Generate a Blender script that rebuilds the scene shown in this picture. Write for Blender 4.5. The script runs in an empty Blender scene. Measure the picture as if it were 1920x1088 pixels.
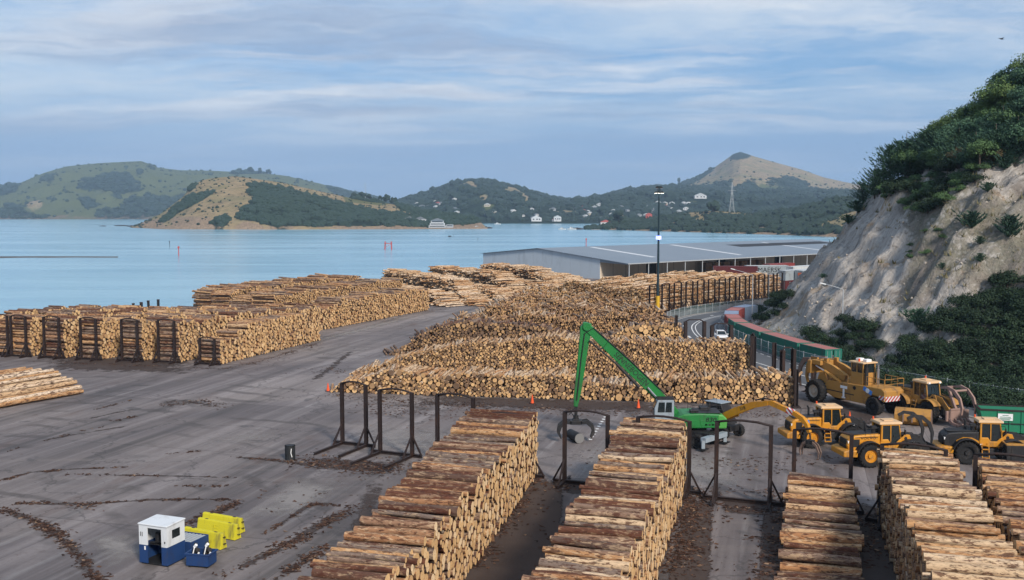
import bpy, math, random
import numpy as np
from mathutils import Vector, Matrix, noise as mnoise
random.seed(7); RNG = np.random.default_rng(7)
SC = bpy.context.scene
COL = SC.collection
R = math.radians

# ------------------------------------------------------------------ camera
CAMZ, FPX, HOR = 20.2, 1867.0, 399.0
PITCH = math.atan((544 - HOR) / FPX)
cam = bpy.data.cameras.new('camera'); cam.lens = 35.0; cam.sensor_width = 36.0
cam.clip_start = 0.5; cam.clip_end = 40000
camo = bpy.data.objects.new('camera', cam); COL.objects.link(camo)
camo.location = (0, 0, CAMZ); camo.rotation_euler = (math.pi/2 - PITCH, 0, 0)
SC.camera = camo
cp, sp = math.cos(PITCH), math.sin(PITCH)
def ray(px, py):
    a = (px - 960) / FPX; b = (544 - py) / FPX
    return (a, cp + b*sp, -sp + b*cp)
def P(px, py, z=0.0):
    """ground position of a measured photo point at height z"""
    d = ray(px, py); t = (z - CAMZ) / d[2]
    return (d[0]*t, d[1]*t)
def AT(px, py, Y):
    d = ray(px, py); t = Y / d[1]
    return (d[0]*t, Y, CAMZ + d[2]*t)
def to_px(x, y, z):
    dz = z - CAMZ; f = y*cp - dz*sp; u = y*sp + dz*cp
    return 960 + FPX*x/f, 544 - FPX*u/f

# ------------------------------------------------------------------ nodes
def hexc(r, g, b):
    f = lambda c: (c/255/12.92) if c/255 <= .04045 else ((c/255+.055)/1.055)**2.4
    return (f(r), f(g), f(b), 1)
class NG:
    def __init__(s, tree): s.t = tree; s.n = tree.nodes; s.l = tree.links
    def add(s, typ, **kw):
        n = s.n.new(typ)
        for k, v in kw.items(): setattr(n, k, v)
        return n
    def put(s, sock, v):
        if v is None: return
        if isinstance(v, bpy.types.NodeSocket): s.l.new(v, sock)
        elif isinstance(v, (tuple, list)) and len(v) == 3 and sock.type == 'RGBA': sock.default_value = (*v, 1)
        elif isinstance(v, (tuple, list)) and len(v) == 4 and sock.type == 'VECTOR': sock.default_value = v[:3]
        else: sock.default_value = v
    def math(s, op, a, b=None, clamp=False):
        n = s.add('ShaderNodeMath', operation=op, use_clamp=clamp); s.put(n.inputs[0], a); s.put(n.inputs[1], b); return n.outputs[0]
    def vmath(s, op, a, b=None):
        n = s.add('ShaderNodeVectorMath', operation=op); s.put(n.inputs[0], a); s.put(n.inputs[1], b); return n.outputs[0]
    def noise(s, vec, scale=5, detail=4, rough=.55, dist=0, out='Fac'):
        n = s.add('ShaderNodeTexNoise'); s.put(n.inputs['Vector'], vec); n.inputs['Scale'].default_value = scale
        n.inputs['Detail'].default_value = detail; n.inputs['Roughness'].default_value = rough; n.inputs['Distortion'].default_value = dist
        return n.outputs[out]
    def ramp(s, fac, stops, interp='LINEAR'):
        n = s.add('ShaderNodeValToRGB'); n.color_ramp.interpolation = interp; e = n.color_ramp.elements
        while len(e) < len(stops): e.new(.5)
        for i, (p, c) in enumerate(stops):
            e[i].position = p; e[i].color = c if len(c) == 4 else (*c, 1)
        s.put(n.inputs[0], fac); return n.outputs[0]
    def step(s, fac, lo, hi):
        n = s.add('ShaderNodeMapRange'); s.put(n.inputs[0], fac); n.inputs[1].default_value = lo; n.inputs[2].default_value = hi
        n.interpolation_type = 'SMOOTHSTEP'; return n.outputs[0]
    def mix(s, fac, a, b, mode='MIX'):
        n = s.add('ShaderNodeMix', data_type='RGBA', blend_type=mode); s.put(n.inputs[0], fac); s.put(n.inputs[6], a); s.put(n.inputs[7], b); return n.outputs[2]
    def mapping(s, vec, scale=(1, 1, 1), rot=(0, 0, 0), loc=(0, 0, 0)):
        n = s.add('ShaderNodeMapping'); s.put(n.inputs[0], vec); n.inputs[1].default_value = loc; n.inputs[2].default_value = rot; n.inputs[3].default_value = scale; return n.outputs[0]
    def attr(s, name, out='Fac'):
        n = s.add('ShaderNodeAttribute', attribute_name=name); return n.outputs[out]
    def coord(s, which='Object'): return s.add('ShaderNodeTexCoord').outputs[which]
    def pos(s): return s.add('ShaderNodeNewGeometry').outputs['Position']
    def rand(s): return s.add('ShaderNodeObjectInfo').outputs['Random']
    def bump(s, h, strength=.3, dist=.05):
        n = s.add('ShaderNodeBump'); s.put(n.inputs['Height'], h); n.inputs['Strength'].default_value = strength; n.inputs['Distance'].default_value = dist; return n.outputs[0]
MATS = {}
def newmat(name):
    m = bpy.data.materials.new(name); m.use_nodes = True; g = NG(m.node_tree)
    b = g.n['Principled BSDF']; MATS[name] = m
    return m, g, b
def setb(g, b, color=None, rough=None, metal=None, normal=None, spec=None):
    g.put(b.inputs['Base Color'], color); g.put(b.inputs['Roughness'], rough); g.put(b.inputs['Metallic'], metal)
    g.put(b.inputs['Normal'], normal); g.put(b.inputs['Specular IOR Level'], spec)
def paint(name, c, dirt=(.10, .07, .05), amt=.5, rough=.45, metal=0, scale=1.6, bump=.15, c2=None, spec=.4):
    """painted or bare surface with worn, dirty patches"""
    m, g, b = newmat(name)
    co = g.coord('Object')
    n1 = g.noise(g.mapping(co, (1, 1, .4)), scale, 7, .7, .4); n2 = g.noise(co, scale*6, 5, .65)
    col = c
    if c2: col = g.mix(g.step(n2, .4, .62), c, c2)
    d = g.math('MULTIPLY', g.step(n1, .5, .72), amt)
    col = g.mix(d, col, dirt)
    col = g.mix(g.math('MULTIPLY', g.step(n2, .6, .75), amt*.6), col, dirt)
    rr = g.math('ADD', rough, g.math('MULTIPLY', n1, .2))
    setb(g, b, col, rr, metal, g.bump(n2, bump, .02), spec)
    return m

# ------------------------------------------------------------------ mesh builder
class MB:
    def __init__(s): s.v = []; s.f = []; s.m = []
    def add(s, vs, fs, mi=0):
        o = len(s.v); s.v += [tuple(v) for v in vs]; s.f += [tuple(i+o for i in f) for f in fs]; s.m += [mi]*len(fs); return s
    def box(s, c, size, rz=0, mi=0, ry=0, rx=0, taper=(1, 1)):
        x, y, z = size[0]/2, size[1]/2, size[2]/2; tx, ty = taper
        vs = [Vector(p) for p in ((-x,-y,-z),(x,-y,-z),(x,y,-z),(-x,y,-z),(-x*tx,-y*ty,z),(x*tx,-y*ty,z),(x*tx,y*ty,z),(-x*tx,y*ty,z))]
        if rz or ry or rx:
            M = Matrix.Rotation(rz, 3, 'Z') @ Matrix.Rotation(ry, 3, 'Y') @ Matrix.Rotation(rx, 3, 'X'); vs = [M @ v for v in vs]
        c = Vector(c); vs = [v + c for v in vs]
        return s.add(vs, [(0,3,2,1),(4,5,6,7),(0,1,5,4),(1,2,6,5),(2,3,7,6),(3,0,4,7)], mi)
    def bar(s, a, b, w, h=None, mi=0, up=(0, 0, 1)):
        """rectangular bar from a to b"""
        h = h or w; a, b = Vector(a), Vector(b); d = (b-a).normalized(); u = Vector(up)
        if abs(d.dot(u)) > .98: u = Vector((1, 0, 0))
        sd = d.cross(u).normalized(); u = sd.cross(d)
        vs = [p + sd*x*w/2 + u*z*h/2 for p in (a, b) for x, z in ((-1,-1),(1,-1),(1,1),(-1,1))]
        return s.add(vs, [(0,1,2,3),(7,6,5,4),(0,4,5,1),(1,5,6,2),(2,6,7,3),(3,7,4,0)], mi)
    def ibeam(s, a, b, w, h, t=.03, mi=0, up=(0, 1, 0)):
        a, b = Vector(a), Vector(b); d = (b-a).normalized(); u = Vector(up)
        if abs(d.dot(u)) > .98: u = Vector((1, 0, 0))
        sd = d.cross(u).normalized(); u = sd.cross(d)
        s.bar(a, b, t, h-2*t, mi, u); 
        for k in (-1, 1): s.bar(a + u*k*(h/2-t/2), b + u*k*(h/2-t/2), w, t, mi, u)
        return s
    def cyl(s, a, b, r, r2=None, n=12, mi=0, caps=True, mcap=None):
        r2 = r if r2 is None else r2; a, b = Vector(a), Vector(b); d = (b-a).normalized()
        u = d.orthogonal().normalized(); w = d.cross(u)
        ring = lambda c, q: [c + (u*math.cos(t) + w*math.sin(t))*q for t in (2*math.pi*i/n for i in range(n))]
        s.add(ring(a, r) + ring(b, r2), [(i, (i+1) % n, n+(i+1) % n, n+i) for i in range(n)], mi)
        if caps:
            mc = mi if mcap is None else mcap
            s.add(ring(a, r), [tuple(range(n-1, -1, -1))], mc); s.add(ring(b, r2), [tuple(range(n))], mc)
        return s
    def tube(s, pts, r, n=8, mi=0):
        """swept round tube through the points; r one number or one per point"""
        pts = [Vector(p) for p in pts]; rs = r if isinstance(r, (list, tuple)) else [r]*len(pts); vs = []; fs = []
        prev = None
        for i, p in enumerate(pts):
            d = (pts[min(i+1, len(pts)-1)] - pts[max(i-1, 0)]).normalized()
            u = d.orthogonal().normalized() if prev is None else (prev - d*prev.dot(d)).normalized()
            prev = u; w = d.cross(u)
            vs += [p + (u*math.cos(t) + w*math.sin(t))*rs[i] for t in (2*math.pi*k/n for k in range(n))]
        for i in range(len(pts)-1):
            fs += [(i*n+k, i*n+(k+1) % n, (i+1)*n+(k+1) % n, (i+1)*n+k) for k in range(n)]
        fs += [tuple(range(n-1, -1, -1)), tuple((len(pts)-1)*n+k for k in range(n))]
        return s.add(vs, fs, mi)
    def ribbon(s, pts, w, t, mi=0, side=(0, 1, 0)):
        """swept box section: width w along 'side', thickness t (number or list)"""
        pts = [Vector(p) for p in pts]; sd = Vector(side).normalized(); ts = t if isinstance(t, (list, tuple)) else [t]*len(pts); vs = []; fs = []
        for i, p in enumerate(pts):
            d = (pts[min(i+1, len(pts)-1)] - pts[max(i-1, 0)]).normalized(); u = sd.cross(d).normalized()
            vs += [p + sd*w/2*x + u*ts[i]/2*z for x, z in ((-1,-1),(1,-1),(1,1),(-1,1))]
        for i in range(len(pts)-1):
            for k in range(4): fs.append((i*4+k, i*4+(k+1) % 4, (i+1)*4+(k+1) % 4, (i+1)*4+k))
        n = len(pts)-1; fs += [(3, 2, 1, 0), (n*4, n*4+1, n*4+2, n*4+3)]
        return s.add(vs, fs, mi)
    def prism(s, poly, y0, y1, mi=0, inset=0):
        """side profile in x,z extruded across y (ends optionally drawn in)"""
        n = len(poly); cx = sum(p[0] for p in poly)/n; cz = sum(p[1] for p in poly)/n
        k = 1-inset
        vs = [(x, y0, z) for x, z in poly] + [(x, y1, z) for x, z in poly]
        area = sum(poly[i][0]*poly[(i+1) % n][1]-poly[(i+1) % n][0]*poly[i][1] for i in range(n))
        fs = [(i, (i+1) % n, n+(i+1) % n, n+i) for i in range(n)]
        caps = [tuple(range(n-1, -1, -1)), tuple(range(n, 2*n))]
        if area > 0: fs = [f[::-1] for f in fs]; caps = [c[::-1] for c in caps]
        fs = [f[::-1] for f in fs]; caps = [c[::-1] for c in caps]
        if (y1 < y0): fs = [f[::-1] for f in fs]; caps = [c[::-1] for c in caps]
        return s.add(vs, fs + caps, mi)
    def loft(s, rings, mi=0, caps=True):
        n = len(rings[0]); vs = [v for r in rings for v in r]; fs = []
        for i in range(len(rings)-1): fs += [(i*n+k, i*n+(k+1) % n, (i+1)*n+(k+1) % n, (i+1)*n+k) for k in range(n)]
        if caps: fs += [tuple(range(n-1, -1, -1)), tuple((len(rings)-1)*n+k for k in range(n))]
        return s.add(vs, fs, mi)
    def mesh(s, name, mats, smooth=False):
        me = bpy.data.meshes.new(name); me.from_pydata(s.v, [], s.f)
        for m in (mats if isinstance(mats, (list, tuple)) else [mats]): me.materials.append(MATS[m] if isinstance(m, str) else m)
        me.polygons.foreach_set('material_index', s.m)
        if smooth: me.polygons.foreach_set('use_smooth', [True]*len(s.f))
        me.update(); return me
    def build(s, name, mats, parent=None, smooth=False, bevel=0, auto=None, loc=None, rz=0):
        o = bpy.data.objects.new(name, s.mesh(name, mats, smooth)); COL.objects.link(o)
        if parent is not None: o.parent = parent
        if loc is not None: o.location = loc
        if rz: o.rotation_euler = (0, 0, rz)
        if bevel:
            b = o.modifiers.new('bevel', 'BEVEL'); b.width = bevel; b.segments = 2; b.limit_method = 'ANGLE'; b.angle_limit = R(35)
        return o
def empty(name, loc=(0, 0, 0), rz=0):
    o = bpy.data.objects.new(name, None); COL.objects.link(o); o.location = loc; o.rotation_euler = (0, 0, rz); o.empty_display_size = .5
    return o
def tag(o, label, cat, group=None, kind=None):
    if label: o['label'] = label
    if cat: o['category'] = cat
    if group: o['group'] = group
    if kind: o['kind'] = kind
    return o
def copy_tree(o, parent=None):
    c = o.copy(); COL.objects.link(c); c.parent = parent
    for ch in KIDS(o): copy_tree(ch, c)
    return c
def KIDS(o): return [c for c in o.children]
def lettering(name, text, mat, parent, loc, rot, size, depth=.006, align='CENTER', xs=1.0, basis=None, shear=0):
    """raised letters as a plain mesh"""
    cu = bpy.data.curves.new(name, 'FONT'); cu.body = text; cu.size = size; cu.extrude = depth; cu.align_x = align; cu.align_y = 'CENTER'; cu.resolution_u = 3; cu.shear = shear
    t = bpy.data.objects.new('text_source', cu); COL.objects.link(t); bpy.context.view_layer.update()
    me = bpy.data.meshes.new_from_object(t.evaluated_get(bpy.context.evaluated_depsgraph_get())); me.name = name
    bpy.data.objects.remove(t); bpy.data.curves.remove(cu); me.materials.clear(); me.materials.append(MATS[mat])
    o = bpy.data.objects.new(name, me); COL.objects.link(o); o.parent = parent
    if basis is not None: o.matrix_basis = basis
    else: o.location = loc; o.rotation_euler = rot; o.scale = (xs, 1, 1)
    return o
def facing(loc, xdir, nrm, sx=1.0):
    """matrix that lays letters on a face: reading direction xdir, facing nrm"""
    x = Vector(xdir).normalized(); n = Vector(nrm).normalized(); y = n.cross(x)
    M = Matrix((x*sx, y, n)).transposed().to_4x4(); M.translation = Vector(loc); return M
def npmesh(name, verts, quads, mats, attrs=None, smooth=True, mi=None, ngons=None):
    """big mesh from numpy arrays (faces all of one size, plus optional second block)"""
    me = bpy.data.meshes.new(name); blocks = [quads] + ([ngons] if ngons is not None else [])
    nv = len(verts); me.vertices.add(nv); me.vertices.foreach_set('co', np.ascontiguousarray(verts, np.float32).ravel())
    nl = sum(b.size for b in blocks); nf = sum(len(b) for b in blocks)
    me.loops.add(nl); me.loops.foreach_set('vertex_index', np.concatenate([b.ravel() for b in blocks]).astype(np.int32))
    me.polygons.add(nf)
    tot = np.concatenate([np.full(len(b), b.shape[1], np.int32) for b in blocks]); st = np.concatenate([[0], np.cumsum(tot)[:-1]]).astype(np.int32)
    me.polygons.foreach_set('loop_start', st)
    sm = np.concatenate([np.full(len(b), (i == 0) and smooth, bool) for i, b in enumerate(blocks)]); me.polygons.foreach_set('use_smooth', sm)
    for m in mats: me.materials.append(MATS[m])
    if mi is not None: me.polygons.foreach_set('material_index', np.ascontiguousarray(mi, np.int32))
    for k, (typ, arr) in (attrs or {}).items():
        a = me.attributes.new(k, typ, 'POINT'); a.data.foreach_set('vector' if typ == 'FLOAT_VECTOR' else 'value', np.ascontiguousarray(arr, np.float32).ravel())
    me.update(calc_edges=True); me.validate(); return me
def link(name, me, parent=None):
    o = bpy.data.objects.new(name, me); COL.objects.link(o); o.parent = parent; return o

# ------------------------------------------------------------------ light and sky
SC.view_settings.view_transform = 'Standard'; SC.view_settings.look = 'None'; SC.view_settings.exposure = 0.60; SC.view_settings.gamma = 1.0
try: SC.view_settings.use_curve_mapping = False
except Exception: pass
SUN_EL, SUN_AZ = R(34), R(152)          # azimuth measured from +Y towards +X
sd = Vector((math.sin(SUN_AZ)*math.cos(SUN_EL), math.cos(SUN_AZ)*math.cos(SUN_EL), math.sin(SUN_EL)))
sl = bpy.data.lights.new('sun', 'SUN'); sl.energy = 2.9; sl.angle = R(9); sl.color = (1, .90, .79)
so = bpy.data.objects.new('sun', sl); COL.objects.link(so); so.rotation_euler = (-sd).to_track_quat('-Z', 'Y').to_euler(); so.location = (60, -80, 90)
W = bpy.data.worlds.new('World'); SC.world = W; W.use_nodes = True
g = NG(W.node_tree); bg = g.n['Background']
sky = g.add('ShaderNodeTexSky', sky_type='NISHITA', sun_disc=False, sun_elevation=SUN_EL, sun_rotation=SUN_AZ, air_density=1.0, dust_density=1.2, ozone_density=2.5)
dirv = g.coord('Generated')
sx = g.add('ShaderNodeSeparateXYZ'); g.put(sx.inputs[0], dirv)
el = g.math('MAXIMUM', sx.outputs[2], 0.0)
den = g.math('ADD', el, .10)
pl = g.add('ShaderNodeCombineXYZ'); g.put(pl.inputs[0], g.math('DIVIDE', sx.outputs[0], den)); g.put(pl.inputs[1], g.math('DIVIDE', sx.outputs[1], den))
pv = pl.outputs[0]
warp = g.noise(pv, .9, 3, .5, out='Color')
sc_ = g.add('ShaderNodeVectorMath', operation='SCALE'); g.put(sc_.inputs[0], g.vmath('SUBTRACT', warp, (.5, .5, .5))); sc_.inputs['Scale'].default_value = .55
pw = g.vmath('ADD', pv, sc_.outputs[0])
K = 1/0.10/2**.60
T = lambda r, g_, b_: tuple(x*K for x in hexc(r, g_, b_)[:3])
skyc = g.mix(.55, g.vmath('MULTIPLY', sky.outputs[0], (.62, .74, .86)), T(128, 172, 220))
# thin high cloud: wide pale veils, broken white wisps, lavender banks; a hazy blue band low down
wp = g.noise(pv, 2.4, 4, .6, out='Color'); s2 = g.add('ShaderNodeVectorMath', operation='SCALE'); g.put(s2.inputs[0], g.vmath('SUBTRACT', wp, (.5, .5, .5))); s2.inputs['Scale'].default_value = .35
pq = g.vmath('ADD', pw, s2.outputs[0])
veil = g.step(g.noise(g.mapping(pq, (.30, .50, 1), (0, 0, R(14)), (2.6, .4, 0)), 1.0, 7, .60), .36, .66)
wisp = g.step(g.noise(g.mapping(pq, (.55, 1.5, 1), (0, 0, R(-16)), (7.9, 4.2, 0)), 1.0, 6, .56), .44, .72)
wisp2 = g.step(g.noise(g.mapping(pq, (1.1, 3.2, 1), (0, 0, R(10)), (1.9, 8.2, 0)), 1.0, 6, .58), .50, .76)
dark = g.step(g.noise(g.mapping(pq, (.40, 1.3, 1), (0, 0, R(5)), (1.3, 9.2, 0)), 1.0, 8, .60), .47, .70)
hi = g.step(el, .055, .13); low = g.step(el, .150, .05)
c = g.mix(g.math('MULTIPLY', low, .90), skyc, T(146, 177, 216))
c = g.mix(g.math('MULTIPLY', veil, g.math('ADD', g.math('MULTIPLY', hi, .80), .10)), c, T(214, 227, 240))
c = g.mix(g.math('MULTIPLY', wisp, g.math('ADD', g.math('MULTIPLY', hi, .75), .12)), c, T(243, 245, 248))
c = g.mix(g.math('MULTIPLY', dark, g.math('ADD', g.math('MULTIPLY', hi, .55), .25)), c, T(154, 173, 203))
c = g.mix(g.math('MULTIPLY', wisp2, g.math('MULTIPLY', hi, .38)), c, T(236, 234, 236))
g.put(bg.inputs[0], c); bg.inputs[1].default_value = .10
# ------------------------------------------------------------------ materials of the setting
m, g, b = newmat('water')
po = g.pos()
sxyz = g.add('ShaderNodeSeparateXYZ'); g.put(sxyz.inputs[0], po)
w1 = g.noise(g.mapping(po, (.22, .55, 1), (0, 0, R(8))), 1.0, 5, .6)
w2 = g.noise(g.mapping(po, (.9, 1.6, 1), (0, 0, R(-12))), 1.0, 3, .6)
big = g.noise(g.mapping(po, (.004, .016, 1), (0, 0, R(4))), 1.0, 5, .6)
hgt = g.math('ADD', g.math('MULTIPLY', w1, 1.0), g.math('MULTIPLY', w2, .35))
bp = g.add('ShaderNodeBump'); g.put(bp.inputs['Height'], hgt); bp.inputs['Distance'].default_value = .30
g.put(bp.inputs['Strength'], g.math('ADD', .30, g.math('MULTIPLY', g.step(big, .42, .62), .65)))
setb(g, b, g.mix(g.step(big, .35, .65), (.17, .40, .53), (.28, .50, .62)), g.math('ADD', .10, g.math('MULTIPLY', big, .12)), 0, bp.outputs[0], .5)
b.inputs['IOR'].default_value = 1.42

m, g, b = newmat('yard')
po = g.pos()
rot = g.mapping(po, (1, 1, 1), (0, 0, R(16)))
st = g.noise(g.mapping(rot, (.42, .020, 1)), 1.0, 8, .62, .6)
st2 = g.noise(g.mapping(rot, (1.6, .05, 1)), 1.0, 5, .6, .4)
st3 = g.noise(g.mapping(po, (.03, .30, 1), (0, 0, R(-14))), 1.0, 5, .6, .8)
bigp = g.noise(g.mapping(po, (1, 1, 1), (0, 0, 0), (5.3, 2.2, 0)), .035, 5, .55, .5)
fine = g.noise(po, 3.2, 7, .72)
spk = g.noise(po, 22, 3, .6)
col = g.ramp(bigp, [(.30, (.088, .074, .074)), (.47, (.134, .114, .112)), (.62, (.20, .172, .162)), (.78, (.27, .228, .205))])
col = g.mix(g.math('MULTIPLY', g.step(st, .48, .68), .50), col, (.32, .285, .275))
col = g.mix(g.math('MULTIPLY', g.step(st2, .52, .72), .34), col, (.32, .305, .30))
col = g.mix(g.math('MULTIPLY', g.step(st, .49, .32), .70), col, (.058, .051, .049))
col = g.mix(g.math('MULTIPLY', g.step(st3, .50, .72), .40), col, (.24, .205, .185))
# slabs laid at different times, with open joints
vo = g.add('ShaderNodeTexBrick'); g.put(vo.inputs['Vector'], g.mapping(rot, (.060, .026, 1), (0, 0, 0), (.3, .1, 0))); vo.inputs['Color1'].default_value = (.28, .28, .28, 1); vo.inputs['Color2'].default_value = (.62, .62, .62, 1); vo.inputs['Mortar'].default_value = (0, 0, 0, 1); vo.inputs['Scale'].default_value = 1.0; vo.inputs['Mortar Size'].default_value = .0022; vo.inputs['Brick Width'].default_value = 1.0; vo.inputs['Row Height'].default_value = .5; vo.offset = .37
col = g.mix(.45, col, vo.outputs['Color'], 'SOFT_LIGHT')
# cracks and repaired seams
vc = g.add('ShaderNodeTexVoronoi', feature='DISTANCE_TO_EDGE'); wc = g.add('ShaderNodeVectorMath', operation='SCALE'); g.put(wc.inputs[0], g.noise(po, .35, 5, .65, out='Color')); wc.inputs['Scale'].default_value = 5.0
g.put(vc.inputs['Vector'], g.vmath('ADD', po, wc.outputs[0])); vc.inputs['Scale'].default_value = .075
col = g.mix(g.math('MULTIPLY', g.step(vc.outputs['Distance'], .012, .003), .55), col, (.045, .04, .038))
oil = g.step(g.noise(g.mapping(po, (1, 1, 1), (0, 0, 0), (31, 7, 0)), .28, 3, .5, .3), .66, .72); col = g.mix(g.math('MULTIPLY', oil, .6), col, (.045, .042, .042))
# curved tyre sweeps
wv = g.add('ShaderNodeTexWave', wave_type='RINGS', rings_direction='Z'); g.put(wv.inputs['Vector'], g.mapping(po, (.05, .05, 1), (0, 0, 0), (2.4, -2.2, 0))); wv.inputs['Scale'].default_value = 1.6; wv.inputs['Distortion'].default_value = 5; wv.inputs['Detail'].default_value = 5; wv.inputs['Detail Scale'].default_value = 1.4
tm = g.math('MULTIPLY', g.step(wv.outputs['Fac'], .72, .98), g.step(g.noise(po, .12, 5, .65), .46, .62))
col = g.mix(g.math('MULTIPLY', tm, .62), col, (.060, .050, .046))
mud = g.step(g.noise(g.mapping(rot, (.5, .13, 1), (0, 0, 0), (9, 3, 0)), .55, 8, .7), .55, .74)
col = g.mix(g.math('MULTIPLY', mud, .72), col, (.100, .058, .042))
col = g.mix(g.math('MULTIPLY', g.step(g.noise(po, .9, 6, .7, 1.2), .60, .70), .5), col, (.075, .045, .034))
col = g.mix(g.math('MULTIPLY', g.step(fine, .44, .74), .35), col, (.085, .066, .056))
col = g.mix(g.math('MULTIPLY', g.step(spk, .55, .8), .30), col, (.30, .28, .26))
setb(g, b, col, g.math('ADD', .50, g.math('MULTIPLY', bigp, .45)), 0, g.bump(g.math('ADD', fine, g.math('MULTIPLY', spk, .4)), .35, .04), .35)

m, g, b = newmat('road')
po = g.pos(); n1 = g.noise(po, .25, 5, .6); n2 = g.noise(po, 9, 4, .7)
col = g.mix(n1, (.060, .064, .072), (.105, .108, .115)); col = g.mix(g.math('MULTIPLY', g.step(n2, .5, .8), .4), col, (.15, .15, .15))
setb(g, b, col, .75, 0, g.bump(n2, .2, .01))
paint('road_paint', (.68, .68, .66), (.25, .24, .23), .5, .6, scale=.8)
paint('kerb_stone', (.26, .25, .24), (.1, .09, .08), .5, .85, scale=.6)
paint('sand', (.085, .075, .065), (.05, .045, .04), .6, .9, scale=.02)

def hillmat(name, grass, dry, bush, rock, sc=1.0):
    """grass / dry grass / bush / bare rock mixed by the terrain's own cover attributes"""
    m, g, b = newmat(name)
    po = g.pos(); n1 = g.noise(po, .008*sc, 7, .65); n2 = g.noise(po, .03*sc, 7, .72); n3 = g.noise(po, .16*sc, 5, .75)
    fine = g.math('SUBTRACT', n2, .5)
    def edge(a, k=1.3, lo=.42, hi=.58): return g.step(g.math('ADD', g.attr(a), g.math('MULTIPLY', fine, k)), lo, hi)
    gr = g.mix(n1, grass, tuple(x*.62 for x in grass)); gr = g.mix(g.step(n3, .5, .75), gr, tuple(x*1.35 for x in grass))
    dr = g.mix(g.step(n2, .35, .7), tuple(x*1.2 for x in dry), tuple(x*.6 for x in dry)); dr = g.mix(g.math('MULTIPLY', g.step(n1, .45, .65), .5), dr, tuple(x*1.2 for x in grass)); dr = g.mix(g.math('MULTIPLY', g.step(n3, .55, .8), .5), dr, (.12, .095, .06))
    bu = g.mix(g.step(n3, .35, .65), tuple(x*.45 for x in bush), bush); bu = g.mix(g.step(n2, .5, .7), bu, tuple(x*1.5 for x in bush))
    ro = g.mix(g.step(n3, .35, .65), rock, tuple(x*.45 for x in rock))
    c = g.mix(edge('dry'), gr, dr); c = g.mix(edge('bush'), c, bu); c = g.mix(edge('rock', .9), c, ro)
    setb(g, b, c, .95, 0, g.bump(g.math('ADD', n2, g.math('MULTIPLY', n3, .6)), .8, 4/sc), .1)
hillmat('hill_far', (.105, .125, .050), (.27, .205, .125), (.018, .034, .022), (.22, .17, .12), 1.0)
hillmat('hill_island', (.13, .135, .055), (.27, .205, .115), (.016, .030, .016), (.34, .25, .17), 2.2)

def foliage(name, c1, c2, c3=None, trans=0):
    m, g, b = newmat(name)
    n = g.noise(g.coord('Object'), .9, 4, .6); n2 = g.noise(g.pos(), 5, 3, .6); rd = g.rand()
    col = g.mix(g.step(n, .35, .65), c1, c2); col = g.mix(g.math('MULTIPLY', n2, .5), col, tuple(x*1.6 for x in c2))
    col = g.mix(g.math('MULTIPLY', rd, .45), col, c3 or tuple(x*.6 for x in c1))
    setb(g, b, col, .75, 0, None, .25)
foliage('leaf_dark', (.032, .074, .048), (.072, .138, .070), (.026, .058, .044))
foliage('leaf_mid', (0.037, 0.078, 0.031), (0.082, 0.145, 0.051), (0.034, 0.061, 0.041))
foliage('leaf_light', (0.061, 0.115, 0.032), (0.115, 0.176, 0.054), (0.068, 0.101, 0.038))
foliage('needle', (0.020, 0.054, 0.034), (0.041, 0.088, 0.051), (0.024, 0.051, 0.041))
foliage('leaf_brown', (0.065, 0.055, 0.029), (0.111, 0.081, 0.039), (0.039, 0.046, 0.026))
foliage('leaf_far', (.013, .027, .020), (.023, .042, .026), (.010, .021, .018))
foliage('dry_tuft', (.10, .095, .045), (.20, .165, .085), (.08, .09, .04))
foliage('leaf_thicket', (.012, .026, .014), (.026, .050, .022), (.010, .020, .014))
paint('bark_wood', (.075, .058, .045), (.04, .03, .025), .6, .9, scale=4)

m, g, b = newmat('haze_air')
g.n.remove(b)
pvn = g.add('ShaderNodeVolumePrincipled'); pvn.inputs['Color'].default_value = (.52, .74, 1.0, 1); pvn.inputs['Density'].default_value = 9.5e-5
g.put(g.n['Material Output'].inputs['Volume'], pvn.outputs[0])

# ------------------------------------------------------------------ water, yard, road
WZ = -3.0
me = MB().add([(-6000, -300, WZ), (6000, -300, WZ), (6000, 9000, WZ), (-6000, 9000, WZ)], [(0, 1, 2, 3)]).build('water', 'water')
tag(me, None, None, kind='structure')
QUAY = [(-400, -60), (-400, 40), (-170, 128), (-98, 170), (-66, 210), (-52, 252), (-42, 278), (-27, 328), (-18, 354), (60, 432), (170, 520), (420, 520), (420, -60)]
n = len(QUAY)
vs = [(x, y, 0) for x, y in QUAY] + [(x, y, -7) for x, y in QUAY]
mb = MB().add(vs, [tuple(range(n-1, -1, -1))] + [(i, (i+1) % n, n+(i+1) % n, n+i) for i in range(n)])
yard = mb.build('ground', 'yard'); tag(yard, None, None, kind='structure')
def catmull(pts, k=10):
    out = []
    for i in range(len(pts)-1):
        p0, p1, p2, p3 = (np.array(pts[max(i-1, 0)]), np.array(pts[i]), np.array(pts[i+1]), np.array(pts[min(i+2, len(pts)-1)]))
        for t in np.linspace(0, 1, k, endpoint=False):
            out.append(.5*((2*p1) + (-p0+p2)*t + (2*p0-5*p1+4*p2-p3)*t*t + (-p0+3*p1-3*p2+p3)*t**3))
    out.append(np.array(pts[-1])); return np.array(out)
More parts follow.
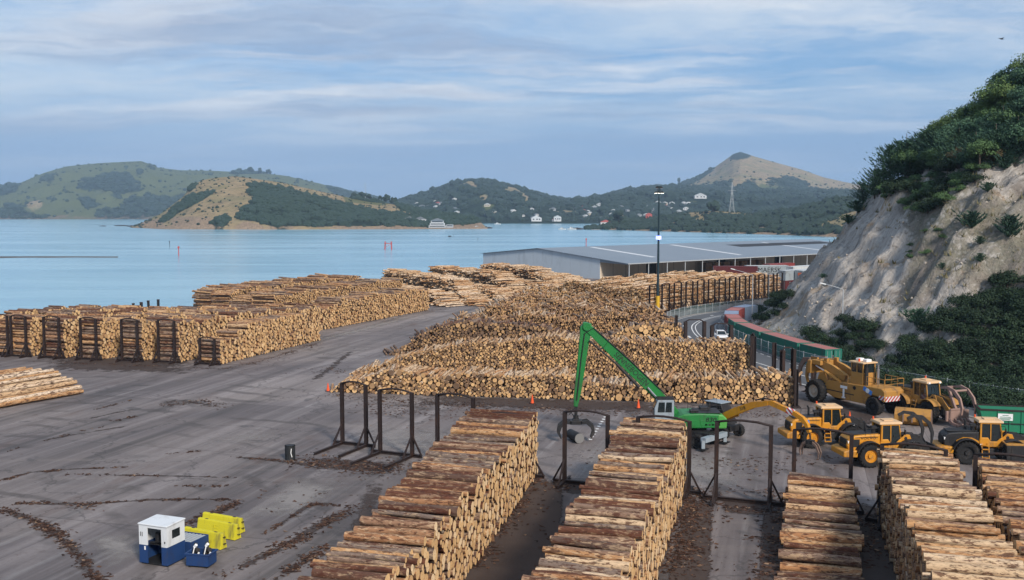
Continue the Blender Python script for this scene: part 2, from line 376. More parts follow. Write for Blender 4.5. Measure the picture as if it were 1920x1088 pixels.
# dark sheets on the yard: bark dirt, plus stack shade painted into the lanes
m, g, b = newmat('lane_dirt_shade'); po = g.pos(); nn = g.noise(po, .8, 7, .7, .5); n3 = g.noise(po, 5, 5, .7); n4 = g.noise(po, .25, 4, .6)
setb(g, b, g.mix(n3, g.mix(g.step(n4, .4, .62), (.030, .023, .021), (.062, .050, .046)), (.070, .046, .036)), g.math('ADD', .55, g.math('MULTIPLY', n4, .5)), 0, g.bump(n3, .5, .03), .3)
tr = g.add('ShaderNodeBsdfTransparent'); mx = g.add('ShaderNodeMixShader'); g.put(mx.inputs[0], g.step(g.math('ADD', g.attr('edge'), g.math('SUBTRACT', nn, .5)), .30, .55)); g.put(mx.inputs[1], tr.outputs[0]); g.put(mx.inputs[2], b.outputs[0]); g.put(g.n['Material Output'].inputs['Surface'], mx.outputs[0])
def dirt(poly, k=14, e=.28, mat='lane_dirt_shade', z=.004, peak=1.0):  # soft-edged ground sheet, for dirt, painted lane shade and pale slabs alike
    a, b_, c, d = [np.array(P(*q)) for q in poly]; u, v = np.meshgrid(np.linspace(0, 1, k), np.linspace(0, 1, k*2), indexing='ij')
    X = ((1-u)*(1-v))[..., None]*a + (u*(1-v))[..., None]*b_ + (u*v)[..., None]*c + ((1-u)*v)[..., None]*d
    ed = np.clip(np.minimum(np.minimum(u, 1-u), np.minimum(v, 1-v))/e, 0, 1)*peak; idx = np.arange(u.size).reshape(u.shape)
    q = np.stack([idx[:-1, :-1], idx[1:, :-1], idx[1:, 1:], idx[:-1, 1:]], -1).reshape(-1, 4)
    return np.concatenate([X.reshape(-1, 2), np.full((u.size, 1), z)], 1), q, ed.ravel()
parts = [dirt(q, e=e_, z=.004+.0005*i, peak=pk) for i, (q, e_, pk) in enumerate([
    ([(800, 1150), (1075, 1150), (1062, 890), (985, 880)], .22, 1.0), ([(1225, 1150), (1345, 1150), (1345, 930), (1280, 900)], .35, 1.0), ([(1405, 1150), (1480, 1150), (1482, 930), (1425, 930)], .35, .9), ([(1590, 1150), (1760, 1150), (1680, 940), (1600, 930)], .25, 1.0),  # lanes between the stacks: their deep shade painted on with the bark dust
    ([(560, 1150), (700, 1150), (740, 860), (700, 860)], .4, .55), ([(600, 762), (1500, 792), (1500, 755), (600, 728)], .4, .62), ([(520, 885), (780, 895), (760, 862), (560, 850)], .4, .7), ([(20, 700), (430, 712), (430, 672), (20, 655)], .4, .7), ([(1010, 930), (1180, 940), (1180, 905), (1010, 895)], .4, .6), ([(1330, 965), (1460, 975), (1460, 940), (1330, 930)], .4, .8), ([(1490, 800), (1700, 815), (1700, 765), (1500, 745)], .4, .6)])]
def mud_line(pts, w, peak=.52):
    L = catmull([P(*p) for p in pts], 8); t = np.gradient(L, axis=0); t /= np.linalg.norm(t, axis=1)[:, None]; nr = np.stack([t[:, 1], -t[:, 0]], 1); k = 7
    v = np.linspace(-1, 1, k); X = L[:, None, :] + nr[:, None, :]*(v*w)[None, :, None]; e = (1-abs(v))[None, :]*np.minimum(1, np.minimum(np.arange(len(L)), np.arange(len(L))[::-1])/5)[:, None]*peak
    idx = np.arange(len(L)*k).reshape(len(L), k); q = np.stack([idx[:-1, :-1], idx[:-1, 1:], idx[1:, 1:], idx[1:, :-1]], -1).reshape(-1, 4)
    return np.concatenate([X.reshape(-1, 2), np.full((X.shape[0]*k, 1), .0035)], 1), q, e.ravel()
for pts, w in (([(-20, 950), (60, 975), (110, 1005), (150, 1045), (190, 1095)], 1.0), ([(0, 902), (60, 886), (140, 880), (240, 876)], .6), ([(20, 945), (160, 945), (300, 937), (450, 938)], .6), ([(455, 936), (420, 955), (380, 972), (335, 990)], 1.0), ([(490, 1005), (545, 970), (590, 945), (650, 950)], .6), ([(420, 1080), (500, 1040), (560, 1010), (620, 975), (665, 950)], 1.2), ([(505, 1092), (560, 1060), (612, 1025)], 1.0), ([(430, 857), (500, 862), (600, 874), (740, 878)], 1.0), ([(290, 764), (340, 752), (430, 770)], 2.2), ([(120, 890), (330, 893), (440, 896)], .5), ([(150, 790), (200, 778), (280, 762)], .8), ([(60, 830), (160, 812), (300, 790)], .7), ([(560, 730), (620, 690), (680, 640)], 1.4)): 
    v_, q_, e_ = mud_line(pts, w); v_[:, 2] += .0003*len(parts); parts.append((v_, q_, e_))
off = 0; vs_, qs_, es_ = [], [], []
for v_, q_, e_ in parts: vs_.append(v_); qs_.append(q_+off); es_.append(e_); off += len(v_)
tag(link('dirt_shade_ground', npmesh('dirt_shade_ground', np.concatenate(vs_), np.concatenate(qs_), ['lane_dirt_shade'], {'edge': ('FLOAT', np.concatenate(es_))})), None, None, kind='structure')

ROADC = catmull([(78, 72), (62, 87), (50, 99), (42.5, 109.5), (37.2, 120), (33.6, 131), (31.2, 145), (30.3, 160), (31.6, 174), (34.2, 183.5), (38, 191), (42.5, 196.5), (49, 203), (58, 210), (72, 220), (95, 236), (140, 268)], 12)
def offset(line, d):
    t = np.gradient(line, axis=0); t /= np.linalg.norm(t, axis=1)[:, None]
    return line + np.stack([t[:, 1], -t[:, 0]], 1)*d
def strip(line, d0, d1, z0, name=None, mat=None, mb=None, sel=None):
    a, b_ = offset(line, d0), offset(line, d1); mb = mb or MB()
    for i in range(len(line)-1):
        if sel and not sel(i): continue
        mb.add([(*a[i], z0), (*b_[i], z0), (*b_[i+1], z0), (*a[i+1], z0)], [(0, 1, 2, 3)])
    return mb
tag(strip(ROADC, -4.6, 4.6, .012).build('road', 'road'), None, None, kind='structure')
mk = strip(ROADC, -.09, .09, .018); strip(ROADC, .55, .70, .018, mb=mk, sel=lambda i: 70 < i < 140); strip(ROADC, -4.15, -4.0, .018, mb=mk); strip(ROADC, 4.0, 4.15, .018, mb=mk, sel=lambda i: i % 2 == 0)
strip(ROADC, -1.6, -1.2, .018, mb=mk, sel=lambda i: i % 14 in (0, 1))
tag(mk.build('road_markings', 'road_paint'), None, None, kind='structure')
kb = MB()
for d0, d1 in ((-4.85, -4.6), (4.6, 4.85)):
    a, b_ = offset(ROADC, d0), offset(ROADC, d1)
    rings = [[(*a[i], .005), (*a[i], .13), (*b_[i], .13), (*b_[i], .005)] for i in range(len(ROADC))]
    kb.loft(rings)
tag(kb.build('kerb', 'kerb_stone'), None, None, kind='structure')
# dotted white line painted on the yard, beyond the grapple
dl = MB()
p0, p1 = P(1137, 778), P(1107, 824)
for i in range(11):
    t = i/10; x, y = p0[0]*(1-t)+p1[0]*t, p0[1]*(1-t)+p1[1]*t
    dl.box((x, y, .006), (.28, .40, .004), rz=.2)
tag(dl.build('yard_markings', 'road_paint'), None, None, kind='structure')

m, g, b = newmat('pale_slab'); po = g.pos(); nn = g.noise(po, .7, 7, .7, .4); n3 = g.noise(g.mapping(po, (.9, .06, 1), (0, 0, R(16))), 1.0, 6, .65)
setb(g, b, g.mix(n3, (.34, .31, .285), (.24, .215, .20)), .6, 0, None, .35); tr = g.add('ShaderNodeBsdfTransparent'); mx = g.add('ShaderNodeMixShader'); g.put(mx.inputs[0], g.math('MULTIPLY', g.step(g.math('ADD', g.attr('edge'), g.math('SUBTRACT', nn, .5)), .20, .70), .75)); g.put(mx.inputs[1], tr.outputs[0]); g.put(mx.inputs[2], b.outputs[0]); g.put(g.n['Material Output'].inputs['Surface'], mx.outputs[0])
off = 0; vs_, qs_, es_ = [], [], []
for i, (q, e_, pk) in enumerate([([(380, 1000), (560, 985), (700, 905), (560, 868)], .5, .8), ([(190, 1090), (330, 1040), (250, 985), (120, 1000)], .5, .7), ([(560, 870), (900, 905), (950, 800), (640, 765)], .4, .5), ([(1000, 900), (1480, 940), (1480, 860), (1040, 800)], .4, .65), ([(380, 690), (620, 640), (860, 575), (760, 590)], .4, .6), ([(240, 860), (560, 830), (620, 800), (380, 800)], .5, .5)]):
    v_, q_, e2 = dirt(q, e=e_, peak=pk, z=.0022+.0001*i); vs_.append(v_); qs_.append(q_+off); es_.append(e2); off += len(v_)
tag(link('slab_ground', npmesh('slab_ground', np.concatenate(vs_), np.concatenate(qs_), ['pale_slab'], {'edge': ('FLOAT', np.concatenate(es_))})), None, None, kind='structure')

# ------------------------------------------------------------------ far hills
def lerp_pts(pts, x): return np.interp(x, [p[0] for p in pts], [p[1] for p in pts])
def inpoly(px, py, poly):
    px = np.asarray(px, float); py = np.asarray(py, float); r = np.zeros(px.shape, bool); n = len(poly); j = n-1
    for i in range(n):
        xi, yi = poly[i]; xj, yj = poly[j]
        c = ((yi > py) != (yj > py)) & (px < (xj-xi)*(py-yi)/((yj-yi) or 1e-9)+xi); r ^= c; j = i
    return r
def fbm(x, y, s, o=5, seed=0.0):
    out = np.zeros(x.size); fx, fy = x.ravel(), y.ravel()
    for i in range(x.size): out[i] = mnoise.fractal(Vector((fx[i]*s+seed, fy[i]*s-seed*1.7, seed*.31)), .9, 2.1, o)
    return out.reshape(x.shape)
HILLS = {}
def hill(name, sil, shore, dridge, mat, nx=200, nt=46, power=.8, amp=6, back=.7, seed=1, cover=None, namp=.02):
    """terrain: skyline heights on a ridge line, falling to the shore in front and away behind"""
    x0, x1 = sil[0][0], sil[-1][0]; pxs = np.linspace(x0, x1, nx)
    ts = np.concatenate([np.linspace(0, 1, nt), 1 + np.linspace(.05, 1, 12)])
    ys = lerp_pts(sil, pxs); ysh = lerp_pts(shore, pxs); dr = lerp_pts(dridge, pxs) if isinstance(dridge, list) else np.full(nx, dridge)
    V = np.zeros((nx, len(ts), 3))
    for i, px in enumerate(pxs):
        ds = (CAMZ-WZ)*FPX/(ysh[i]-HOR); zr = max(CAMZ + (HOR-ys[i])/FPX*dr[i], WZ+1.0)
        a = (px-960)/FPX
        for j, t in enumerate(ts):
            D = ds + (dr[i]-ds)*t
            z = WZ + (zr-WZ)*(min(t, 1)**power if t <= 1 else max(0, math.cos((t-1)*math.pi/2))**1.2 * 1.0)
            V[i, j] = (a*D, D, z)
    N = fbm(V[:, :, 0], V[:, :, 1], 1/260 if name != 'island' else 1/120, 6, seed)
    T = np.clip(ts, 0, 1)[None, :]; env = np.sin(np.pi*np.clip(T, 0, 1)**.8)*.85 + .02
    V[:, :, 2] += N*amp*env; 
    V[:, 0, 2] = WZ - .6
    V[:, 1, 2] = np.maximum(V[:, 1, 2], WZ + .5)
    nt2 = len(ts); idx = np.arange(nx*nt2).reshape(nx, nt2)
    q = np.stack([idx[:-1, :-1], idx[1:, :-1], idx[1:, 1:], idx[:-1, 1:]], -1).reshape(-1, 4)
    pxg = 960 + FPX*V[:, :, 0]/V[:, :, 1]; pyg = HOR - (V[:, :, 2]-CAMZ)/V[:, :, 1]*FPX
    def soft(a):
        for _ in range(4): a = (np.roll(a, 1, 0)+np.roll(a, -1, 0)+np.roll(a, 1, 1)+np.roll(a, -1, 1)+a*2)/6
        return a
    cov = cover(pxg, pyg, np.repeat(np.clip(ts, 0, 2)[None, :], nx, 0)) if cover else {}
    at = {k: ('FLOAT', soft(cov.get(k, np.zeros((nx, nt2))).astype(float))) for k in ('bush', 'dry', 'rock')}
    me = npmesh(name, V.reshape(-1, 3), q, [mat], at)
    o = link(name, me); tag(o, None, None, kind='structure'); HILLS[name] = (V, {k: v[1] for k, v in at.items()}, pxg, pyg, ts)
    return o
def polys(px, py, *ps):
    r = np.zeros(px.shape, bool)
    for p in ps: r |= inpoly(px, py, p)
    return r.astype(float)

def cov_far(px, py, t):
    bush = polys(px, py, [(0, 395), (40, 388), (60, 400), (110, 412), (0, 412)], [(0, 352), (35, 346), (42, 358), (0, 370)], [(80, 340), (92, 329), (105, 333), (104, 346)],
        [(142, 347), (170, 338), (215, 328), (245, 330), (255, 345), (280, 355), (262, 362), (200, 356), (150, 355)], [(200, 378), (205, 366), (235, 357), (228, 372)],
        [(230, 375), (330, 368), (345, 362), (420, 360), (420, 400), (170, 412), (185, 398), (240, 392)], [(140, 365), (190, 388), (165, 392)], [(276, 314), (284, 309), (294, 314), (285, 318)],
        [(440, 322), (505, 322), (505, 326), (440, 328)], [(610, 350), (650, 358), (760, 376), (760, 395), (640, 376)], [(255, 330), (275, 315), (262, 335)])
    dry = polys(px, py, [(230, 372), (245, 362), (262, 366), (262, 374)], [(50, 385), (75, 375), (85, 388), (60, 395)], [(268, 392), (300, 383), (330, 380), (300, 396)])
    rock = ((py > 401) & (px < 300)).astype(float)*.55
    return dict(bush=bush, dry=np.maximum(dry*1., .18+.0*px), rock=rock)
hill('hills', [(-160, 372), (-60, 362), (0, 352), (40, 345), (85, 326), (130, 313), (190, 307), (270, 303), (300, 315), (340, 320), (400, 321), (440, 323), (500, 326), (540, 331), (600, 345), (650, 360), (700, 371), (760, 384), (840, 398)],
     [(-160, 411), (840, 412)], 5000, 'hill_far', 260, 60, .85, 55, seed=3.3, cover=cov_far)
def cov_mid(px, py, t):
    tan = polys(px, py, [(865, 345), (882, 339), (893, 345), (898, 353), (865, 356)], [(893, 375), (905, 363), (917, 365), (912, 377)], [(945, 350), (965, 352), (990, 368), (1000, 380), (985, 378), (962, 364), (945, 362)],
        [(1025, 396), (1060, 394), (1100, 398), (1060, 400)])
    green = polys(px, py, [(905, 385), (930, 382), (925, 395), (900, 395)], [(1255, 390), (1300, 375), (1320, 377), (1300, 385)])
    return dict(bush=np.where(green > 0, 0, np.where(tan > 0, 0, 1.)), dry=tan, rock=np.zeros_like(tan))
hill('hillside', [(700, 388), (745, 379), (800, 363), (850, 345), (880, 339), (930, 343), (980, 356), (1020, 369), (1060, 377), (1100, 374), (1160, 361), (1210, 353), (1260, 350), (1330, 352), (1420, 356), (1560, 360), (1700, 366)],
     [(700, 419), (1180, 419.5), (1700, 421)], [(700, 3300), (1000, 3200), (1200, 3500), (1700, 3600)], 'hill_far', 230, 50, .72, 26, seed=8.1, cover=cov_mid)
def cov_cone(px, py, t):
    bush = polys(px, py, [(1362, 301), (1372, 290), (1386, 284), (1406, 293), (1398, 299), (1375, 301)], [(1262, 352), (1325, 320), (1340, 318), (1310, 338), (1275, 356)], [(1260, 358), (1370, 341), (1370, 352), (1260, 372)],
        [(1386, 341), (1412, 340), (1425, 356), (1440, 358), (1485, 360), (1500, 352), (1530, 356), (1680, 356), (1680, 420), (1240, 420), (1240, 385), (1330, 362), (1390, 352)],
        [(1434, 347), (1438, 336), (1448, 337), (1450, 349)], [(1452, 349), (1456, 335), (1475, 333), (1500, 340), (1520, 352), (1490, 352)])
    green = polys(px, py, [(1420, 344), (1450, 349), (1490, 352), (1490, 366), (1478, 366), (1480, 357), (1425, 355)], [(1346, 375), (1375, 363), (1420, 369), (1395, 375)])
    return dict(bush=np.where(green > 0, 0, bush), dry=np.where(green > 0, .0, np.where(py < 352, 1., .6)), rock=0*bush)
hill('mountain', [(1120, 372), (1180, 362), (1260, 350), (1300, 334), (1340, 313), (1360, 299), (1372, 290), (1385, 286), (1398, 290), (1412, 295), (1440, 303), (1500, 319), (1540, 333), (1580, 342), (1620, 348), (1700, 358), (1850, 372)],
     [(1120, 414), (1850, 414)], 4800, 'hill_far', 230, 56, .95, 24, seed=5.5, cover=cov_cone)
hill('far_ridge', [(1050, 384), (1150, 370), (1200, 352), (1235, 345), (1262, 352), (1330, 366), (1450, 380)], [(1050, 412), (1450, 412)], 6500, 'hill_far', 60, 14, 1, 10, seed=2.2, cover=lambda px, py, t: dict(bush=0*px+.6))
def cov_isl(px, py, t):
    bush = polys(px, py, [(472, 345), (500, 347), (560, 362), (620, 376), (680, 392), (720, 398), (740, 402), (790, 400), (850, 404), (890, 411), (900, 418), (840, 424), (800, 426), (700, 424), (640, 424), (560, 425), (510, 425), (480, 416), (440, 410), (450, 395), (470, 382), (480, 372), (468, 362)],
        [(300, 418), (322, 396), (345, 378), (372, 366), (402, 358), (398, 366), (375, 380), (352, 392), (330, 404), (318, 414)], [(355, 362), (362, 348), (370, 347), (366, 356)], [(740, 384), (790, 388), (850, 402), (800, 404), (755, 396)], [(395, 425), (402, 412), (425, 408), (432, 416), (420, 426)], [(655, 372), (690, 370), (740, 382), (700, 380)])
    rock = ((py > 405) & (px < 400) & (px > 320)).astype(float)*.62 + (py > 424).astype(float)*.8*(t < .2) + polys(px, py, [(255, 428), (270, 414), (300, 410), (318, 430)], [(455, 412), (490, 420), (520, 432), (440, 430)], [(720, 420), (760, 414), (790, 430), (700, 430)], [(845, 424), (880, 412), (905, 418), (912, 432), (850, 432)])*.75
    green = polys(px, py, [(640, 365), (690, 370), (740, 380), (720, 386), (650, 380)], [(745, 390), (800, 394), (850, 404), (800, 400), (750, 396)])
    return dict(bush=bush, rock=np.clip(rock, 0, 1), dry=np.where(green > 0, .2, 1.))
hill('island', [(246, 425), (262, 421), (285, 410), (305, 400), (325, 385), (345, 370), (365, 347), (385, 338), (400, 335), (440, 331), (480, 336), (530, 343), (600, 359), (660, 372), (700, 377), (740, 384), (790, 398), (850, 404), (880, 409), (897, 413), (906, 421), (914, 428)],
     [(246, 427), (300, 429.5), (500, 430.5), (780, 429.5), (914, 429)], [(246, 1600), (400, 1780), (700, 1800), (880, 1560), (914, 1480)], 'hill_island', 300, 60, .75, 7, seed=4.4, cover=cov_isl)
def cov_right(px, py, t):
    tan = polys(px, py, [(1275, 400), (1300, 395), (1330, 393), (1380, 395), (1425, 406), (1395, 409), (1350, 404), (1290, 408)], [(1525, 430), (1545, 416), (1575, 404), (1600, 395), (1620, 400), (1580, 425)], [(1285, 405), (1320, 408), (1330, 420), (1300, 418)])
    rock = polys(px, py, [(1138, 430), (1143, 416), (1158, 415), (1165, 430)], [(1255, 435), (1258, 418), (1265, 416), (1272, 436)], [(1348, 430), (1352, 418), (1362, 420), (1366, 434)], [(1418, 438), (1422, 426), (1434, 424), (1440, 440)], [(1484, 428), (1490, 410), (1502, 410), (1508, 420), (1495, 430)])*.8 + (t < .07)*.75
    return dict(bush=np.where(tan > 0, 0., 1.), dry=np.maximum(tan, .5), rock=np.clip(rock*(1-tan), 0, 1))
hill('headland', [(1098, 429), (1118, 426), (1135, 422), (1146, 414), (1190, 414), (1240, 409), (1290, 399), (1330, 396), (1380, 398), (1425, 405), (1445, 401), (1480, 396), (1520, 387), (1560, 378), (1600, 370), (1660, 362), (1760, 350), (1900, 340)],
     [(1098, 430.5), (1150, 431), (1250, 434), (1350, 437), (1450, 440), (1550, 444), (1900, 452)], [(1098, 1420), (1200, 1500), (1350, 1400), (1500, 1350), (1900, 1150)], 'hill_island', 260, 50, .8, 5, seed=6.6, cover=cov_right)
# tidal sand bar
sb = MB(); sp_ = []
for i in range(40):
    t = i/39; x = -345 + t*140; sp_.append((x, 505 + 16*math.sin(t*2.2), max(.02, 15*(1-t)**.9 + 1.2*math.sin(i*.9))))
for i in range(39):
    (xa, ya, wa), (xb, yb, wb) = sp_[i], sp_[i+1]
    sb.add([(xa, ya-wa*1.5, WZ-.1), (xb, yb-wb*1.5, WZ-.1), (xb, yb, WZ+.45), (xa, ya, WZ+.45), (xb, yb+wb*1.5, WZ-.1), (xa, ya+wa*1.5, WZ-.1)], [(0, 1, 2, 3), (3, 2, 4, 5)])
tag(sb.build('sandbar', 'sand', smooth=True), None, None, kind='structure')
# air
hz = MB().box((0, 4350, 168), (12040, 9340, 352)).build('haze', 'haze_air'); tag(hz, None, None, kind='stuff')
# ------------------------------------------------------------------ log materials
m, g, b = newmat('log_bark')
lc = g.attr('lc', 'Vector'); rb = g.attr('rb')
nA = g.noise(g.mapping(lc, (1.5, 5.0, 5.0)), 1.0, 5, .62, 1.0); nB = g.noise(g.mapping(lc, (1.6, 9, 9)), 1.0, 5, .7); nC = g.noise(g.mapping(lc, (5, 26, 26)), 1.0, 3, .6)
nK = g.noise(g.mapping(lc, (1.3, 4.5, 4.5), (0, 0, 0), (3, 8, 1)), 1.0, 2, .5)
base = g.ramp(rb, [(0, (.070, .026, .016)), (.16, (.13, .052, .030)), (.28, (.10, .056, .040)), (.38, (.19, .145, .12)), (.50, (.24, .155, .11)), (.58, (.36, .175, .080)), (.72, (.48, .27, .125)), (.85, (.58, .41, .25)), (1, (.69, .56, .43))])
base = g.mix(g.math('MULTIPLY', g.step(nB, .42, .68), .38), base, (.062, .032, .022))
# bark torn away down to the pale wood, and bark left standing on pale logs
strip_f = g.step(g.math('ADD', nA, g.math('MULTIPLY', g.math('SUBTRACT', nB, .5), .55)), .52, .58)
wood = g.mix(nC, (.72, .55, .36), (.54, .35, .19))
col = g.mix(g.math('MULTIPLY', strip_f, g.math('ADD', .20, g.math('MULTIPLY', rb, .55))), base, wood)
redb = g.step(g.math('ADD', g.noise(g.mapping(lc, (1.7, 5.0, 5.0), (0, 0, 0), (9, 2, 5)), 1.0, 4, .65), g.math('MULTIPLY', g.math('SUBTRACT', nB, .5), .6)), .53, .60)
col = g.mix(g.math('MULTIPLY', redb, .80), col, (.070, .021, .012))
col = g.mix(g.math('MULTIPLY', g.step(nK, .69, .74), .8), col, (.06, .035, .02))
col = g.mix(g.math('MULTIPLY', g.step(nC, .48, .72), .45), col, (.045, .028, .020))
nL = g.noise(g.mapping(lc, (2.2, 7, 7), (0, 0, 0), (2, 5, 7)), 1.0, 5, .7); col = g.mix(g.math('MULTIPLY', g.step(nL, .55, .64), .75), col, (.040, .022, .016))
setb(g, b, col, .85, 0, g.bump(g.math('ADD', nB, g.math('MULTIPLY', nC, .5)), .7, .03), .2)

m, g, b = newmat('log_end')
lc = g.attr('lc', 'Vector'); re_ = g.attr('re')
s3 = g.add('ShaderNodeSeparateXYZ'); g.put(s3.inputs[0], lc)
# radius from the pith: the stored coordinate is local to each log
rad = g.math('SQRT', g.math('ADD', g.math('POWER', s3.outputs[1], 2.0), g.math('POWER', s3.outputs[2], 2.0)))
nz = g.noise(lc, 7, 4, .6)
ring = g.math('SINE', g.math('MULTIPLY', g.math('ADD', rad, g.math('MULTIPLY', nz, .03)), 190.0))
base = g.ramp(re_, [(0, (.060, .042, .032)), (.2, (.18, .115, .075)), (.42, (.36, .225, .115)), (.6, (.58, .36, .17)), (.78, (.74, .48, .23)), (1, (.82, .62, .39))])
col = g.mix(g.math('MULTIPLY', g.math('MULTIPLY', g.math('ADD', ring, 1.0), .5), .18), base, (.22, .12, .05))
col = g.mix(g.math('MULTIPLY', g.step(nz, .52, .72), .40), col, (.17, .10, .055))
col = g.mix(g.math('MULTIPLY', g.step(rad, .055, .02), .4), col, (.25, .12, .05))
setb(g, b, col, .8, 0, g.bump(nz, .25, .01), .2)

# ------------------------------------------------------------------ log geometry
LOGS_ALL = dict(p0=[], p1=[], r0=[], r1=[], rb=[], re=[])      # everything that goes into the mass
def log_arrays(p0, p1, r0, r1, rb, re, ns=8, nk=2, wob=.05, bend=0.0, seed=0):
    rg = np.random.default_rng(seed)
    p0, p1 = np.asarray(p0, float).reshape(-1, 3), np.asarray(p1, float).reshape(-1, 3); N = len(p0)
    r0, r1 = np.asarray(r0, float), np.asarray(r1, float)
    ax = p1-p0; L = np.linalg.norm(ax, axis=1); ax = ax/L[:, None]
    up = np.tile([0., 0., 1.], (N, 1)); sd_ = np.cross(ax, up); sd_ /= np.linalg.norm(sd_, axis=1)[:, None]; up = np.cross(sd_, ax)
    ph = rg.random(N)*6.283; ths = np.arange(ns)*2*np.pi/ns
    ss = np.linspace(0, 1, nk)
    ang = ths[None, None, :] + ph[:, None, None]
    rr = (r0[:, None]*(1-ss)+r1[:, None]*ss)[:, :, None]*(1+wob*(rg.random((N, 1, ns))-.5)*2 + wob*.9*(rg.random((N, nk, ns))-.5)*2)
    c = p0[:, None, :]*(1-ss)[None, :, None]+p1[:, None, :]*ss[None, :, None]
    if bend and nk > 2:
        bv = (rg.random((N, 2))-.5)*2*bend; prof = np.sin(np.pi*ss)
        c = c + (bv[:, 0, None]*prof)[:, :, None]*sd_[:, None, :] + (bv[:, 1, None]*prof)[:, :, None]*up[:, None, :]
    off = np.cos(ang)[..., None]*sd_[:, None, None, :] + np.sin(ang)[..., None]*up[:, None, None, :]
    V = c[:, :, None, :] + off*rr[..., None]                           # N,nk,ns,3
    sh = (rg.random((N, 3))*60)
    lcx = (ss[None, :, None]*L[:, None, None] + sh[:, 0, None, None])*np.ones((1, 1, ns))
    lc = np.stack([lcx, np.cos(ang)*rr + sh[:, 1, None, None], np.sin(ang)*rr + sh[:, 2, None, None]], -1)
    idx = np.arange(N*nk*ns).reshape(N, nk, ns); nx_ = np.roll(idx, -1, 2)
    q = np.stack([idx[:, :-1], nx_[:, :-1], nx_[:, 1:], idx[:, 1:]], -1).reshape(-1, 4)
    # sawn ends carry their own vertices
    E = np.stack([V[:, 0], V[:, -1]], 1)                              # N,2,ns,3
    ang2 = np.repeat(ang, 2, 1); r2 = np.stack([rr[:, 0], rr[:, -1]], 1)
    elc = np.stack([np.repeat(sh[:, 0], 2*ns).reshape(N, 2, ns)*.3, np.cos(ang2)*r2, np.sin(ang2)*r2], -1)
    eidx = N*nk*ns + np.arange(N*2*ns).reshape(N, 2, ns)
    ng = np.concatenate([eidx[:, 0, ::-1], eidx[:, 1, :]], 0)
    return dict(V=V, q=q, E=E, ng=ng, lc=lc, elc=elc, N=N, nk=nk, ns=ns)
def orient_fix(q, V):
    return q
def logs_mesh(name, p0, p1, r0, r1, rb, re, ns=8, nk=2, wob=.05, bend=0, seed=0):
    a = log_arrays(p0, p1, r0, r1, rb, re, ns, nk, wob, bend, seed)
    verts = np.concatenate([a['V'].reshape(-1, 3), a['E'].reshape(-1, 3)])
    lc = np.concatenate([a['lc'].reshape(-1, 3), a['elc'].reshape(-1, 3)])
    f = lambda v: np.concatenate([np.repeat(np.asarray(v, float), nk*ns), np.repeat(np.asarray(v, float), 2*ns)])
    mi = np.concatenate([np.zeros(len(a['q'])), np.ones(len(a['ng']))])
    return npmesh(name, verts, a['q'][:, ::-1], ['log_bark', 'log_end'], {'lc': ('FLOAT_VECTOR', lc), 'rb': ('FLOAT', f(rb)), 're': ('FLOAT', f(re))}, mi=mi, ngons=a['ng'][:, ::-1])
def to_mass(p0, p1, r0, r1, rb, re):
    for k, v in zip(('p0', 'p1', 'r0', 'r1', 'rb', 're'), (p0, p1, r0, r1, rb, re)): LOGS_ALL[k].append(np.asarray(v, float).reshape(len(r0), -1).squeeze(-1) if k not in ('p0', 'p1') else np.asarray(v, float).reshape(-1, 3))

def deposit(L, prof, rfun, fails=60, K=9, seed=1):
    """pile round logs in cross-section: each new one settles at the lowest of a few places tried"""
    rg = random.Random(seed); bins = {}; out = []; bw = .9
    def rest(t, r):
        z = r; b = int(t/bw)
        for k in (b-1, b, b+1):
            for (ti, zi, ri) in bins.get(k, ()):
                dt = abs(t-ti); s = r+ri
                if dt < s:
                    zz = zi + math.sqrt(s*s-dt*dt)*.99
                    if zz > z: z = zz
        return z
    bad = 0
    while bad < fails:
        r = rfun(rg); best = None
        for _ in range(K):
            t = rg.uniform(r*.6, L-r*.6); z = rest(t, r)
            if best is None or z-prof(t) < best[0]: best = (z-prof(t), t, z)
        _, t, z = best
        for d in (.16, -.16, .07, -.07):
            t2 = t+d
            if r*.6 < t2 < L-r*.6:
                z2 = rest(t2, r)
                if z2 < z: t, z = t2, z2
        if z + r*.75 > prof(t): bad += 1; continue
        bins.setdefault(int(t/bw), []).append((t, z, r)); out.append((t, z, r)); bad = 0 if bad < fails*.5 else bad
    return out
def hexpile(L, prof, d, seed=1):
    """quick close packing with jitter, for far stacks"""
    rg = np.random.default_rng(seed); out = []
    nz_ = int(8/d)
    for k in range(nz_):
        z = d*.5 + k*d*.86; ts = np.arange((k % 2)*d*.5 + d*.5, L-d*.3, d)
        for t in ts:
            tt = t + rg.normal()*d*.12; zz = z + rg.normal()*d*.10; r = d*.5*(rg.uniform(.62, 1.14))
            if zz + r*.5 < prof(tt) and rg.random() > .03: out.append((tt, max(zz, r), r))
    return out

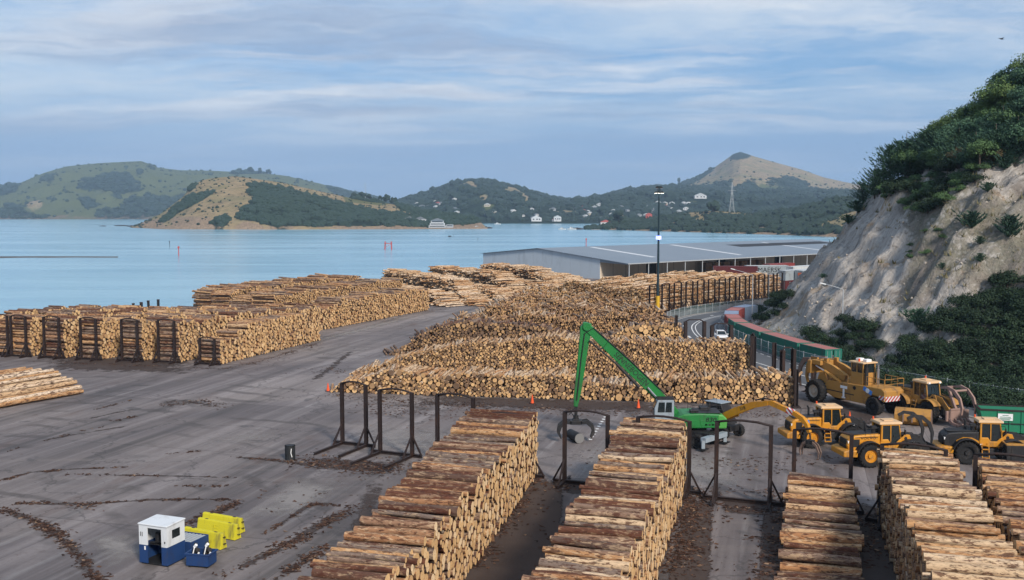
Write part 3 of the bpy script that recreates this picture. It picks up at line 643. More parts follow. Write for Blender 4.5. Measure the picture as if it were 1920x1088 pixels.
def row(A, B_, loglen, pile, side, rbr, rer, jit=.12, yaw=.02, topyaw=.06, tilt=.01, seed=1, prof=None, lenv=.0, hold=False):
    """logs lying square to the ground line A->B; they start on that line and run to its 'side' (+1 left of A->B)"""
    rg = np.random.default_rng(seed); A = np.array(A, float); B_ = np.array(B_, float); d = B_-A; L = np.linalg.norm(d); d /= L
    nrm = np.array([-d[1], d[0]])*side
    P0, P1, R0, R1, RB, RE, INF = [], [], [], [], [], [], []
    for (t, z, r) in pile:
        top = prof is not None and z > prof(t)-.75
        y = rg.normal()*(topyaw if top else yaw); ll = loglen*(1+rg.normal()*lenv); o = rg.normal()*jit
        if top: o += rg.normal()*jit*.8
        dv = nrm*math.cos(y) + d*math.sin(y); s = A + d*t + nrm*o; dz = rg.normal()*tilt*(2 if top else 1)*ll
        e = s + dv*ll; tp = rg.uniform(.82, 1.0)
        flip = rg.random() < .5
        P0.append((s[0], s[1], z)); P1.append((e[0], e[1], max(z+dz, r))); R0.append(r*(tp if flip else 1)); R1.append(r*(1 if flip else tp))
        RB.append(rg.uniform(*rbr)); RE.append(rg.uniform(*rer)); INF.append((t, z, r, top))
    if hold: return P0, P1, R0, R1, RB, RE, INF
    if len(P0): to_mass(P0, P1, R0, R1, RB, RE)
    return nrm
def rlog(mu, s, lo, hi): return lambda rg: min(hi, max(lo, rg.gauss(mu, s)))
def rmix(rg): return min(.40, max(.10, rg.gauss(.14, .035) if rg.random() < .66 else rg.gauss(.23, .06)))

# ------------------------------------------------------------------ the three front rows of the central block (ends to the camera)
def face_z(px, py, A, B_):
    a, bb = np.array(A), np.array(B_); d = ray(px, py); k = d[0]/d[1]
    den = (bb[0]-a[0]) - k*(bb[1]-a[1]); t = (k*a[1]-a[0])/den; y = a[1]+(bb[1]-a[1])*t
    return t*np.linalg.norm(bb-a), CAMZ + d[2]/d[1]*y
def facerow(Lp, Rp, tops, loglen, rfun, rbr, rer, seed, topyaw=.10):
    A, B_ = P(*Lp), P(*Rp); pts = [face_z(px, py, A, B_) for px, py in tops]
    tx = [p[0] for p in pts]; tz = [p[1] for p in pts]; L = math.dist(A, B_)
    prof = lambda t: float(np.interp(t, tx, tz))
    pile = deposit(L, prof, rfun, seed=seed)
    row(A, B_, loglen, pile, 1, rbr, rer, jit=.16, yaw=.02, topyaw=topyaw, tilt=.012, seed=seed, prof=prof, lenv=.04)
    return A, B_
facerow((617, 736), (1493, 762), [(617, 732), (643, 714), (693, 705), (733, 690), (777, 697), (827, 705), (860, 698), (907, 699), (943, 704), (1060, 700), (1087, 713), (1177, 721), (1217, 706), (1273, 709), (1329, 704), (1372, 711), (1442, 696), (1490, 706)], 4.6, rmix, (.62, 1.0), (.08, .84), 11, .13)
facerow((655, 703), (1412, 712), [(655, 700), (717, 682), (760, 664), (813, 654), (860, 644), (887, 640), (943, 641), (1003, 632), (1040, 629), (1082, 636), (1138, 637), (1217, 638), (1301, 641), (1357, 640), (1394, 640), (1410, 650)], 4.4, lambda rg: min(.27, max(.09, rg.gauss(.14, .035))), (.62, 1.0), (.12, .76), 12, .13)
facerow((722, 667), (1150, 671), [(722, 664), (767, 643), (793, 622), (843, 607), (877, 600), (899, 603), (955, 606), (1017, 611), (1041, 620), (1090, 630), (1150, 632)], 4.4, lambda rg: min(.36, max(.10, rg.gauss(.19, .06))), (.10, .55), (.05, .55), 13, .16)
facerow((1146, 671), (1292, 673), [(1146, 626), (1190, 609), (1265, 606), (1292, 622)], 4.6, lambda rg: min(.46, max(.16, rg.gauss(.29, .07))), (.35, .95), (.35, .85), 14, .16)
# rows behind them, lower in the picture's depth: hummocky tops, weathered grey ends
def backrow(Lp, Rp, h, d, rbr, rer, seed, loglen=4.5, topyaw=.17, tilt=.02):
    A, B_ = P(*Lp), P(*Rp); L = math.dist(A, B_); rg = np.random.default_rng(seed); ph = rg.random(4)*6
    prof = lambda t: min(h, .3 + t*.42)*(1+.10*math.sin(t*.5+ph[0])+.07*math.sin(t*1.3+ph[1])+.05*math.sin(t*2.9+ph[2])) if t < L-2 else h*.9
    row(A, B_, loglen, hexpile(L, prof, d, seed), 1, rbr, rer, .25, .06, topyaw, tilt, seed, prof, .08)
backrow((770, 641), (1266, 640), 4.1, .33, (.40, .95), (.15, .62), 21)
backrow((818, 621), (1250, 618), 3.9, .33, (.55, 1.0), (.15, .60), 22)
backrow((860, 603), (1215, 602), 3.6, .33, (.55, 1.0), (.18, .62), 23)
backrow((897, 587), (1160, 587), 3.3, .35, (.55, 1.0), (.20, .60), 24)
backrow((925, 574), (1118, 574), 3.0, .35, (.55, 1.0), (.30, .70), 25)
backrow((948, 562), (1090, 562), 2.8, .36, (.55, 1.0), (.30, .70), 26)

# ------------------------------------------------------------------ waterside block on the left: rows run away from the camera, end gates face it
GATES = []          # (x, y, heading, width, height)
AX1 = np.array([.314, .949]); N1 = np.array([.949, -.314])
LB = [(-66, 664, 26, 5.2), (2, 667, 27, 5.2), (36, 669, 27, 5.4), (98, 672, 30, 5.3), (167, 675, 36, 5.4), (244, 678, 42, 5.5), (313, 680, 44, 5.4), (389, 684, 27, 4.9)]
for k, (px, py, ln, h) in enumerate(LB):
    c = np.array(P(px, py)); w = 3.3; last = k == len(LB)-1
    A = c + N1*w/2 + AX1*.4; B_ = A + AX1*ln
    hp = (lambda t: (3.3 if t < 4.2 else (4.2 if t < 6.5 else 4.9)) - max(0, t-22)*.42) if last else (lambda t, h=h: h*(1+.05*math.sin(t*.9+h*7)+.03*math.sin(t*2.3)) - (max(0, t-14)*.05))
    pile = deposit(ln, hp, lambda rg: min(.38, max(.13, rg.gauss(.22, .05))), fails=30, K=7, seed=30+k)
    row(A, B_, w, pile, 1, (.18, .80) if k % 3 else (.12, .6), (.42, .88), .10, .02, .06, .01, 30+k, hp, .04)
    if not last: GATES.append((c[0], c[1], math.atan2(N1[1], N1[0]), 2.6, 5.7))
    else: GATES.append((c[0], c[1], math.atan2(N1[1], N1[0]), 2.3, 3.5))
# second waterside block
AX2 = np.array([.396, .918]); N2 = np.array([.918, -.396])
for k, (px, py, ln, h, w) in enumerate([(617, 617, 37, 4.8, 5.0), (564, 611, 42, 3.0, 5.0), (515, 603, 48, 5.0, 5.2), (470, 594, 50, 4.2, 5.0), (432, 586, 50, 4.7, 5.0), (398, 579, 48, 4.3, 5.0)]):
    A = np.array(P(px, py)); B_ = A + AX2*ln
    hp = lambda t, h=h, k=k: h*(1+.05*math.sin(t*.5+k)+.04*math.sin(t*1.7+k)) - max(0, 4-t)*(.5 if k == 0 else .12)
    row(A, B_, w, hexpile(ln, hp, .40 if k != 2 else .34, 50+k), 1, (.25, .85), (.45, .85) if k in (0, 2) else (.3, .8), .15, .03, .08, .015, 50+k, hp, .05)
# far block turned the other way: ends to the left, sloping pale flanks to the right
AX3 = np.array([-.47, .88])
T1, T4 = np.array(P(872, 574)), np.array(P(1118, 545))
for k in range(7):
    A = T1*(1-k/6)+T4*k/6 + (AX3*(-3 if k in (2, 4) else 0)); ln = 52 if k < 5 else 44
    h = [2.6, 5.0, 2.7, 5.2, 2.9, 5.6, 3.6][k]
    hp = lambda t, h=h, k=k: min(h, .6+t*.36)*(1+.05*math.sin(t*.6+k*2)+.04*math.sin(t*1.9))
    row(A, A+AX3*ln, 5.2, hexpile(ln, hp, .40, 60+k), 1, (.66, 1.0), (.05, .30), .3, .04, .14, .02, 60+k, hp, .10)
    # slumped tip
for k in range(4):
    A = T1*(1-k/4)+T4*k/4 + np.array([3.2, -2.0])
    hp = lambda t: max(.4, 1.6-abs(t-4)*.3)
    row(A, A+np.array([-.62, .78])*8, 5.5, hexpile(8, hp, .42, 160+k), -1, (.6, 1), (.4, .9), .6, .15, .3, .03, 160+k, hp, .1)
# block beside the road: rows run into the yard, gates on the road side
G0, G1 = np.array([26.9, 197.5]), np.array([66.3, 241.8]); GD = (G1-G0)/np.linalg.norm(G1-G0); GN = np.array([-GD[1], GD[0]])
for k in range(13):
    c = G0 + GD*(2.2+4.55*k); ln = 15 if k < 2 else 26 + (k % 3)*3
    A = c - GD*1.9 + GN*.6; h = 5.2 + .3*math.sin(k*2.1)
    hp = lambda t, h=h, k=k: h*(1+.05*math.sin(t*.7+k*1.3)+.03*math.sin(t*2.1)) - max(0, t-ln+5)*.35
    row(A, A+GN*ln, 3.8, hexpile(ln, hp, .40, 80+k), -1, (.62, 1.0), (.25, .75), .15, .03, .10, .02, 80+k, hp, .05)
    GATES.append((c[0], c[1], math.atan2(GD[1], GD[0]), 2.7, 5.7))

# ------------------------------------------------------------------ foreground stacks; their best-seen logs become separate objects
FORE = [
 dict(key='leftmost foreground stack', short='leftmost foreground stack', far=((880, 768), (1009, 775)), near=((590, 1060), (738, 1074)), z=(4.8, 4.8), face='R', rb=(.0, .70), re=(.55, 1.0), seed=101),
 dict(key='stack beside the grapple', short='stack beside the grapple', far=((1169, 785), (1287, 793)), near=((1010, 1050), (1173, 1066)), z=(4.9, 4.9), face='R', rb=(.08, .92), re=(.55, 1.0), seed=102),
 dict(key='low sloping stack between two empty bays', short='low sloping stack', far=((1479, 876), (1604, 888)), near=((1462, 1060), (1616, 1072)), z=(3.1, .55), face='F', rb=(.15, .82), re=(.35, .8), seed=103),
 dict(key='wide pale stack near the bottom right', short='wide pale stack', far=((1646, 829), (1775, 838)), near=((1737, 1049), (1925, 1064)), z=(4.9, 4.9), face='L', rb=(.40, 1.0), re=(.10, .5), seed=104),
 dict(key='russet stack at the right edge', short='russet stack at right edge', far=((1827, 853), (1950, 862)), near=((1905, 1005), (2055, 1016)), z=(4.6, 4.6), face='L', rb=(.1, .85), re=(.35, .9), seed=105)]
CAND = []
for F in FORE:
    (fl, fr), (nl, nr) = F['far'], F['near']; z0, z1 = F['z']
    FL, FR, NL, NR = (np.array(P(*q, zz)) for q, zz in ((fl, z0), (fr, z0), (nl, z1), (nr, z1)))
    axis = ((NL+NR)-(FL+FR))/2; L0 = np.linalg.norm(axis); axis /= L0; ext = max(1.0, ((FL+FR)[1]/2-37)/(-axis[1])/L0); L = L0*ext
    zf = lambda t, z0=z0, z1=z1, L0=L0, s=F['seed']: max(.5, z0+(z1-z0)*t/L0)*(1+.025*math.sin(t*1.1+s)+.02*math.sin(t*2.7+s))+.05+.34*mnoise.noise(Vector((t*1.9, s, 0)))
    rf = (lambda rg: min(.38, max(.14, rg.gauss(.235, .055)))) if F['seed'] in (101, 102) else (lambda rg: min(.38, max(.16, rg.gauss(.255, .055))))
    pile = deposit(L, zf, rf, fails=45, K=8, seed=F['seed']); rg = np.random.default_rng(F['seed'])
    F['lane'] = (FL, FR, NL, NR)
    recs = []
    for (t, z, r) in pile:
        r *= .925; u = t/L0; l = FL*(1-u)+NL*u; rr = FR*(1-u)+NR*u; d = (rr-l)/np.linalg.norm(rr-l)
        top = z > zf(t)-.55
        o0, o1 = rg.normal()*(.14 if top else .06), rg.normal()*(.15 if top else .06); yw = rg.normal()*(.10 if top else .03)
        l = l + d*o0 + axis*yw; rr = rr + d*o1 - axis*yw
        recs.append([t, z, r, (l[0], l[1], z), (rr[0], rr[1], z+rg.normal()*(.05 if top else .02)), rg.uniform(*F['rb']), rg.uniform(*F['re']), rg.uniform(.85, 1.0), rg.random() < .5])
    F['recs'] = recs
    ts = np.array([q[0] for q in recs]); zs = np.array([q[1] for q in recs]); rs = np.array([q[2] for q in recs])
    for i, q in enumerate(recs):
        above = np.clip((rs+q[2]-abs(ts-q[0]))/(2*q[2]), 0, 1)*(zs > q[1]+.05)*(zs < q[1]+1.2); vis_top = max(0, 1-above.sum()*1.0)
        mid = (np.array(q[3])+np.array(q[4]))/2; px, py = to_px(*mid); e = q[4] if F['face'] == 'R' else q[3]; ex, ey = to_px(*e); sc = FPX/mid[1]; ln = math.dist(q[3], q[4])
        inside = -90 < px < 2010 and py < 1120; ein = -5 < ex < 1925 and ey < 1095
        score = 0; kind = None
        if vis_top > .25 and inside: score = ln*2*q[2]*sc*sc*vis_top*.7; kind = 'top'
        fs = math.pi*q[2]**2*sc*sc*(.55 if F['face'] == 'R' else .2)
        if ein and F['face'] != 'F' and fs > score: score = max(score, fs); kind = kind or 'end'
        if F['face'] != 'F' and kind == 'top' and not ein: pass
        if score > 0: CAND.append((score, F, i, kind))
# loose pile of long logs on the left: a broad low heap whose sawn tips face the lane
LP = dict(key='loose heap of long pale logs at the left edge', short='loose heap at left edge', recs=[], face='R')
tip = np.array(P(176, 737)); dl_ = np.array([-.46, -.888]); back = np.array([-.888, .46])
lp_pile = [(t, z, r) for (t, z, r) in deposit(9.0, lambda t: min(2.7, .45+t*.55), lambda rg: min(.36, max(.20, rg.gauss(.27, .04))), fails=30, K=9, seed=201)]
rg = np.random.default_rng(201)
for (t, z, r) in lp_pile:
    s = tip + back*t + dl_*(abs(rg.normal())*.5 + .35*z + .1*t); e = s + (dl_+back*rg.normal()*.03)*rg.uniform(13, 15)
    LP['recs'].append([t, z, r, (e[0], e[1], z+rg.normal()*.06), (s[0], s[1], z), rg.uniform(.66, 1.0), rg.uniform(.4, .8), rg.uniform(.7, .9), False])
ts = np.array([q[0] for q in LP['recs']]); zs = np.array([q[1] for q in LP['recs']])
for i, q in enumerate(LP['recs']):
    hid = ((abs(ts-q[0]) < .35) & (zs > q[1]+.1)).sum() + ((ts < q[0]-.2) & (zs > q[1]+.25)).sum()*.3
    mid = np.array(q[4]); sc = FPX/mid[1]
    CAND.append((6*2*q[2]*sc*sc*max(.05, .8-hid*.5), LP, i, 'top' if hid < 1 else 'end'))
CAND.sort(key=lambda c: -c[0])
N_SEP = 296
chosen = {}
for sc_, F, i, kind in CAND[:N_SEP]: chosen.setdefault(F['key'], {})[i] = kind

def ordinal(n):
    w = ['', 'first', 'second', 'third', 'fourth', 'fifth', 'sixth', 'seventh', 'eighth', 'ninth', 'tenth', 'eleventh', 'twelfth', 'thirteenth', 'fourteenth', 'fifteenth', 'sixteenth', 'seventeenth', 'eighteenth', 'nineteenth']
    tens = {2: 'twent', 3: 'thirt', 4: 'fort', 5: 'fift', 6: 'sixt', 7: 'sevent', 8: 'eight', 9: 'ninet'}
    if n < 20: return w[n]
    if n < 100: return tens[n//10] + ('ieth' if n % 10 == 0 else 'y-' + w[n % 10])
    return 'hundred-and-' + ordinal(n-100)
SEP = []
for F in FORE+[LP]:
    ch = chosen.get(F['key'], {}); rest_i = [i for i in range(len(F['recs'])) if i not in ch]
    if rest_i:
        q = [F['recs'][i] for i in rest_i]
        to_mass([x[3] for x in q], [x[4] for x in q], [x[2]*(x[7] if x[8] else 1) for x in q], [x[2]*(1 if x[8] else x[7]) for x in q], [x[5] for x in q], [x[6] for x in q])
    tops = sorted([i for i in ch if ch[i] == 'top'], key=lambda i: F['recs'][i][0])
    for i in ch:
        q = F['recs'][i]; sd0 = F.get('seed', 201)*1000+i
        m3 = (np.array(q[3])+np.array(q[4]))/2
        ax = (np.array(q[4])-m3); r0 = q[2]*(q[7] if q[8] else 1); r1 = q[2]*(1 if q[8] else q[7])
        a = log_arrays([-ax], [ax], [r0], [r1], None, None, 16, 9, .045, .05 if F is not LP else .12, sd0)
        nvs = a['V'].size//3
        me = npmesh('log', a['V'].reshape(-1, 3), a['q'][:, ::-1], ['log_bark'], {'lc': ('FLOAT_VECTOR', a['lc'].reshape(-1, 3)), 'rb': ('FLOAT', np.full(nvs, q[5]))})
        o = link('log', me); o.location = m3
        for s_ in (0, 1):
            vv = a['E'][0, s_]; ctr = vv.mean(0)
            em = npmesh('cut_end', vv-ctr, np.arange(16)[None, ::(1 if s_ == 0 else -1)], ['log_end'], {'lc': ('FLOAT_VECTOR', a['elc'][0, s_]), 're': ('FLOAT', np.full(16, q[6]))}, smooth=False)
            eo = link('cut_end', em, o); eo.location = ctr
        tone = 'dark brown' if q[5] < .3 else 'grey brown' if q[5] < .55 else 'tan' if q[5] < .75 else 'pale'
        if ch[i] == 'top':
            n_ = tops.index(i)+1
            lab = '%s log atop the %s, %s from far end' % (tone, F['short'], ordinal(n_)) if F is not LP else '%s log in the %s, %s from its near side' % (tone, F['short'], ordinal(n_))
        else:
            lab = 'log in the side of the %s, seen by its sawn end' % F['short'] if F is not LP else 'half buried log in the ' + F['short']
        tag(o, lab, 'log', 'logs of the ' + F['key']); SEP.append(o)
cat_ = {k: np.concatenate(v) for k, v in LOGS_ALL.items()}
mass = link('logs', logs_mesh('logs', cat_['p0'], cat_['p1'], cat_['r0'], cat_['r1'], cat_['rb'], cat_['re'], 9, 2, .05, 0, 5))
tag(mass, None, None, kind='stuff')
print('LOGS', len(cat_['r0']), 'separate', len(SEP))
# ------------------------------------------------------------------ cut hillside beside the road
m, g, b = newmat('clay_slope')
po = g.pos(); cov = g.attr('grassy'); sl_ = g.attr('downs', 'Vector')
fine = g.noise(po, .9, 8, .7); med = g.noise(po, .16, 6, .65); runs = g.noise(g.mapping(sl_, (.42, .10, 1)), 1.0, 9, .70, 1.4); runs2 = g.noise(g.mapping(sl_, (1.5, .35, 1)), 1.0, 6, .7, .9)
och = g.noise(g.mapping(po, (1, 1, .8), (0, 0, 0), (4, 1, 8)), .13, 6, .7)
col = g.mix(g.step(runs, .36, .66), (.31, .285, .26), (.52, .485, .44))
col = g.mix(g.math('MULTIPLY', g.step(runs2, .48, .72), .35), col, (.60, .56, .50))
col = g.mix(g.math('MULTIPLY', g.step(och, .54, .68), .8), col, (.30, .195, .10))
col = g.mix(g.math('MULTIPLY', g.step(med, .5, .72), .5), col, (.17, .135, .11))
gc = g.mix(g.step(fine, .35, .65), (.085, .095, .050), (.30, .27, .225)); gc = g.mix(g.step(med, .45, .7), gc, (.235, .205, .18))
col = g.mix(g.step(g.math('ADD', cov, g.math('MULTIPLY', g.math('SUBTRACT', g.math('ADD', fine, med), 1.0), .9)), .42, .62), col, gc)
col = g.mix(g.math('MULTIPLY', g.step(g.noise(po, 1.6, 7, .75), .54, .66), .6), col, (.085, .07, .055))
vor = g.add('ShaderNodeTexVoronoi', feature='DISTANCE_TO_EDGE'); wq = g.add('ShaderNodeVectorMath', operation='SCALE'); g.put(wq.inputs[0], g.noise(po, .7, 4, .6, out='Color')); wq.inputs['Scale'].default_value = 2.0
g.put(vor.inputs['Vector'], g.mapping(g.vmath('ADD', po, wq.outputs[0]), (1, 1, .55))); vor.inputs['Scale'].default_value = .55
crk = g.step(vor.outputs['Distance'], .07, .0); rock_ = g.step(g.noise(po, .22, 4, .6), .47, .58)
col = g.mix(g.math('MULTIPLY', g.math('MULTIPLY', crk, rock_), .22), col, (.12, .10, .085))
setb(g, b, col, .95, 0, g.bump(g.math('SUBTRACT', g.math('ADD', fine, g.math('MULTIPLY', runs2, .6)), g.math('MULTIPLY', crk, .10)), 1.0, .45), .1)
BASE = offset(ROADC, 8.6); GS = .55
gx, gy = np.meshgrid(np.arange(30, 215, GS), np.arange(55, 275, GS), indexing='ij')
def seg_dist(x, y, line):
    best = np.full(x.shape, 1e9); sgn = np.ones(x.shape); par = np.zeros(x.shape)
    for i in range(len(line)-1):
        ax, ay = line[i]; bx, by = line[i+1]; dx, dy = bx-ax, by-ay; l2 = dx*dx+dy*dy
        t = np.clip(((x-ax)*dx+(y-ay)*dy)/l2, 0, 1); qx, qy = ax+dx*t, ay+dy*t; d2 = (x-qx)**2+(y-qy)**2
        w = d2 < best; best = np.where(w, d2, best); cr = dx*(y-ay)-dy*(x-ax); sgn = np.where(w, np.where(cr < 0, 1, -1), sgn); par = np.where(w, i+t, par)
    return np.sqrt(best)*sgn, par
HD, HP = seg_dist(gx, gy, BASE)
BY = np.interp(HP, np.arange(len(BASE)), BASE[:, 1])
wr = 1/(1+np.exp((BY-121)/4.0))                 # 1 on the bushy right, 0 on the bare cut
fR = np.interp(HD, [0, 3, 8, 16, 26, 40, 58, 80, 120], [0, .8, 4.0, 9.5, 16.5, 26, 38.5, 51, 60])
fC = np.interp(HD, [0, 2, 6, 14, 21, 27, 36, 48, 66, 90, 130], [0, .6, 4.2, 13.2, 22, 26, 32.5, 43.5, 55.5, 63, 66])
HZ = fR*wr + fC*(1-wr)
nz1 = fbm(gx, gy, 1/14, 5, 3.1); nz2 = fbm(HP*1.0, HD*.10, .30, 4, 7.7); nz3 = fbm(gx, gy, 1/3.5, 3, 1.1)
env = np.clip(HD/8, 0, 1)
rdg = 1-np.abs(fbm(gx*1.0, gy*.8, 1/7.5, 5, 9.3))*1.6; rd2 = 1-np.abs(fbm(gx, gy, 1/2.6, 4, 4.9))*1.5
HZ = HZ + env*(nz1*2.2*(.5+.5*wr) + nz2*1.5*(1-wr) + nz3*.35 + (rdg*1.9+rd2*.65)*(1-wr*.65)-1.6)
HZ = HZ + env*(1-wr)*.42*np.sin(HZ*1.15+nz1*2.5+nz3)*np.clip(nz1+.6, 0, 1)
HZ = np.where(HD < 0, -.3 + np.maximum(HD, -2)*.2, np.maximum(HZ, .02))
nxg, nyg = gx.shape; idx = np.arange(nxg*nyg).reshape(nxg, nyg)
q = np.stack([idx[:-1, :-1], idx[1:, :-1], idx[1:, 1:], idx[:-1, 1:]], -1).reshape(-1, 4)
keep = (HD > -1.5).ravel(); q = q[keep[q].all(1)]
V = np.stack([gx, gy, HZ], -1)
hpx, hpy = 960 + FPX*gx/gy, HOR - (HZ-CAMZ)/gy*FPX
grassy = np.clip(.10 + .55*wr*(HD > 7) + np.clip((HD-27)/10, 0, 1)*.8 + (HD < 3)*.45 + np.clip((BY-176)/12, 0, 1)*np.clip(1-HD/14, 0, 1)*.6, 0, 1)
def blur(a, n):
    for _ in range(n): a = (np.roll(a, 1, 0)+np.roll(a, -1, 0)+np.roll(a, 1, 1)+np.roll(a, -1, 1)+a)/5
    return a
grassy = np.where(inpoly(hpx, hpy, [(1660, 345), (1760, 335), (1860, 350), (1830, 400), (1760, 450), (1690, 460), (1680, 400)]), np.maximum(grassy, .62), grassy)
grassy = np.where(inpoly(hpx, hpy, [(1640, 590), (1680, 540), (1780, 520), (1700, 600), (1660, 660)]), np.maximum(grassy, .5), grassy)
grassy = np.where(inpoly(hpx, hpy, [(1690, 480), (1720, 425), (1930, 335), (1990, 320), (1990, 560), (1780, 525), (1690, 575)]), np.maximum(grassy, .60), grassy)
grassy = blur(grassy, 14)
me = npmesh('terrain', V.reshape(-1, 3), q, ['clay_slope'], {'grassy': ('FLOAT', grassy), 'downs': ('FLOAT_VECTOR', np.stack([HP*1.6, HD, 0*HD], -1).reshape(-1, 3))})
tag(link('terrain', me), None, None, kind='structure')
def hz_at(x, y):
    i = int(round((x-30)/GS)); j = int(round((y-55)/GS))
    if 0 <= i < nxg and 0 <= j < nyg: return max(HZ[i, j], 0) if HD[i, j] > 0 else 0
    return 0
def HILL(px, py):
    """point of the slope seen at a photo position"""
    d = ray(px, py); y = 70.0
    while y < 270:
        x = d[0]/d[1]*y; z = CAMZ + d[2]/d[1]*y
        if x > 30 and hz_at(x, y) >= z: return (x, y, hz_at(x, y))
        y += .4
    return HILL(px, py+7) if py < 700 and px > 1560 else None

# ------------------------------------------------------------------ plants
def leaves(rg, pts, size, nrm=None, jit=.9, asp=.55):
    N = len(pts); n = rg.normal(size=(N, 3))*jit + (nrm if nrm is not None else np.array([0, 0, .6])); n /= np.linalg.norm(n, axis=1)[:, None]
    a = np.cross(n, rg.normal(size=(N, 3))); a /= np.linalg.norm(a, axis=1)[:, None]; b_ = np.cross(n, a); s = size*rg.uniform(.6, 1.4, N)[:, None]
    return np.stack([pts-a*s, pts-b_*s*asp, pts+a*s, pts+b_*s*asp], 1)
def quadmesh(name, Q, mat):
    v = Q.reshape(-1, 3); return npmesh(name, v, np.arange(len(v)).reshape(-1, 4), [mat], smooth=False)
def crown_broad(seed, w, h, mat, nl=2600, lobes=16, leaf=.17, z0=.25):
    rg = np.random.default_rng(seed); out = []
    for k in range(lobes):
        a = rg.uniform(0, 6.28); q_ = rg.uniform(0, 1)**.6; c = np.array([math.cos(a)*q_*w*.36, math.sin(a)*q_*w*.36, h*(z0+.12+rg.uniform(0, .52)*(1-q_*.55))]); r = w*rg.uniform(.15, .25)
        n = nl//lobes; d = rg.normal(size=(n, 3)); d /= np.linalg.norm(d, axis=1)[:, None]; d[:, 2] = np.where(d[:, 2] < -.3, -d[:, 2]*.5, d[:, 2])
        out.append(leaves(rg, c + d*r*rg.uniform(.70, 1.08, (n, 1))*np.array([1, 1, .85]), leaf, d, .55))
    return quadmesh('crown', np.concatenate(out), mat)
def crown_conifer(seed, w, h, mat, nb=70, leaf=.16):
    rg = np.random.default_rng(seed); out = []
    for k in range(nb):
        u = (k+.5)/nb; z = h*(.06+.88*u); a = k*2.4+rg.uniform(-.4, .4); ln = w*.5*(1-u)**.75*rg.uniform(.75, 1.35)+.25
        n = int(14+26*(1-u)); t = np.sort(rg.random(n))
        x = t*ln; zz = z + (t**1.7)*ln*rg.uniform(.35, .85) - .05*x
        sp_ = rg.normal(size=n)*.16*(1-t*.7)*(ln*.45+.3)
        pts = np.stack([math.cos(a)*x - math.sin(a)*sp_, math.sin(a)*x + math.cos(a)*sp_, zz + rg.normal(size=n)*.07], 1)
        dr = np.array([math.cos(a), math.sin(a), .8]); N = n; s = leaf*rg.uniform(.8, 1.7, N)[:, None]
        ax = dr/np.linalg.norm(dr) + rg.normal(size=(N, 3))*.28; sd_ = np.cross(ax, rg.normal(size=(N, 3))); sd_ /= np.linalg.norm(sd_, axis=1)[:, None]
        out.append(np.stack([pts-ax*s, pts-sd_*s*.32, pts+ax*s*1.3, pts+sd_*s*.32], 1))
    return quadmesh('crown', np.concatenate(out), mat)
def trunk(h, r, seed, limbs=5, sp_=.3):
    rg = random.Random(seed); mb = MB(); top = Vector((rg.uniform(-.2, .2), rg.uniform(-.2, .2), h)); mb.tube([(0, 0, -.4), (rg.uniform(-.1, .1), 0, h*.45), top], [r, r*.7, r*.25], 7)
    for k in range(limbs):
        a = rg.uniform(0, 6.28); z = h*rg.uniform(.3, .75); l = h*sp_*rg.uniform(.7, 1.3)
        mb.tube([(0, 0, z), (math.cos(a)*l*.6, math.sin(a)*l*.6, z+l*.5), (math.cos(a)*l, math.sin(a)*l, z+l)], [r*.45, r*.3, r*.1], 5)
    return mb.mesh('trunk', 'bark_wood', True)
PROTO = {}
def proto(key, crowns, tr): PROTO[key] = (crowns, tr)
proto('conifer', [crown_conifer(1, 8.4, 6.4, 'needle', 120), crown_conifer(2, 7.6, 7.2, 'needle', 124), crown_conifer(3, 9.0, 5.6, 'needle', 116)], trunk(6.4, .16, 1, 3, .12))
proto('dark', [crown_broad(11, 6.5, 5.6, 'leaf_dark', 3400, 20), crown_broad(12, 7.2, 5.0, 'leaf_dark', 3600, 22)], trunk(3.6, .2, 2))
proto('mid', [crown_broad(13, 6.2, 5.2, 'leaf_mid', 3400, 20), crown_broad(14, 5.4, 5.8, 'leaf_mid', 3200, 18)], trunk(3.6, .2, 3))
proto('light', [crown_broad(15, 6.4, 4.8, 'leaf_light', 3400, 20, .15)], trunk(3.2, .18, 4))
proto('brown', [crown_broad(16, 4.6, 3.8, 'leaf_brown', 2200, 14, .14)], trunk(2.5, .12, 5))
proto('bushdark', [crown_broad(21, 4.6, 3.2, 'leaf_thicket', 2600, 16, .13, .02), crown_broad(22, 4.0, 2.6, 'leaf_thicket', 2400, 14, .12, .02), crown_broad(23, 5.2, 2.8, 'leaf_thicket', 2800, 18, .13, .02)], trunk(1.5, .1, 6, 6, .4))
proto('bushmid', [crown_broad(24, 3.4, 2.4, 'leaf_mid', 1900, 12, .11, .02)], trunk(1.2, .08, 7, 6, .4))
proto('spiky', [crown_conifer(31, 5.0, 2.4, 'needle', 44, .17), crown_conifer(32, 4.4, 3.0, 'needle', 44, .17)], trunk(1.6, .09, 8, 2, .1))
def plant(name, key, loc, s, label, cat, group, sz=1.0, rz=None):
    crowns, tr = PROTO[key]; o = empty(name, loc, random.uniform(0, 6.28) if rz is None else rz); o.scale = (s, s, s*sz)
    link('crown' if name != 'shrub' else 'foliage', random.choice(crowns), o); link('trunk' if name != 'shrub' else 'stem', tr, o)
    return tag(o, label, cat, group)
random.seed(41)
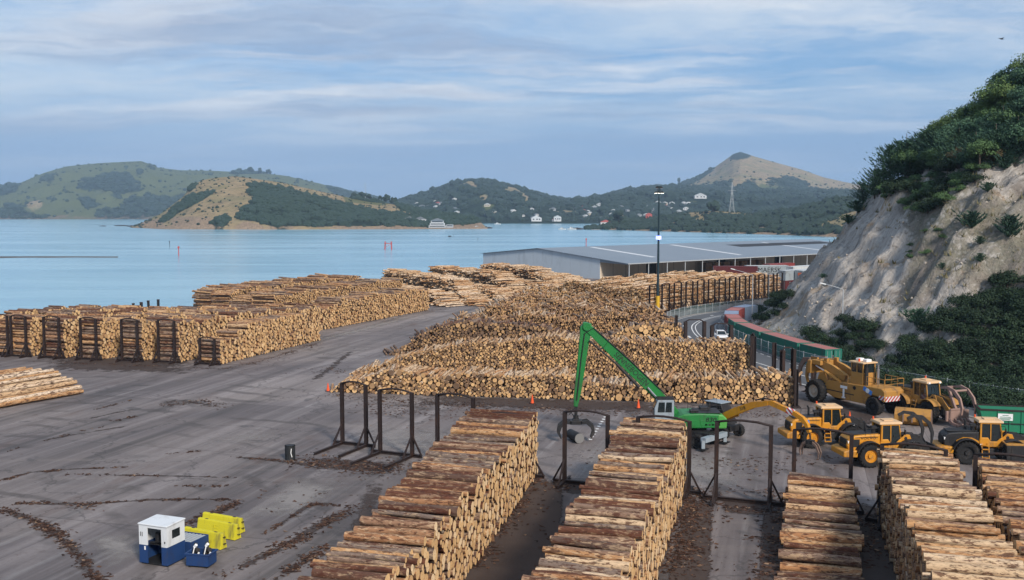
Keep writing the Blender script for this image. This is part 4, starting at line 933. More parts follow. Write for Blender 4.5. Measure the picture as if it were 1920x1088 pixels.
# trees standing on the crest: spiky conifers along the skyline, broadleaf behind
for i, (px, py, s) in enumerate([(1618, 372, .62), (1640, 352, .8), (1656, 334, .75), (1668, 322, .95), (1684, 312, .9), (1700, 300, 1.05), (1716, 288, 1.0), (1733, 276, 1.1), (1752, 262, 1.15), (1768, 246, .9), (1708, 320, .8), (1728, 306, .9), (1745, 296, .9), (1768, 300, 1.0), (1795, 312, .95), (1830, 318, .95), (1868, 306, 1.0), (1905, 300, 1.0), (1782, 262, 1.0), (1812, 276, 1.0), (1880, 268, .9), (1915, 262, .9)]):
    h = HILL(px, py)
    if h:
        lab = 'dark conifer with upswept spiky branches standing on the brow against the sky' if i < 10 else 'dark conifer with upswept branches standing among the broadleaf trees on the hillside'
        plant('conifer_tree', 'conifer', (h[0], h[1], h[2]-.3), s*.95, lab, 'tree', 'conifers on the brow' if i < 10 else 'conifers inside the wood', random.uniform(.9, 1.15))
POLYW = [(1690, 318), (1720, 285), (1755, 255), (1780, 245), (1790, 205), (1835, 175), (1920, 150), (2140, 110), (2140, 300), (1920, 300), (1850, 325), (1790, 330), (1740, 322)]
placed = []; tries = 0
while len(placed) < 190 and tries < 5000:
    tries += 1; px, py = random.uniform(1690, 2120), random.uniform(100, 330)
    if not inpoly(np.array([px]), np.array([py]), POLYW)[0]: continue
    h = HILL(px, py)
    if not h or any((h[0]-p[0])**2+(h[1]-p[1])**2 < 5.0 for p in placed): continue
    placed.append(h); t = random.random(); key = 'dark' if t < .46 else 'mid' if t < .84 else 'light' if t < .92 else 'brown'
    lab = {'dark': 'dark green broadleaf tree in the wood on the hilltop', 'mid': 'mid green broadleaf tree in the wood on the hilltop', 'light': 'fresh light green domed tree in the wood on the hilltop', 'brown': 'brownish half bare tree in the wood on the hilltop'}[key]
    plant('broadleaf_tree', key, (h[0], h[1], h[2]-.3), random.uniform(.68, 1.12), lab, 'tree', {'dark': 'dark trees', 'mid': 'mid green trees', 'light': 'light green trees', 'brown': 'brownish trees'}[key] + ' of the hilltop wood')
for px, py, s in ((1790, 215, 1.2), (1800, 235, 1.1), (1775, 250, 1.1), (1868, 225, 1.3), (1880, 205, 1.1), (1846, 178, .9)):
    h = HILL(px, py)
    if h: plant('broadleaf_tree', 'light', (h[0], h[1]-1.5, h[2]), s, 'fresh light green domed tree in the wood on the hilltop', 'tree', 'light green trees of the hilltop wood')
def shrubs(poly, n, key, smin, smax, label, group, box, gap=1.6, sink=.2):
    done = []; t = 0
    while len(done) < n and t < 4000:
        t += 1; px, py = random.uniform(box[0], box[2]), random.uniform(box[1], box[3])
        if not inpoly(np.array([px]), np.array([py]), poly)[0]: continue
        h = HILL(px, py)
        if not h or any((h[0]-p[0])**2+(h[1]-p[1])**2 < gap**2 for p in done): continue
        done.append(h); plant('shrub', key if isinstance(key, str) else random.choice(key), (h[0], h[1], h[2]-sink), random.uniform(smin, smax), label, 'shrub', group)
shrubs([(1640, 735), (1672, 690), (1700, 650), (1742, 610), (1800, 575), (1860, 552), (2130, 500), (2130, 830), (1850, 770), (1750, 745)], 230, 'bushdark', .65, 1.15, 'dark evergreen bush in the thicket at the foot of the slope above the fence', 'bushes of the thicket', (1640, 500, 2130, 830), 1.5)
shrubs([(1640, 360), (1700, 325), (1800, 322), (1850, 332), (1800, 372), (1740, 400), (1690, 395)], 46, ['bushmid', 'bushmid', 'bushdark'], .55, 1.2, 'low olive green shrub on the grassy shelf below the conifers', 'shrubs on the shelf', (1640, 320, 1850, 400), 1.5)
shrubs([(1490, 655), (1520, 628), (1560, 640), (1580, 620), (1640, 622), (1650, 660), (1625, 690), (1560, 690)], 22, 'bushdark', .5, 1.05, 'dark round bush at the cliff foot behind the green containers', 'bushes behind the containers', (1490, 610, 1650, 690), 1.6)
shrubs([(1410, 600), (1425, 572), (1470, 556), (1490, 560), (1470, 585), (1450, 605)], 16, 'bushdark', .45, .85, 'dark bush by the bend of the road at the cliff foot', 'bushes at the bend', (1400, 550, 1495, 610), 1.6)
shrubs([(1690, 480), (1720, 430), (1780, 440), (1740, 490)], 7, 'bushmid', .3, .6, 'small green shrub on the bare upper slope', 'small shrubs on the slope', (1680, 420, 1790, 495))
for px, py, s, lab in ((1822, 432, .9, 'spiky young conifer on the bare slope, middle one of three'), (1893, 452, 1.0, 'spiky young conifer at the right edge of the bare slope'), (1885, 322, .95, 'broad spiky young conifer just under the hilltop wood'), (1838, 456, .35, 'tiny bright green plant on the bare slope under the middle young conifer'), (1838, 497, .4, 'lone small green plant low on the bare slope'), (1768, 505, .35, 'small green plant on the bare slope, left of the lone one'),
        (1720, 610, .9, 'spiky dark conifer sapling at the top of the thicket'), (1543, 522, .3, 'single dark tuft on the steep cliff edge'), (1608, 385, .8, 'spiky shrub hanging over the cliff edge'), (1590, 412, .6, 'second spiky shrub further down the cliff edge'), (1852, 370, .5, 'yellowish low shrub on the slope under the broad young conifer')):
    h = HILL(px, py)
    if h: plant('shrub', 'spiky', (h[0], h[1], h[2]-.25), s, lab, 'shrub', None)
# dry grass on the slope: nobody could count it
rg = np.random.default_rng(77); Q = []
sel = rg.integers(0, nxg, 60000), rg.integers(0, nyg, 60000)
for i, j in zip(*sel):
    d = HD[i, j]
    if d < .3 or d > 60 or gy[i, j] > 215 or rg.random() > grassy[i, j]**1.5*.9+.02: continue
    if nz1[i, j]+nz3[i, j] < -.25: continue
    c = np.array([gx[i, j]+rg.uniform(-.4, .4), gy[i, j]+rg.uniform(-.4, .4), HZ[i, j]-.05]); n = 7
    base = c + rg.normal(size=(n, 3))*np.array([.22, .22, .02]); tipv = rg.normal(size=(n, 3))*.18 + np.array([0, 0, rg.uniform(.25, .55)]); sd_ = rg.normal(size=(n, 3))*np.array([1, 1, 0])*.06
    Q.append(np.stack([base-sd_, base+sd_, base+tipv+sd_*.2, base+tipv-sd_*.2], 1))
rg = np.random.default_rng(31)
# ------ loose stones fallen to the foot of the cut
def rubble():
    import bmesh
    bm = bmesh.new(); bmesh.ops.create_icosphere(bm, subdivisions=1, radius=1); v = np.array([x.co[:] for x in bm.verts]); f = np.array([[a.index for a in y.verts] for y in bm.faces]); bm.free()
    cand = np.argwhere((HD > .4) & (HD < 26) & (BY > 122) & (gy < 190)); pk = cand[rg.integers(0, len(cand), 2600)]; d = HD[pk[:, 0], pk[:, 1]]; pk = pk[rg.random(len(pk)) < np.clip(1.2-d/9, .12, 1)]; n = len(pk)
    c = np.stack([gx[pk[:, 0], pk[:, 1]], gy[pk[:, 0], pk[:, 1]], HZ[pk[:, 0], pk[:, 1]]], 1)+rg.normal(size=(n, 3))*np.array([.2, .2, 0]); s_ = rg.uniform(.06, .22, n)*(1+1.3*(rg.random(n) > .93))
    vv = v[None]*(1+.5*(rg.random((n, len(v), 1))-.5))*s_[:, None, None]*rg.uniform(.6, 1.2, (n, 1, 3)) + c[:, None, :]; ff = f[None]+(np.arange(n)*len(v))[:, None, None]
    return npmesh('rubble', vv.reshape(-1, 3), ff.reshape(-1, 3), ['clay_stone'], smooth=False)
paint('clay_stone', (.42, .37, .31), (.2, .16, .13), .5, .9, 0, 2.0)
tag(link('rubble', rubble()), None, None, kind='stuff')
tag(link('slope_grass', quadmesh('slope_grass', np.concatenate(Q), 'dry_tuft')), None, None, kind='stuff')
print('grass', len(Q))

# ------------------------------------------------------------------ bush cover of the far shores (reads as one mass): clumps on the ground marked as bush
def ico():
    import bmesh
    bm = bmesh.new(); bmesh.ops.create_icosphere(bm, subdivisions=1, radius=1); v = np.array([x.co[:] for x in bm.verts]); f = np.array([[a.index for a in y.verts] for y in bm.faces]); bm.free(); return v, f
IV, IF = ico()
def cover_mass(name, src, n, smin, smax, seed, mat='leaf_far', sq=.8, inv=False):
    V, A, px, py, ts = HILLS[src]; rg = np.random.default_rng(seed); nx, nt = px.shape; vs = []; fs = []; k = 0
    w = np.clip(A['bush']*1.5-.35, 0, 1)*np.where(fbm(V[:, :, 0], V[:, :, 1], 1/(45 if src in ('island', 'headland') else 140), 4, 6.1) > -.22, 1, .08) if not inv else (A['bush'] < .3).astype(float); w[:, :1] = 0; w *= ~((src == 'mountain') & (py < 304)); w[:, np.array(ts) > 1.15] = 0
    area = np.zeros_like(w); area[:-1, :-1] = np.linalg.norm(np.cross(V[1:, :-1]-V[:-1, :-1], V[:-1, 1:]-V[:-1, :-1]), axis=2); w *= area; w = w.ravel()/w.sum()
    pick = rg.choice(w.size, n, p=w); ii, jj = np.unravel_index(pick, px.shape); ii = np.minimum(ii, nx-2); jj = np.minimum(jj, nt-2); a, b_ = rg.random(n), rg.random(n)
    C = V[ii, jj]*((1-a)*(1-b_))[:, None] + V[ii+1, jj]*(a*(1-b_))[:, None] + V[ii, jj+1]*((1-a)*b_)[:, None] + V[ii+1, jj+1]*(a*b_)[:, None]
    s = rg.uniform(smin, smax, n)*(1+.6*(rg.random(n) > .9))
    vv = IV[None]*(1+.35*(rg.random((n, len(IV), 1))-.5))*s[:, None, None]*np.array([1, 1, sq]) + C[:, None, :] + np.array([0, 0, 1])*s[:, None, None]*.25
    ff = IF[None]+(np.arange(n)*len(IV))[:, None, None]
    me = npmesh(name, vv.reshape(-1, 3), ff.reshape(-1, 3), [mat], smooth=False); return tag(link(name, me), None, None, kind='stuff')
cover_mass('island_woods', 'island', 5200, 2.2, 5.2, 1)
cover_mass('headland_woods', 'headland', 6500, 1.8, 4.8, 2)
cover_mass('hillside_woods', 'hillside', 9000, 4, 10, 3)
cover_mass('mountain_woods', 'mountain', 9000, 3.5, 8, 4, sq=.6)
cover_mass('far_woods', 'hills', 5000, 6, 13, 5, sq=.7)
cover_mass('island_scrub', 'island', 420, .8, 2.4, 21, inv=True); cover_mass('mountain_scrub', 'mountain', 260, 2.5, 6, 22, inv=True); cover_mass('far_scrub', 'hills', 700, 3, 8, 23, inv=True); cover_mass('headland_scrub', 'headland', 200, .8, 2.2, 24, inv=True)
# trees one can tell apart on the far hills
def hill_tree(px, pybase, D, hpx, wpx, label, group=None, kind='dome'):
    x, y, z = AT(px, pybase, D); s = D/FPX; h, w = hpx*s, wpx*s; rg = np.random.default_rng(int(px*7+pybase)); o = empty('tree', (x, y, z-h*.06)); n = 16
    lob = []
    for k in range(n):
        a = rg.uniform(0, 6.28); u = rg.random(); rr = (.5-.42*u if kind == 'cone' else .5*math.sqrt(max(.05, 1-(u*1.1-.2)**2)))*w*rg.uniform(.3, .75); r = w*rg.uniform(.14, .24)
        lob.append((IV*(1+.4*(rg.random((len(IV), 1))-.5))*r + np.array([math.cos(a)*rr, math.sin(a)*rr, h*(.25+.62*u)])))
    vv = np.concatenate(lob); ff = np.concatenate([IF+len(IV)*k for k in range(n)])
    link('crown', npmesh('crown', vv, ff, ['leaf_far'], smooth=False), o); MB().cyl((0, 0, -h*.1), (0, 0, h*.5), w*.05, w*.03, 6).build('trunk', 'bark_wood', o)
    return tag(o, label, 'tree', group)
for px, py, h, w, lab in ((449, 324, 8, 14, 'leftmost and lowest of the four dark trees on the skyline over the island'), (470, 322.5, 9, 15, 'widest of the four dark trees on the skyline over the island'), (487, 323.5, 9, 10, 'narrow tree, third of the four on the skyline over the island'), (504, 325.5, 9, 12, 'rightmost of the four dark trees on the skyline over the island')): hill_tree(px, py, 4950, h, w, lab)
hill_tree(1337, 397, 1385, 20, 34, 'flat topped dark tree alone on the pale grassy knoll')
hill_tree(1273, 348, 4700, 16, 11, 'pointed dark tree on the left shoulder of the tall peak', kind='cone')
for i, (px, py, h, w) in enumerate([(664, 372, 11, 14), (678, 373, 14, 18), (692, 373, 9, 12), (713, 375, 8, 10), (724, 377, 12, 16), (738, 381, 13, 16)]): hill_tree(px, py, 1800, h, w, 'dark bushy tree in the row along the ridge by the radio mast', 'trees along the island ridge')
for i, (px, py, h, w) in enumerate([(1441, 350, 14, 14), (1463, 351, 15, 17), (1478, 348, 14, 15), (1492, 352, 13, 17), (1508, 354, 15, 18)]): hill_tree(px, py, 4100, h, w, 'dark round tree in the shelter belt below the tall peak', 'shelter belt trees')
hill_tree(1160, 414, 1430, 19, 26, 'large dark tree beside the red roofed house on the point')
for px, py, h, w in ((1600, 349, 9, 9), (1613, 350, 9, 12)): hill_tree(px, py, 4700, h, w, 'small tree at the right end of the distant ridge', 'trees ending the ridge')

# ------------------------------------------------------------------ metalwork and built-thing materials
paint('steel_rust', (.030, .020, .019), (.085, .038, .022), .6, .6, .3, 2.0)
paint('steel_dark', (.022, .022, .024), (.06, .045, .035), .5, .5, .4, 2.0)
paint('galv', (.42, .45, .47), (.25, .24, .22), .3, .5, .3, 2.0)
paint('concrete_panel', (.44, .50, .55), (.25, .28, .30), .45, .85, 0, .25)
paint('concrete_warm', (.60, .51, .40), (.2, .16, .12), .4, .85, 0, .3)
m, g, b = newmat('roof_sheet'); co = g.coord('Object'); wv = g.math('SINE', g.math('MULTIPLY', g.add('ShaderNodeSeparateXYZ').outputs[0], 8.0)); 
sp3 = [n for n in g.n if n.type == 'SEPXYZ'][0]; g.put(sp3.inputs[0], co)
setb(g, b, g.mix(g.noise(co, .05, 5, .6), (.17, .21, .255), (.23, .27, .31)), .55, .2, g.bump(wv, .3, .03))
paint('roof_pale', (.55, .58, .60), (.4, .4, .4), .3, .5)
def corrug(name, c, top=None, amt=.45, dirt=(.12, .07, .05)):
    m, g, b = newmat(name); co = g.coord('Object'); n = g.noise(co, .8, 6, .65); n2 = g.noise(co, 4, 4, .6)
    col = g.mix(g.math('MULTIPLY', g.step(n, .48, .7), amt), c, dirt); col = g.mix(g.math('MULTIPLY', n2, .3), col, tuple(x*.6 for x in c))
    setb(g, b, col, .6, .1, g.bump(n2, .1, .01), .3)
corrug('cont_green', (.018, .16, .115)); corrug('cont_red', (.26, .05, .045)); corrug('cont_roof', (.40, .15, .13), amt=.6, dirt=(.22, .10, .08)); corrug('cont_blue', (.24, .31, .42)); corrug('cont_grey', (.33, .38, .41)); corrug('cont_white', (.60, .63, .64), amt=.25); corrug('cont_maroon', (.115, .025, .03))
paint('black_letters', (.012, .012, .014), (.05, .05, .05), .2, .6); paint('white_sign', (.75, .76, .76), (.4, .4, .38), .3, .5); paint('orange_mark', (.75, .16, .05), (.4, .2, .1), .3, .5); paint('blue_mark', (.05, .22, .62), (.1, .1, .2), .3, .5)
m, g, b = newmat('fence_mesh'); tr = g.add('ShaderNodeBsdfTransparent'); mx = g.add('ShaderNodeMixShader'); mx.inputs[0].default_value = .30
b.inputs['Base Color'].default_value = (.20, .30, .31, 1); b.inputs['Roughness'].default_value = .6
g.put(mx.inputs[1], tr.outputs[0]); g.put(mx.inputs[2], b.outputs[0]); g.put(g.n['Material Output'].inputs['Surface'], mx.outputs[0])

# ------------------------------------------------------------------ fences
def fence(line, h, step, label, name='chainlink_fence'):
    o = empty(name, (*line[0], 0)); cl = np.concatenate([[0], np.cumsum(np.linalg.norm(np.diff(line, axis=0), axis=1))]); L = cl[-1]; n = int(L/step)
    pts = [(np.interp(i*L/n, cl, line[:, 0])-line[0][0], np.interp(i*L/n, cl, line[:, 1])-line[0][1]) for i in range(n+1)]
    mb = MB(); rail = MB()
    for (xa, ya), (xb, yb) in zip(pts[:-1], pts[1:]): mb.add([(xa, ya, .05), (xb, yb, .05), (xb, yb, h), (xa, ya, h)], [(0, 1, 2, 3)])
    rail.tube([(x, y, h+.02) for x, y in pts], .025, 6); rail.tube([(x, y, h*.5) for x, y in pts], .012, 5)
    mb.build('wire_mesh', 'fence_mesh', o); rail.build('rail', 'galv', o, True)
    pm = MB().cyl((0, 0, 0), (0, 0, h+.15), .045, n=8).mesh('post', 'galv', True)
    for x, y in pts: p = link('post', pm, o); p.location = (x, y, 0)
    return tag(o, label, 'fence')
FL = offset(ROADC, 4.95); fence(FL[(FL[:, 1] > 72) & (FL[:, 1] < 196)], 1.75, 2.6, 'tall wire mesh fence along the foot of the hillside, green containers behind it')
YL = offset(ROADC, -5.3); fence(YL[(YL[:, 1] > 184) & (YL[:, 1] < 240)], 1.7, 2.7, 'wire mesh fence on the bend between the road and the gated log rows')

# ------------------------------------------------------------------ steel gates (bookends) that hold the log rows
def make_gate(w, h, mat='steel_rust', feet=3.2, arch=.18):
    f0, f1 = (feet*.94, feet*.06) if feet > 4 else (feet*.55, feet*.45)
    o = empty('log_bunk_gate')
    for s in (-1, 1):
        p = MB().ibeam((s*w/2, 0, .12), (s*w/2, 0, h), .26, .30, .045); p.build('post', mat, o)
        f = MB().ibeam((s*w/2, -f0, .12), (s*w/2, f1, .12), .22, .22, .04, up=(0, 0, 1)); f.build('foot', mat, o)
        br = MB().bar((s*w/2, -min(feet*.5, 1.5), .2), (s*w/2, -.1, h*.34), .12).bar((s*w/2+s*.9, 0, .15), (s*w/2, 0, h*.34), .12); br.build('brace', mat, o)
    MB().tube([(-w/2-.1, 0, h-.03), (-w*.2, 0, h+arch), (0, 0, h+arch*1.1), (w*.25, 0, h+arch*.8), (w/2+.1, 0, h-.05)], .085, 8).build('top_bar', mat, o, True)
    MB().ibeam((-w/2-.9, .02, .14), (w/2+.9, .02, .14), .24, .26, .04, up=(0, 0, 1)).build('base_beam', mat, o)
    return o
GP = {}
def gate(x, y, rz, w, h, label, group, feet=3.2):
    k = (round(w, 1), round(h, 1), feet); o = copy_tree(GP[k]) if k in GP else GP.setdefault(k, make_gate(w, h, feet=feet))
    o.location = (x, y, 0); o.rotation_euler = (0, 0, rz); return tag(o, label, 'gate', group)
def gate_px(pl, pr, h, label, group=None, w=None, feet=3.2):
    a, b_ = np.array(P(*pl)), np.array(P(*pr)); c = (a+b_)/2; d = b_-a
    return gate(c[0], c[1], math.atan2(d[1], d[0]), w or float(np.linalg.norm(d)), h, label, group, feet)
gate_px((641, 833), (688, 838), 5.4, 'empty steel log gate at the left end of the line, beside the black drum', w=2.4, feet=4.6)
gate_px((709, 850), (777, 858), 5.4, 'empty steel log gate second from the left of the line', w=3.1, feet=4.6)
gate_px((817, 862), (891, 871), 5.4, 'steel log gate third from left, partly behind the leftmost foreground stack', w=3.3, feet=4.6)
gate_px((905, 884), (1003, 896), 4.6, 'steel log gate closing the far end of the leftmost foreground stack', w=4.2)
gate_px((1058, 906), (1139, 914), 5.4, 'steel log gate framing the hanging grapple', w=3.3)
gate_px((1197, 916), (1289, 926), 5.3, 'steel log gate at the far end of the stack beside the grapple', w=3.8)
gate_px((1347, 938), (1438, 947), 5.6, 'free standing steel log gate in front of the green machine', w=3.7)
gate_px((1493, 952), (1587, 962), 5.4, 'steel log gate behind the low sloping stack', w=3.7)
gate_px((1660, 982), (1758, 993), 5.2, 'steel log gate behind the wide pale stack', w=3.8)
gate_px((1838, 1008), (1938, 1020), 5.2, 'steel log gate behind the russet stack at the right edge', w=3.8)
nl = len(LB)
for i, (x, y, rz, w, h) in enumerate(GATES):
    if i < nl: gate(x, y, rz, w, h, 'short steel gate before the low row at the corner of the lane' if i == nl-1 else 'steel gate on the near end of a full waterside row', None if i == nl-1 else 'gates of the waterside rows', 2.4)
    else: gate(x, y, rz, w, h, 'steel gate on the roadside end of a log row by the bend', 'gates of the roadside rows', 2.0)
# tall steel posts that close the right ends of the central rows
for px, py, h, w, lab, rzz in ((1411, 716, 5.6, 2.2, 'tall steel gate at the right end of the second central row', 1.45), (1450, 744, 6.0, 0, 'single broad steel upright behind the right end of the front central row', 1.5), (1476, 748, 5.4, 1.6, 'pair of tall steel uprights behind the right end of the front central row', .5), (1492, 764, 4.0, 0, 'steel upright against the right end of the front central row', 1.5), (1267, 672, 6.0, 0, 'steel upright beside the road left of the white car', 1.5), (1302, 684, 5.8, 2.6, 'steel gate by the road just left of the white car', .15), (1352, 690, 5.6, 2.6, 'steel gate by the road just right of the white car', .15)):
    x, y = P(px, py); o = empty('steel_bunk_post' if w == 0 else 'log_bunk_gate', (x, y, 0), rzz)
    for s in ((0,) if w == 0 else (-1, 1)):
        MB().ibeam((s*w/2, 0, 0), (s*w/2, 0, h), .42, .42, .05).build('post', 'steel_rust', o)
    MB().box((0, 0, .08), (max(w, .6)+.9, .8, .16)).build('base_plate', 'steel_rust', o)
    if w: MB().tube([(-w/2, 0, h), (-w*.3, 0, h+.25), (w*.3, 0, h+.2), (w/2, 0, h-.1)], .08, 8).build('top_bar', 'steel_rust', o, True)
    tag(o, lab, 'gate' if w else 'post')
# mooring-side uprights over the left rows
for i, (px, ytop, lean) in enumerate([(250, 570, .0), (264, 568, .02), (269, 569, -.14), (281, 565, -.10), (296, 563, .03)]):
    x, y = P(px, 578, 4.0); h = CAMZ + ray(px, ytop)[2]/ray(px, ytop)[1]*y; o = empty('timber_pile', (x, y, 0))
    MB().cyl((0, 0, -2), (lean*h*.5, 0, h), .26, .22, 10).build('shaft', 'steel_dark', o); MB().cyl((lean*h*.5, 0, h-.02), (lean*h*.5, 0, h+.12), .27, .25, 10).build('cap', 'steel_rust', o)
    tag(o, ['upright dark pile, leftmost of five by the water behind the logs', 'thin upright pile second of five by the water', 'slanting pile in the middle of five by the water', 'pile leaning left, fourth of five by the water', 'pile at the right end of five by the water'][i], 'pile')

# ------------------------------------------------------------------ cargo shed
SA, SB = np.array([26.9, 304.]), np.array([-10., 344.]); gd = (SB-SA)/np.linalg.norm(SB-SA); ld = np.array([-gd[1], gd[0]])*-1
sh = empty('cargo_shed', (SA[0], SA[1], 0)); LEN = 165; Wd = float(np.linalg.norm(SB-SA)); ez, rz_, cz_, cw = 6.2, 8.6, 5.0, 11.6
def S(a, b_, z): v = gd*a + ld*b_; return (v[0], v[1], z)     # a across the gable, b along the shed
npan = 13
for side_b, nm in ((0, 'gable_wall'), (LEN, 'gable_wall')):
    mb = MB()
    for i in range(npan):
        a0, a1 = Wd*i/npan+.03, Wd*(i+1)/npan-.03; ht = lambda a: ez+(rz_-ez)*(1-abs(a-Wd/2)/(Wd/2))-.08
        k = .10 if side_b == 0 else -.10
        vs = [S(a0, side_b, 0), S(a1, side_b, 0), S(a1, side_b, ht(a1)), S(a0, side_b, ht(a0)), S(a0, side_b+k, 0), S(a1, side_b+k, 0), S(a1, side_b+k, ht(a1)), S(a0, side_b+k, ht(a0))]
        mb.add(vs, [(0, 1, 2, 3), (7, 6, 5, 4), (0, 4, 5, 1), (1, 5, 6, 2), (2, 6, 7, 3), (3, 7, 4, 0)])
    mb.build(nm, 'concrete_panel', sh)
mb = MB().add([S(.05, .12, 0), S(.05, LEN-.12, 0), S(.05, LEN-.12, ez-.1), S(.05, .12, ez-.1), S(.2, .12, 0), S(.2, LEN-.12, 0), S(.2, LEN-.12, ez-.1), S(.2, .12, ez-.1)], [(0, 1, 2, 3), (7, 6, 5, 4), (0, 4, 5, 1), (1, 5, 6, 2), (2, 6, 7, 3), (3, 7, 4, 0)]); mb.build('side_wall', 'concrete_warm', sh)
mb = MB()
for i in range(1, 28): 
    for dz in (0,): mb.add([S(-.02, i*6-.06, 0), S(-.02, i*6+.06, 0), S(-.02, i*6+.06, ez-.2), S(-.02, i*6-.06, ez-.2)], [(0, 1, 2, 3)])
mb.build('panel_joints', 'steel_dark', sh)
for i, bb in enumerate((22, 60, 96, 130)):
    MB().add([S(-.06, bb, 0), S(-.06, bb+5, 0), S(-.06, bb+5, 4.4), S(-.06, bb, 4.4), S(.02, bb, 0), S(.02, bb+5, 0), S(.02, bb+5, 4.4), S(.02, bb, 4.4)], [(0, 1, 2, 3), (7, 6, 5, 4), (0, 4, 5, 1), (1, 5, 6, 2), (2, 6, 7, 3), (3, 7, 4, 0)]).build('door', 'steel_dark', sh)
mb = MB().add([S(Wd-.05, .12, 0), S(Wd-.05, LEN-.12, 0), S(Wd-.05, LEN-.12, ez-.1), S(Wd-.05, .12, ez-.1)], [(0, 1, 2, 3)]); mb.build('back_wall', 'concrete_panel', sh)
t_ = .14
mb = MB()
for (a0, z0, a1, z1) in ((-cw, cz_, Wd/2, rz_), (Wd/2, rz_, Wd+.8, ez-.1)):
    mb.add([S(a0, -.5, z0), S(a1, -.5, z1), S(a1, LEN+.5, z1), S(a0, LEN+.5, z0), S(a0, -.5, z0+t_), S(a1, -.5, z1+t_), S(a1, LEN+.5, z1+t_), S(a0, LEN+.5, z0+t_)], [(0, 3, 2, 1), (4, 5, 6, 7), (0, 1, 5, 4), (1, 2, 6, 5), (2, 3, 7, 6), (3, 0, 4, 7)])
mb.build('roof', 'roof_sheet', sh)
def roofstrip(name, a0, a1, b0, b1, mat):
    zf_ = lambda a: cz_+(rz_-cz_)*(a+cw)/(Wd/2+cw)+t_+.03
    return MB().add([S(a0, b0, zf_(a0)), S(a1, b0, zf_(a1)), S(a1, b1, zf_(a1)), S(a0, b1, zf_(a0)), S(a0, b0, zf_(a0)-.02), S(a1, b0, zf_(a1)-.02), S(a1, b1, zf_(a1)-.02), S(a0, b1, zf_(a0)-.02)], [(0, 1, 2, 3), (7, 6, 5, 4), (0, 4, 5, 1), (1, 5, 6, 2), (2, 6, 7, 3), (3, 7, 4, 0)]).build(name, mat, sh)
roofstrip('skylight', -2, 25, 22, 24.5, 'roof_pale'); roofstrip('skylight', -6, 24, 64, 66.5, 'roof_pale'); roofstrip('skylight', -4, 22, 120, 122, 'roof_pale'); roofstrip('roof_patch', 12, 19, 92, 160, 'steel_dark')
a, b_ = Vector(S(-cw-.06, -.5, cz_+.02)), Vector(S(-cw-.06, LEN+.5, cz_+.02)); MB().bar(a, b_, .16, .30).build('gutter', 'galv', sh)
for i in range(19):
    p = S(-cw+.2, .3+i*9.0, 0); MB().cyl(p, (p[0], p[1], cz_), .16, n=8).build('column', 'galv', sh)
for s in (0,): MB().add([S(-cw+.3, .02, cz_-.05), S(0, .02, ez-.1), S(0, .02, ez-1.1), S(-cw+.3, .02, cz_-.25)], [(0, 1, 2, 3)]).build('canopy_fascia', 'roof_sheet', sh)
tag(sh, 'long low grey cargo shed with pale panel gable and open canopy', 'shed')
random.seed(5)
for i in range(7):
    p = S(-3.2, 50+i*5.2, 0); o = empty('timber_pack', (SA[0]+p[0], SA[1]+p[1], 0), math.atan2(ld[1], ld[0]))
    for k in range(3): MB().box((0, 0, .62+k*1.12), (3.4, 1.6, 1.0)).build('bundle', 'timber_sawn' if 'timber_sawn' in MATS else paint('timber_sawn', (.20, .12, .065), (.08, .05, .03), .5, .8).name, o); MB().box((-1, 0, .06+k*1.12), (.1, 1.6, .11)).box((1, 0, .06+k*1.12), (.1, 1.6, .11)).build('bearer', 'steel_dark', o)
    tag(o, 'stack of brown sawn timber bundles under the shed canopy', 'timber', 'timber packs under the canopy')

# ------------------------------------------------------------------ shipping containers
def make_container(L, mat, roofmat, door_end=True):
    o = empty('shipping_container'); w, h = 2.44, 2.6; mb = MB(); n = int(L/.28)
    # corrugated long sides and blind end
    def wave(p, q, inw):
        p, q = Vector(p), Vector(q); k = int((q-p).length/.28); pts = []
        for i in range(k):
            for f, dp in ((0, 0), (.36, 0), (.5, .06), (.86, .06)):
                pts.append(p+(q-p)*((i+f)/k)+Vector(inw)*dp)
        pts.append(q); vs = [(x.x, x.y, .18) for x in pts]+[(x.x, x.y, h-.12) for x in pts]; m_ = len(pts)
        mb.add(vs, [(i, i+1, m_+i+1, m_+i) for i in range(m_-1)])
    wave((-L/2, -w/2+.02, 0), (L/2, -w/2+.02, 0), (0, 1, 0)); wave((L/2, w/2-.02, 0), (-L/2, w/2-.02, 0), (0, -1, 0)); wave((-L/2+.02, w/2, 0), (-L/2+.02, -w/2, 0), (1, 0, 0))
    mb.build('wall_panels', mat, o)
    fr = MB()
    for x in (-L/2+.07, L/2-.07):
        for y in (-w/2+.07, w/2-.07): fr.box((x, y, h/2), (.15, .15, h-.004))
    for y in (-w/2+.06, w/2-.06):
        fr.box((0, y, .09), (L-.3, .12, .17)); fr.box((0, y, h-.06), (L-.3, .10, .12))
    for x in (-L/2+.06, L/2-.06): fr.box((x, 0, .09), (.12, w-.3, .17)); fr.box((x, 0, h-.06), (.12, w-.3, .12))
    fr.build('frame', mat, o)
    rf = MB(); k = 24
    vs = []
    for i in range(k+1):
        x = -L/2+.1+(L-.2)*i/k; vs += [(x, -w/2+.1, h-.03+(.02 if i % 2 else 0)), (x, w/2-.1, h-.03+(.02 if i % 2 else 0))]
    rf.add(vs, [(2*i, 2*i+2, 2*i+3, 2*i+1) for i in range(k)]); rf.build('roof', roofmat, o)
    for s in (-1, 1):
        d = MB().box((L/2-.05, s*w/4, h/2+.02), (.05, w/2-.17, h-.36)).build('door', mat, o)
        lb = MB()
        for yy in (-.28, .28): lb.cyl((L/2+.0, s*w/4+yy, .2), (L/2+.0, s*w/4+yy, h-.2), .022, n=6)
        lb.build('lock_bars', 'galv', d)
    return o
CP = {}
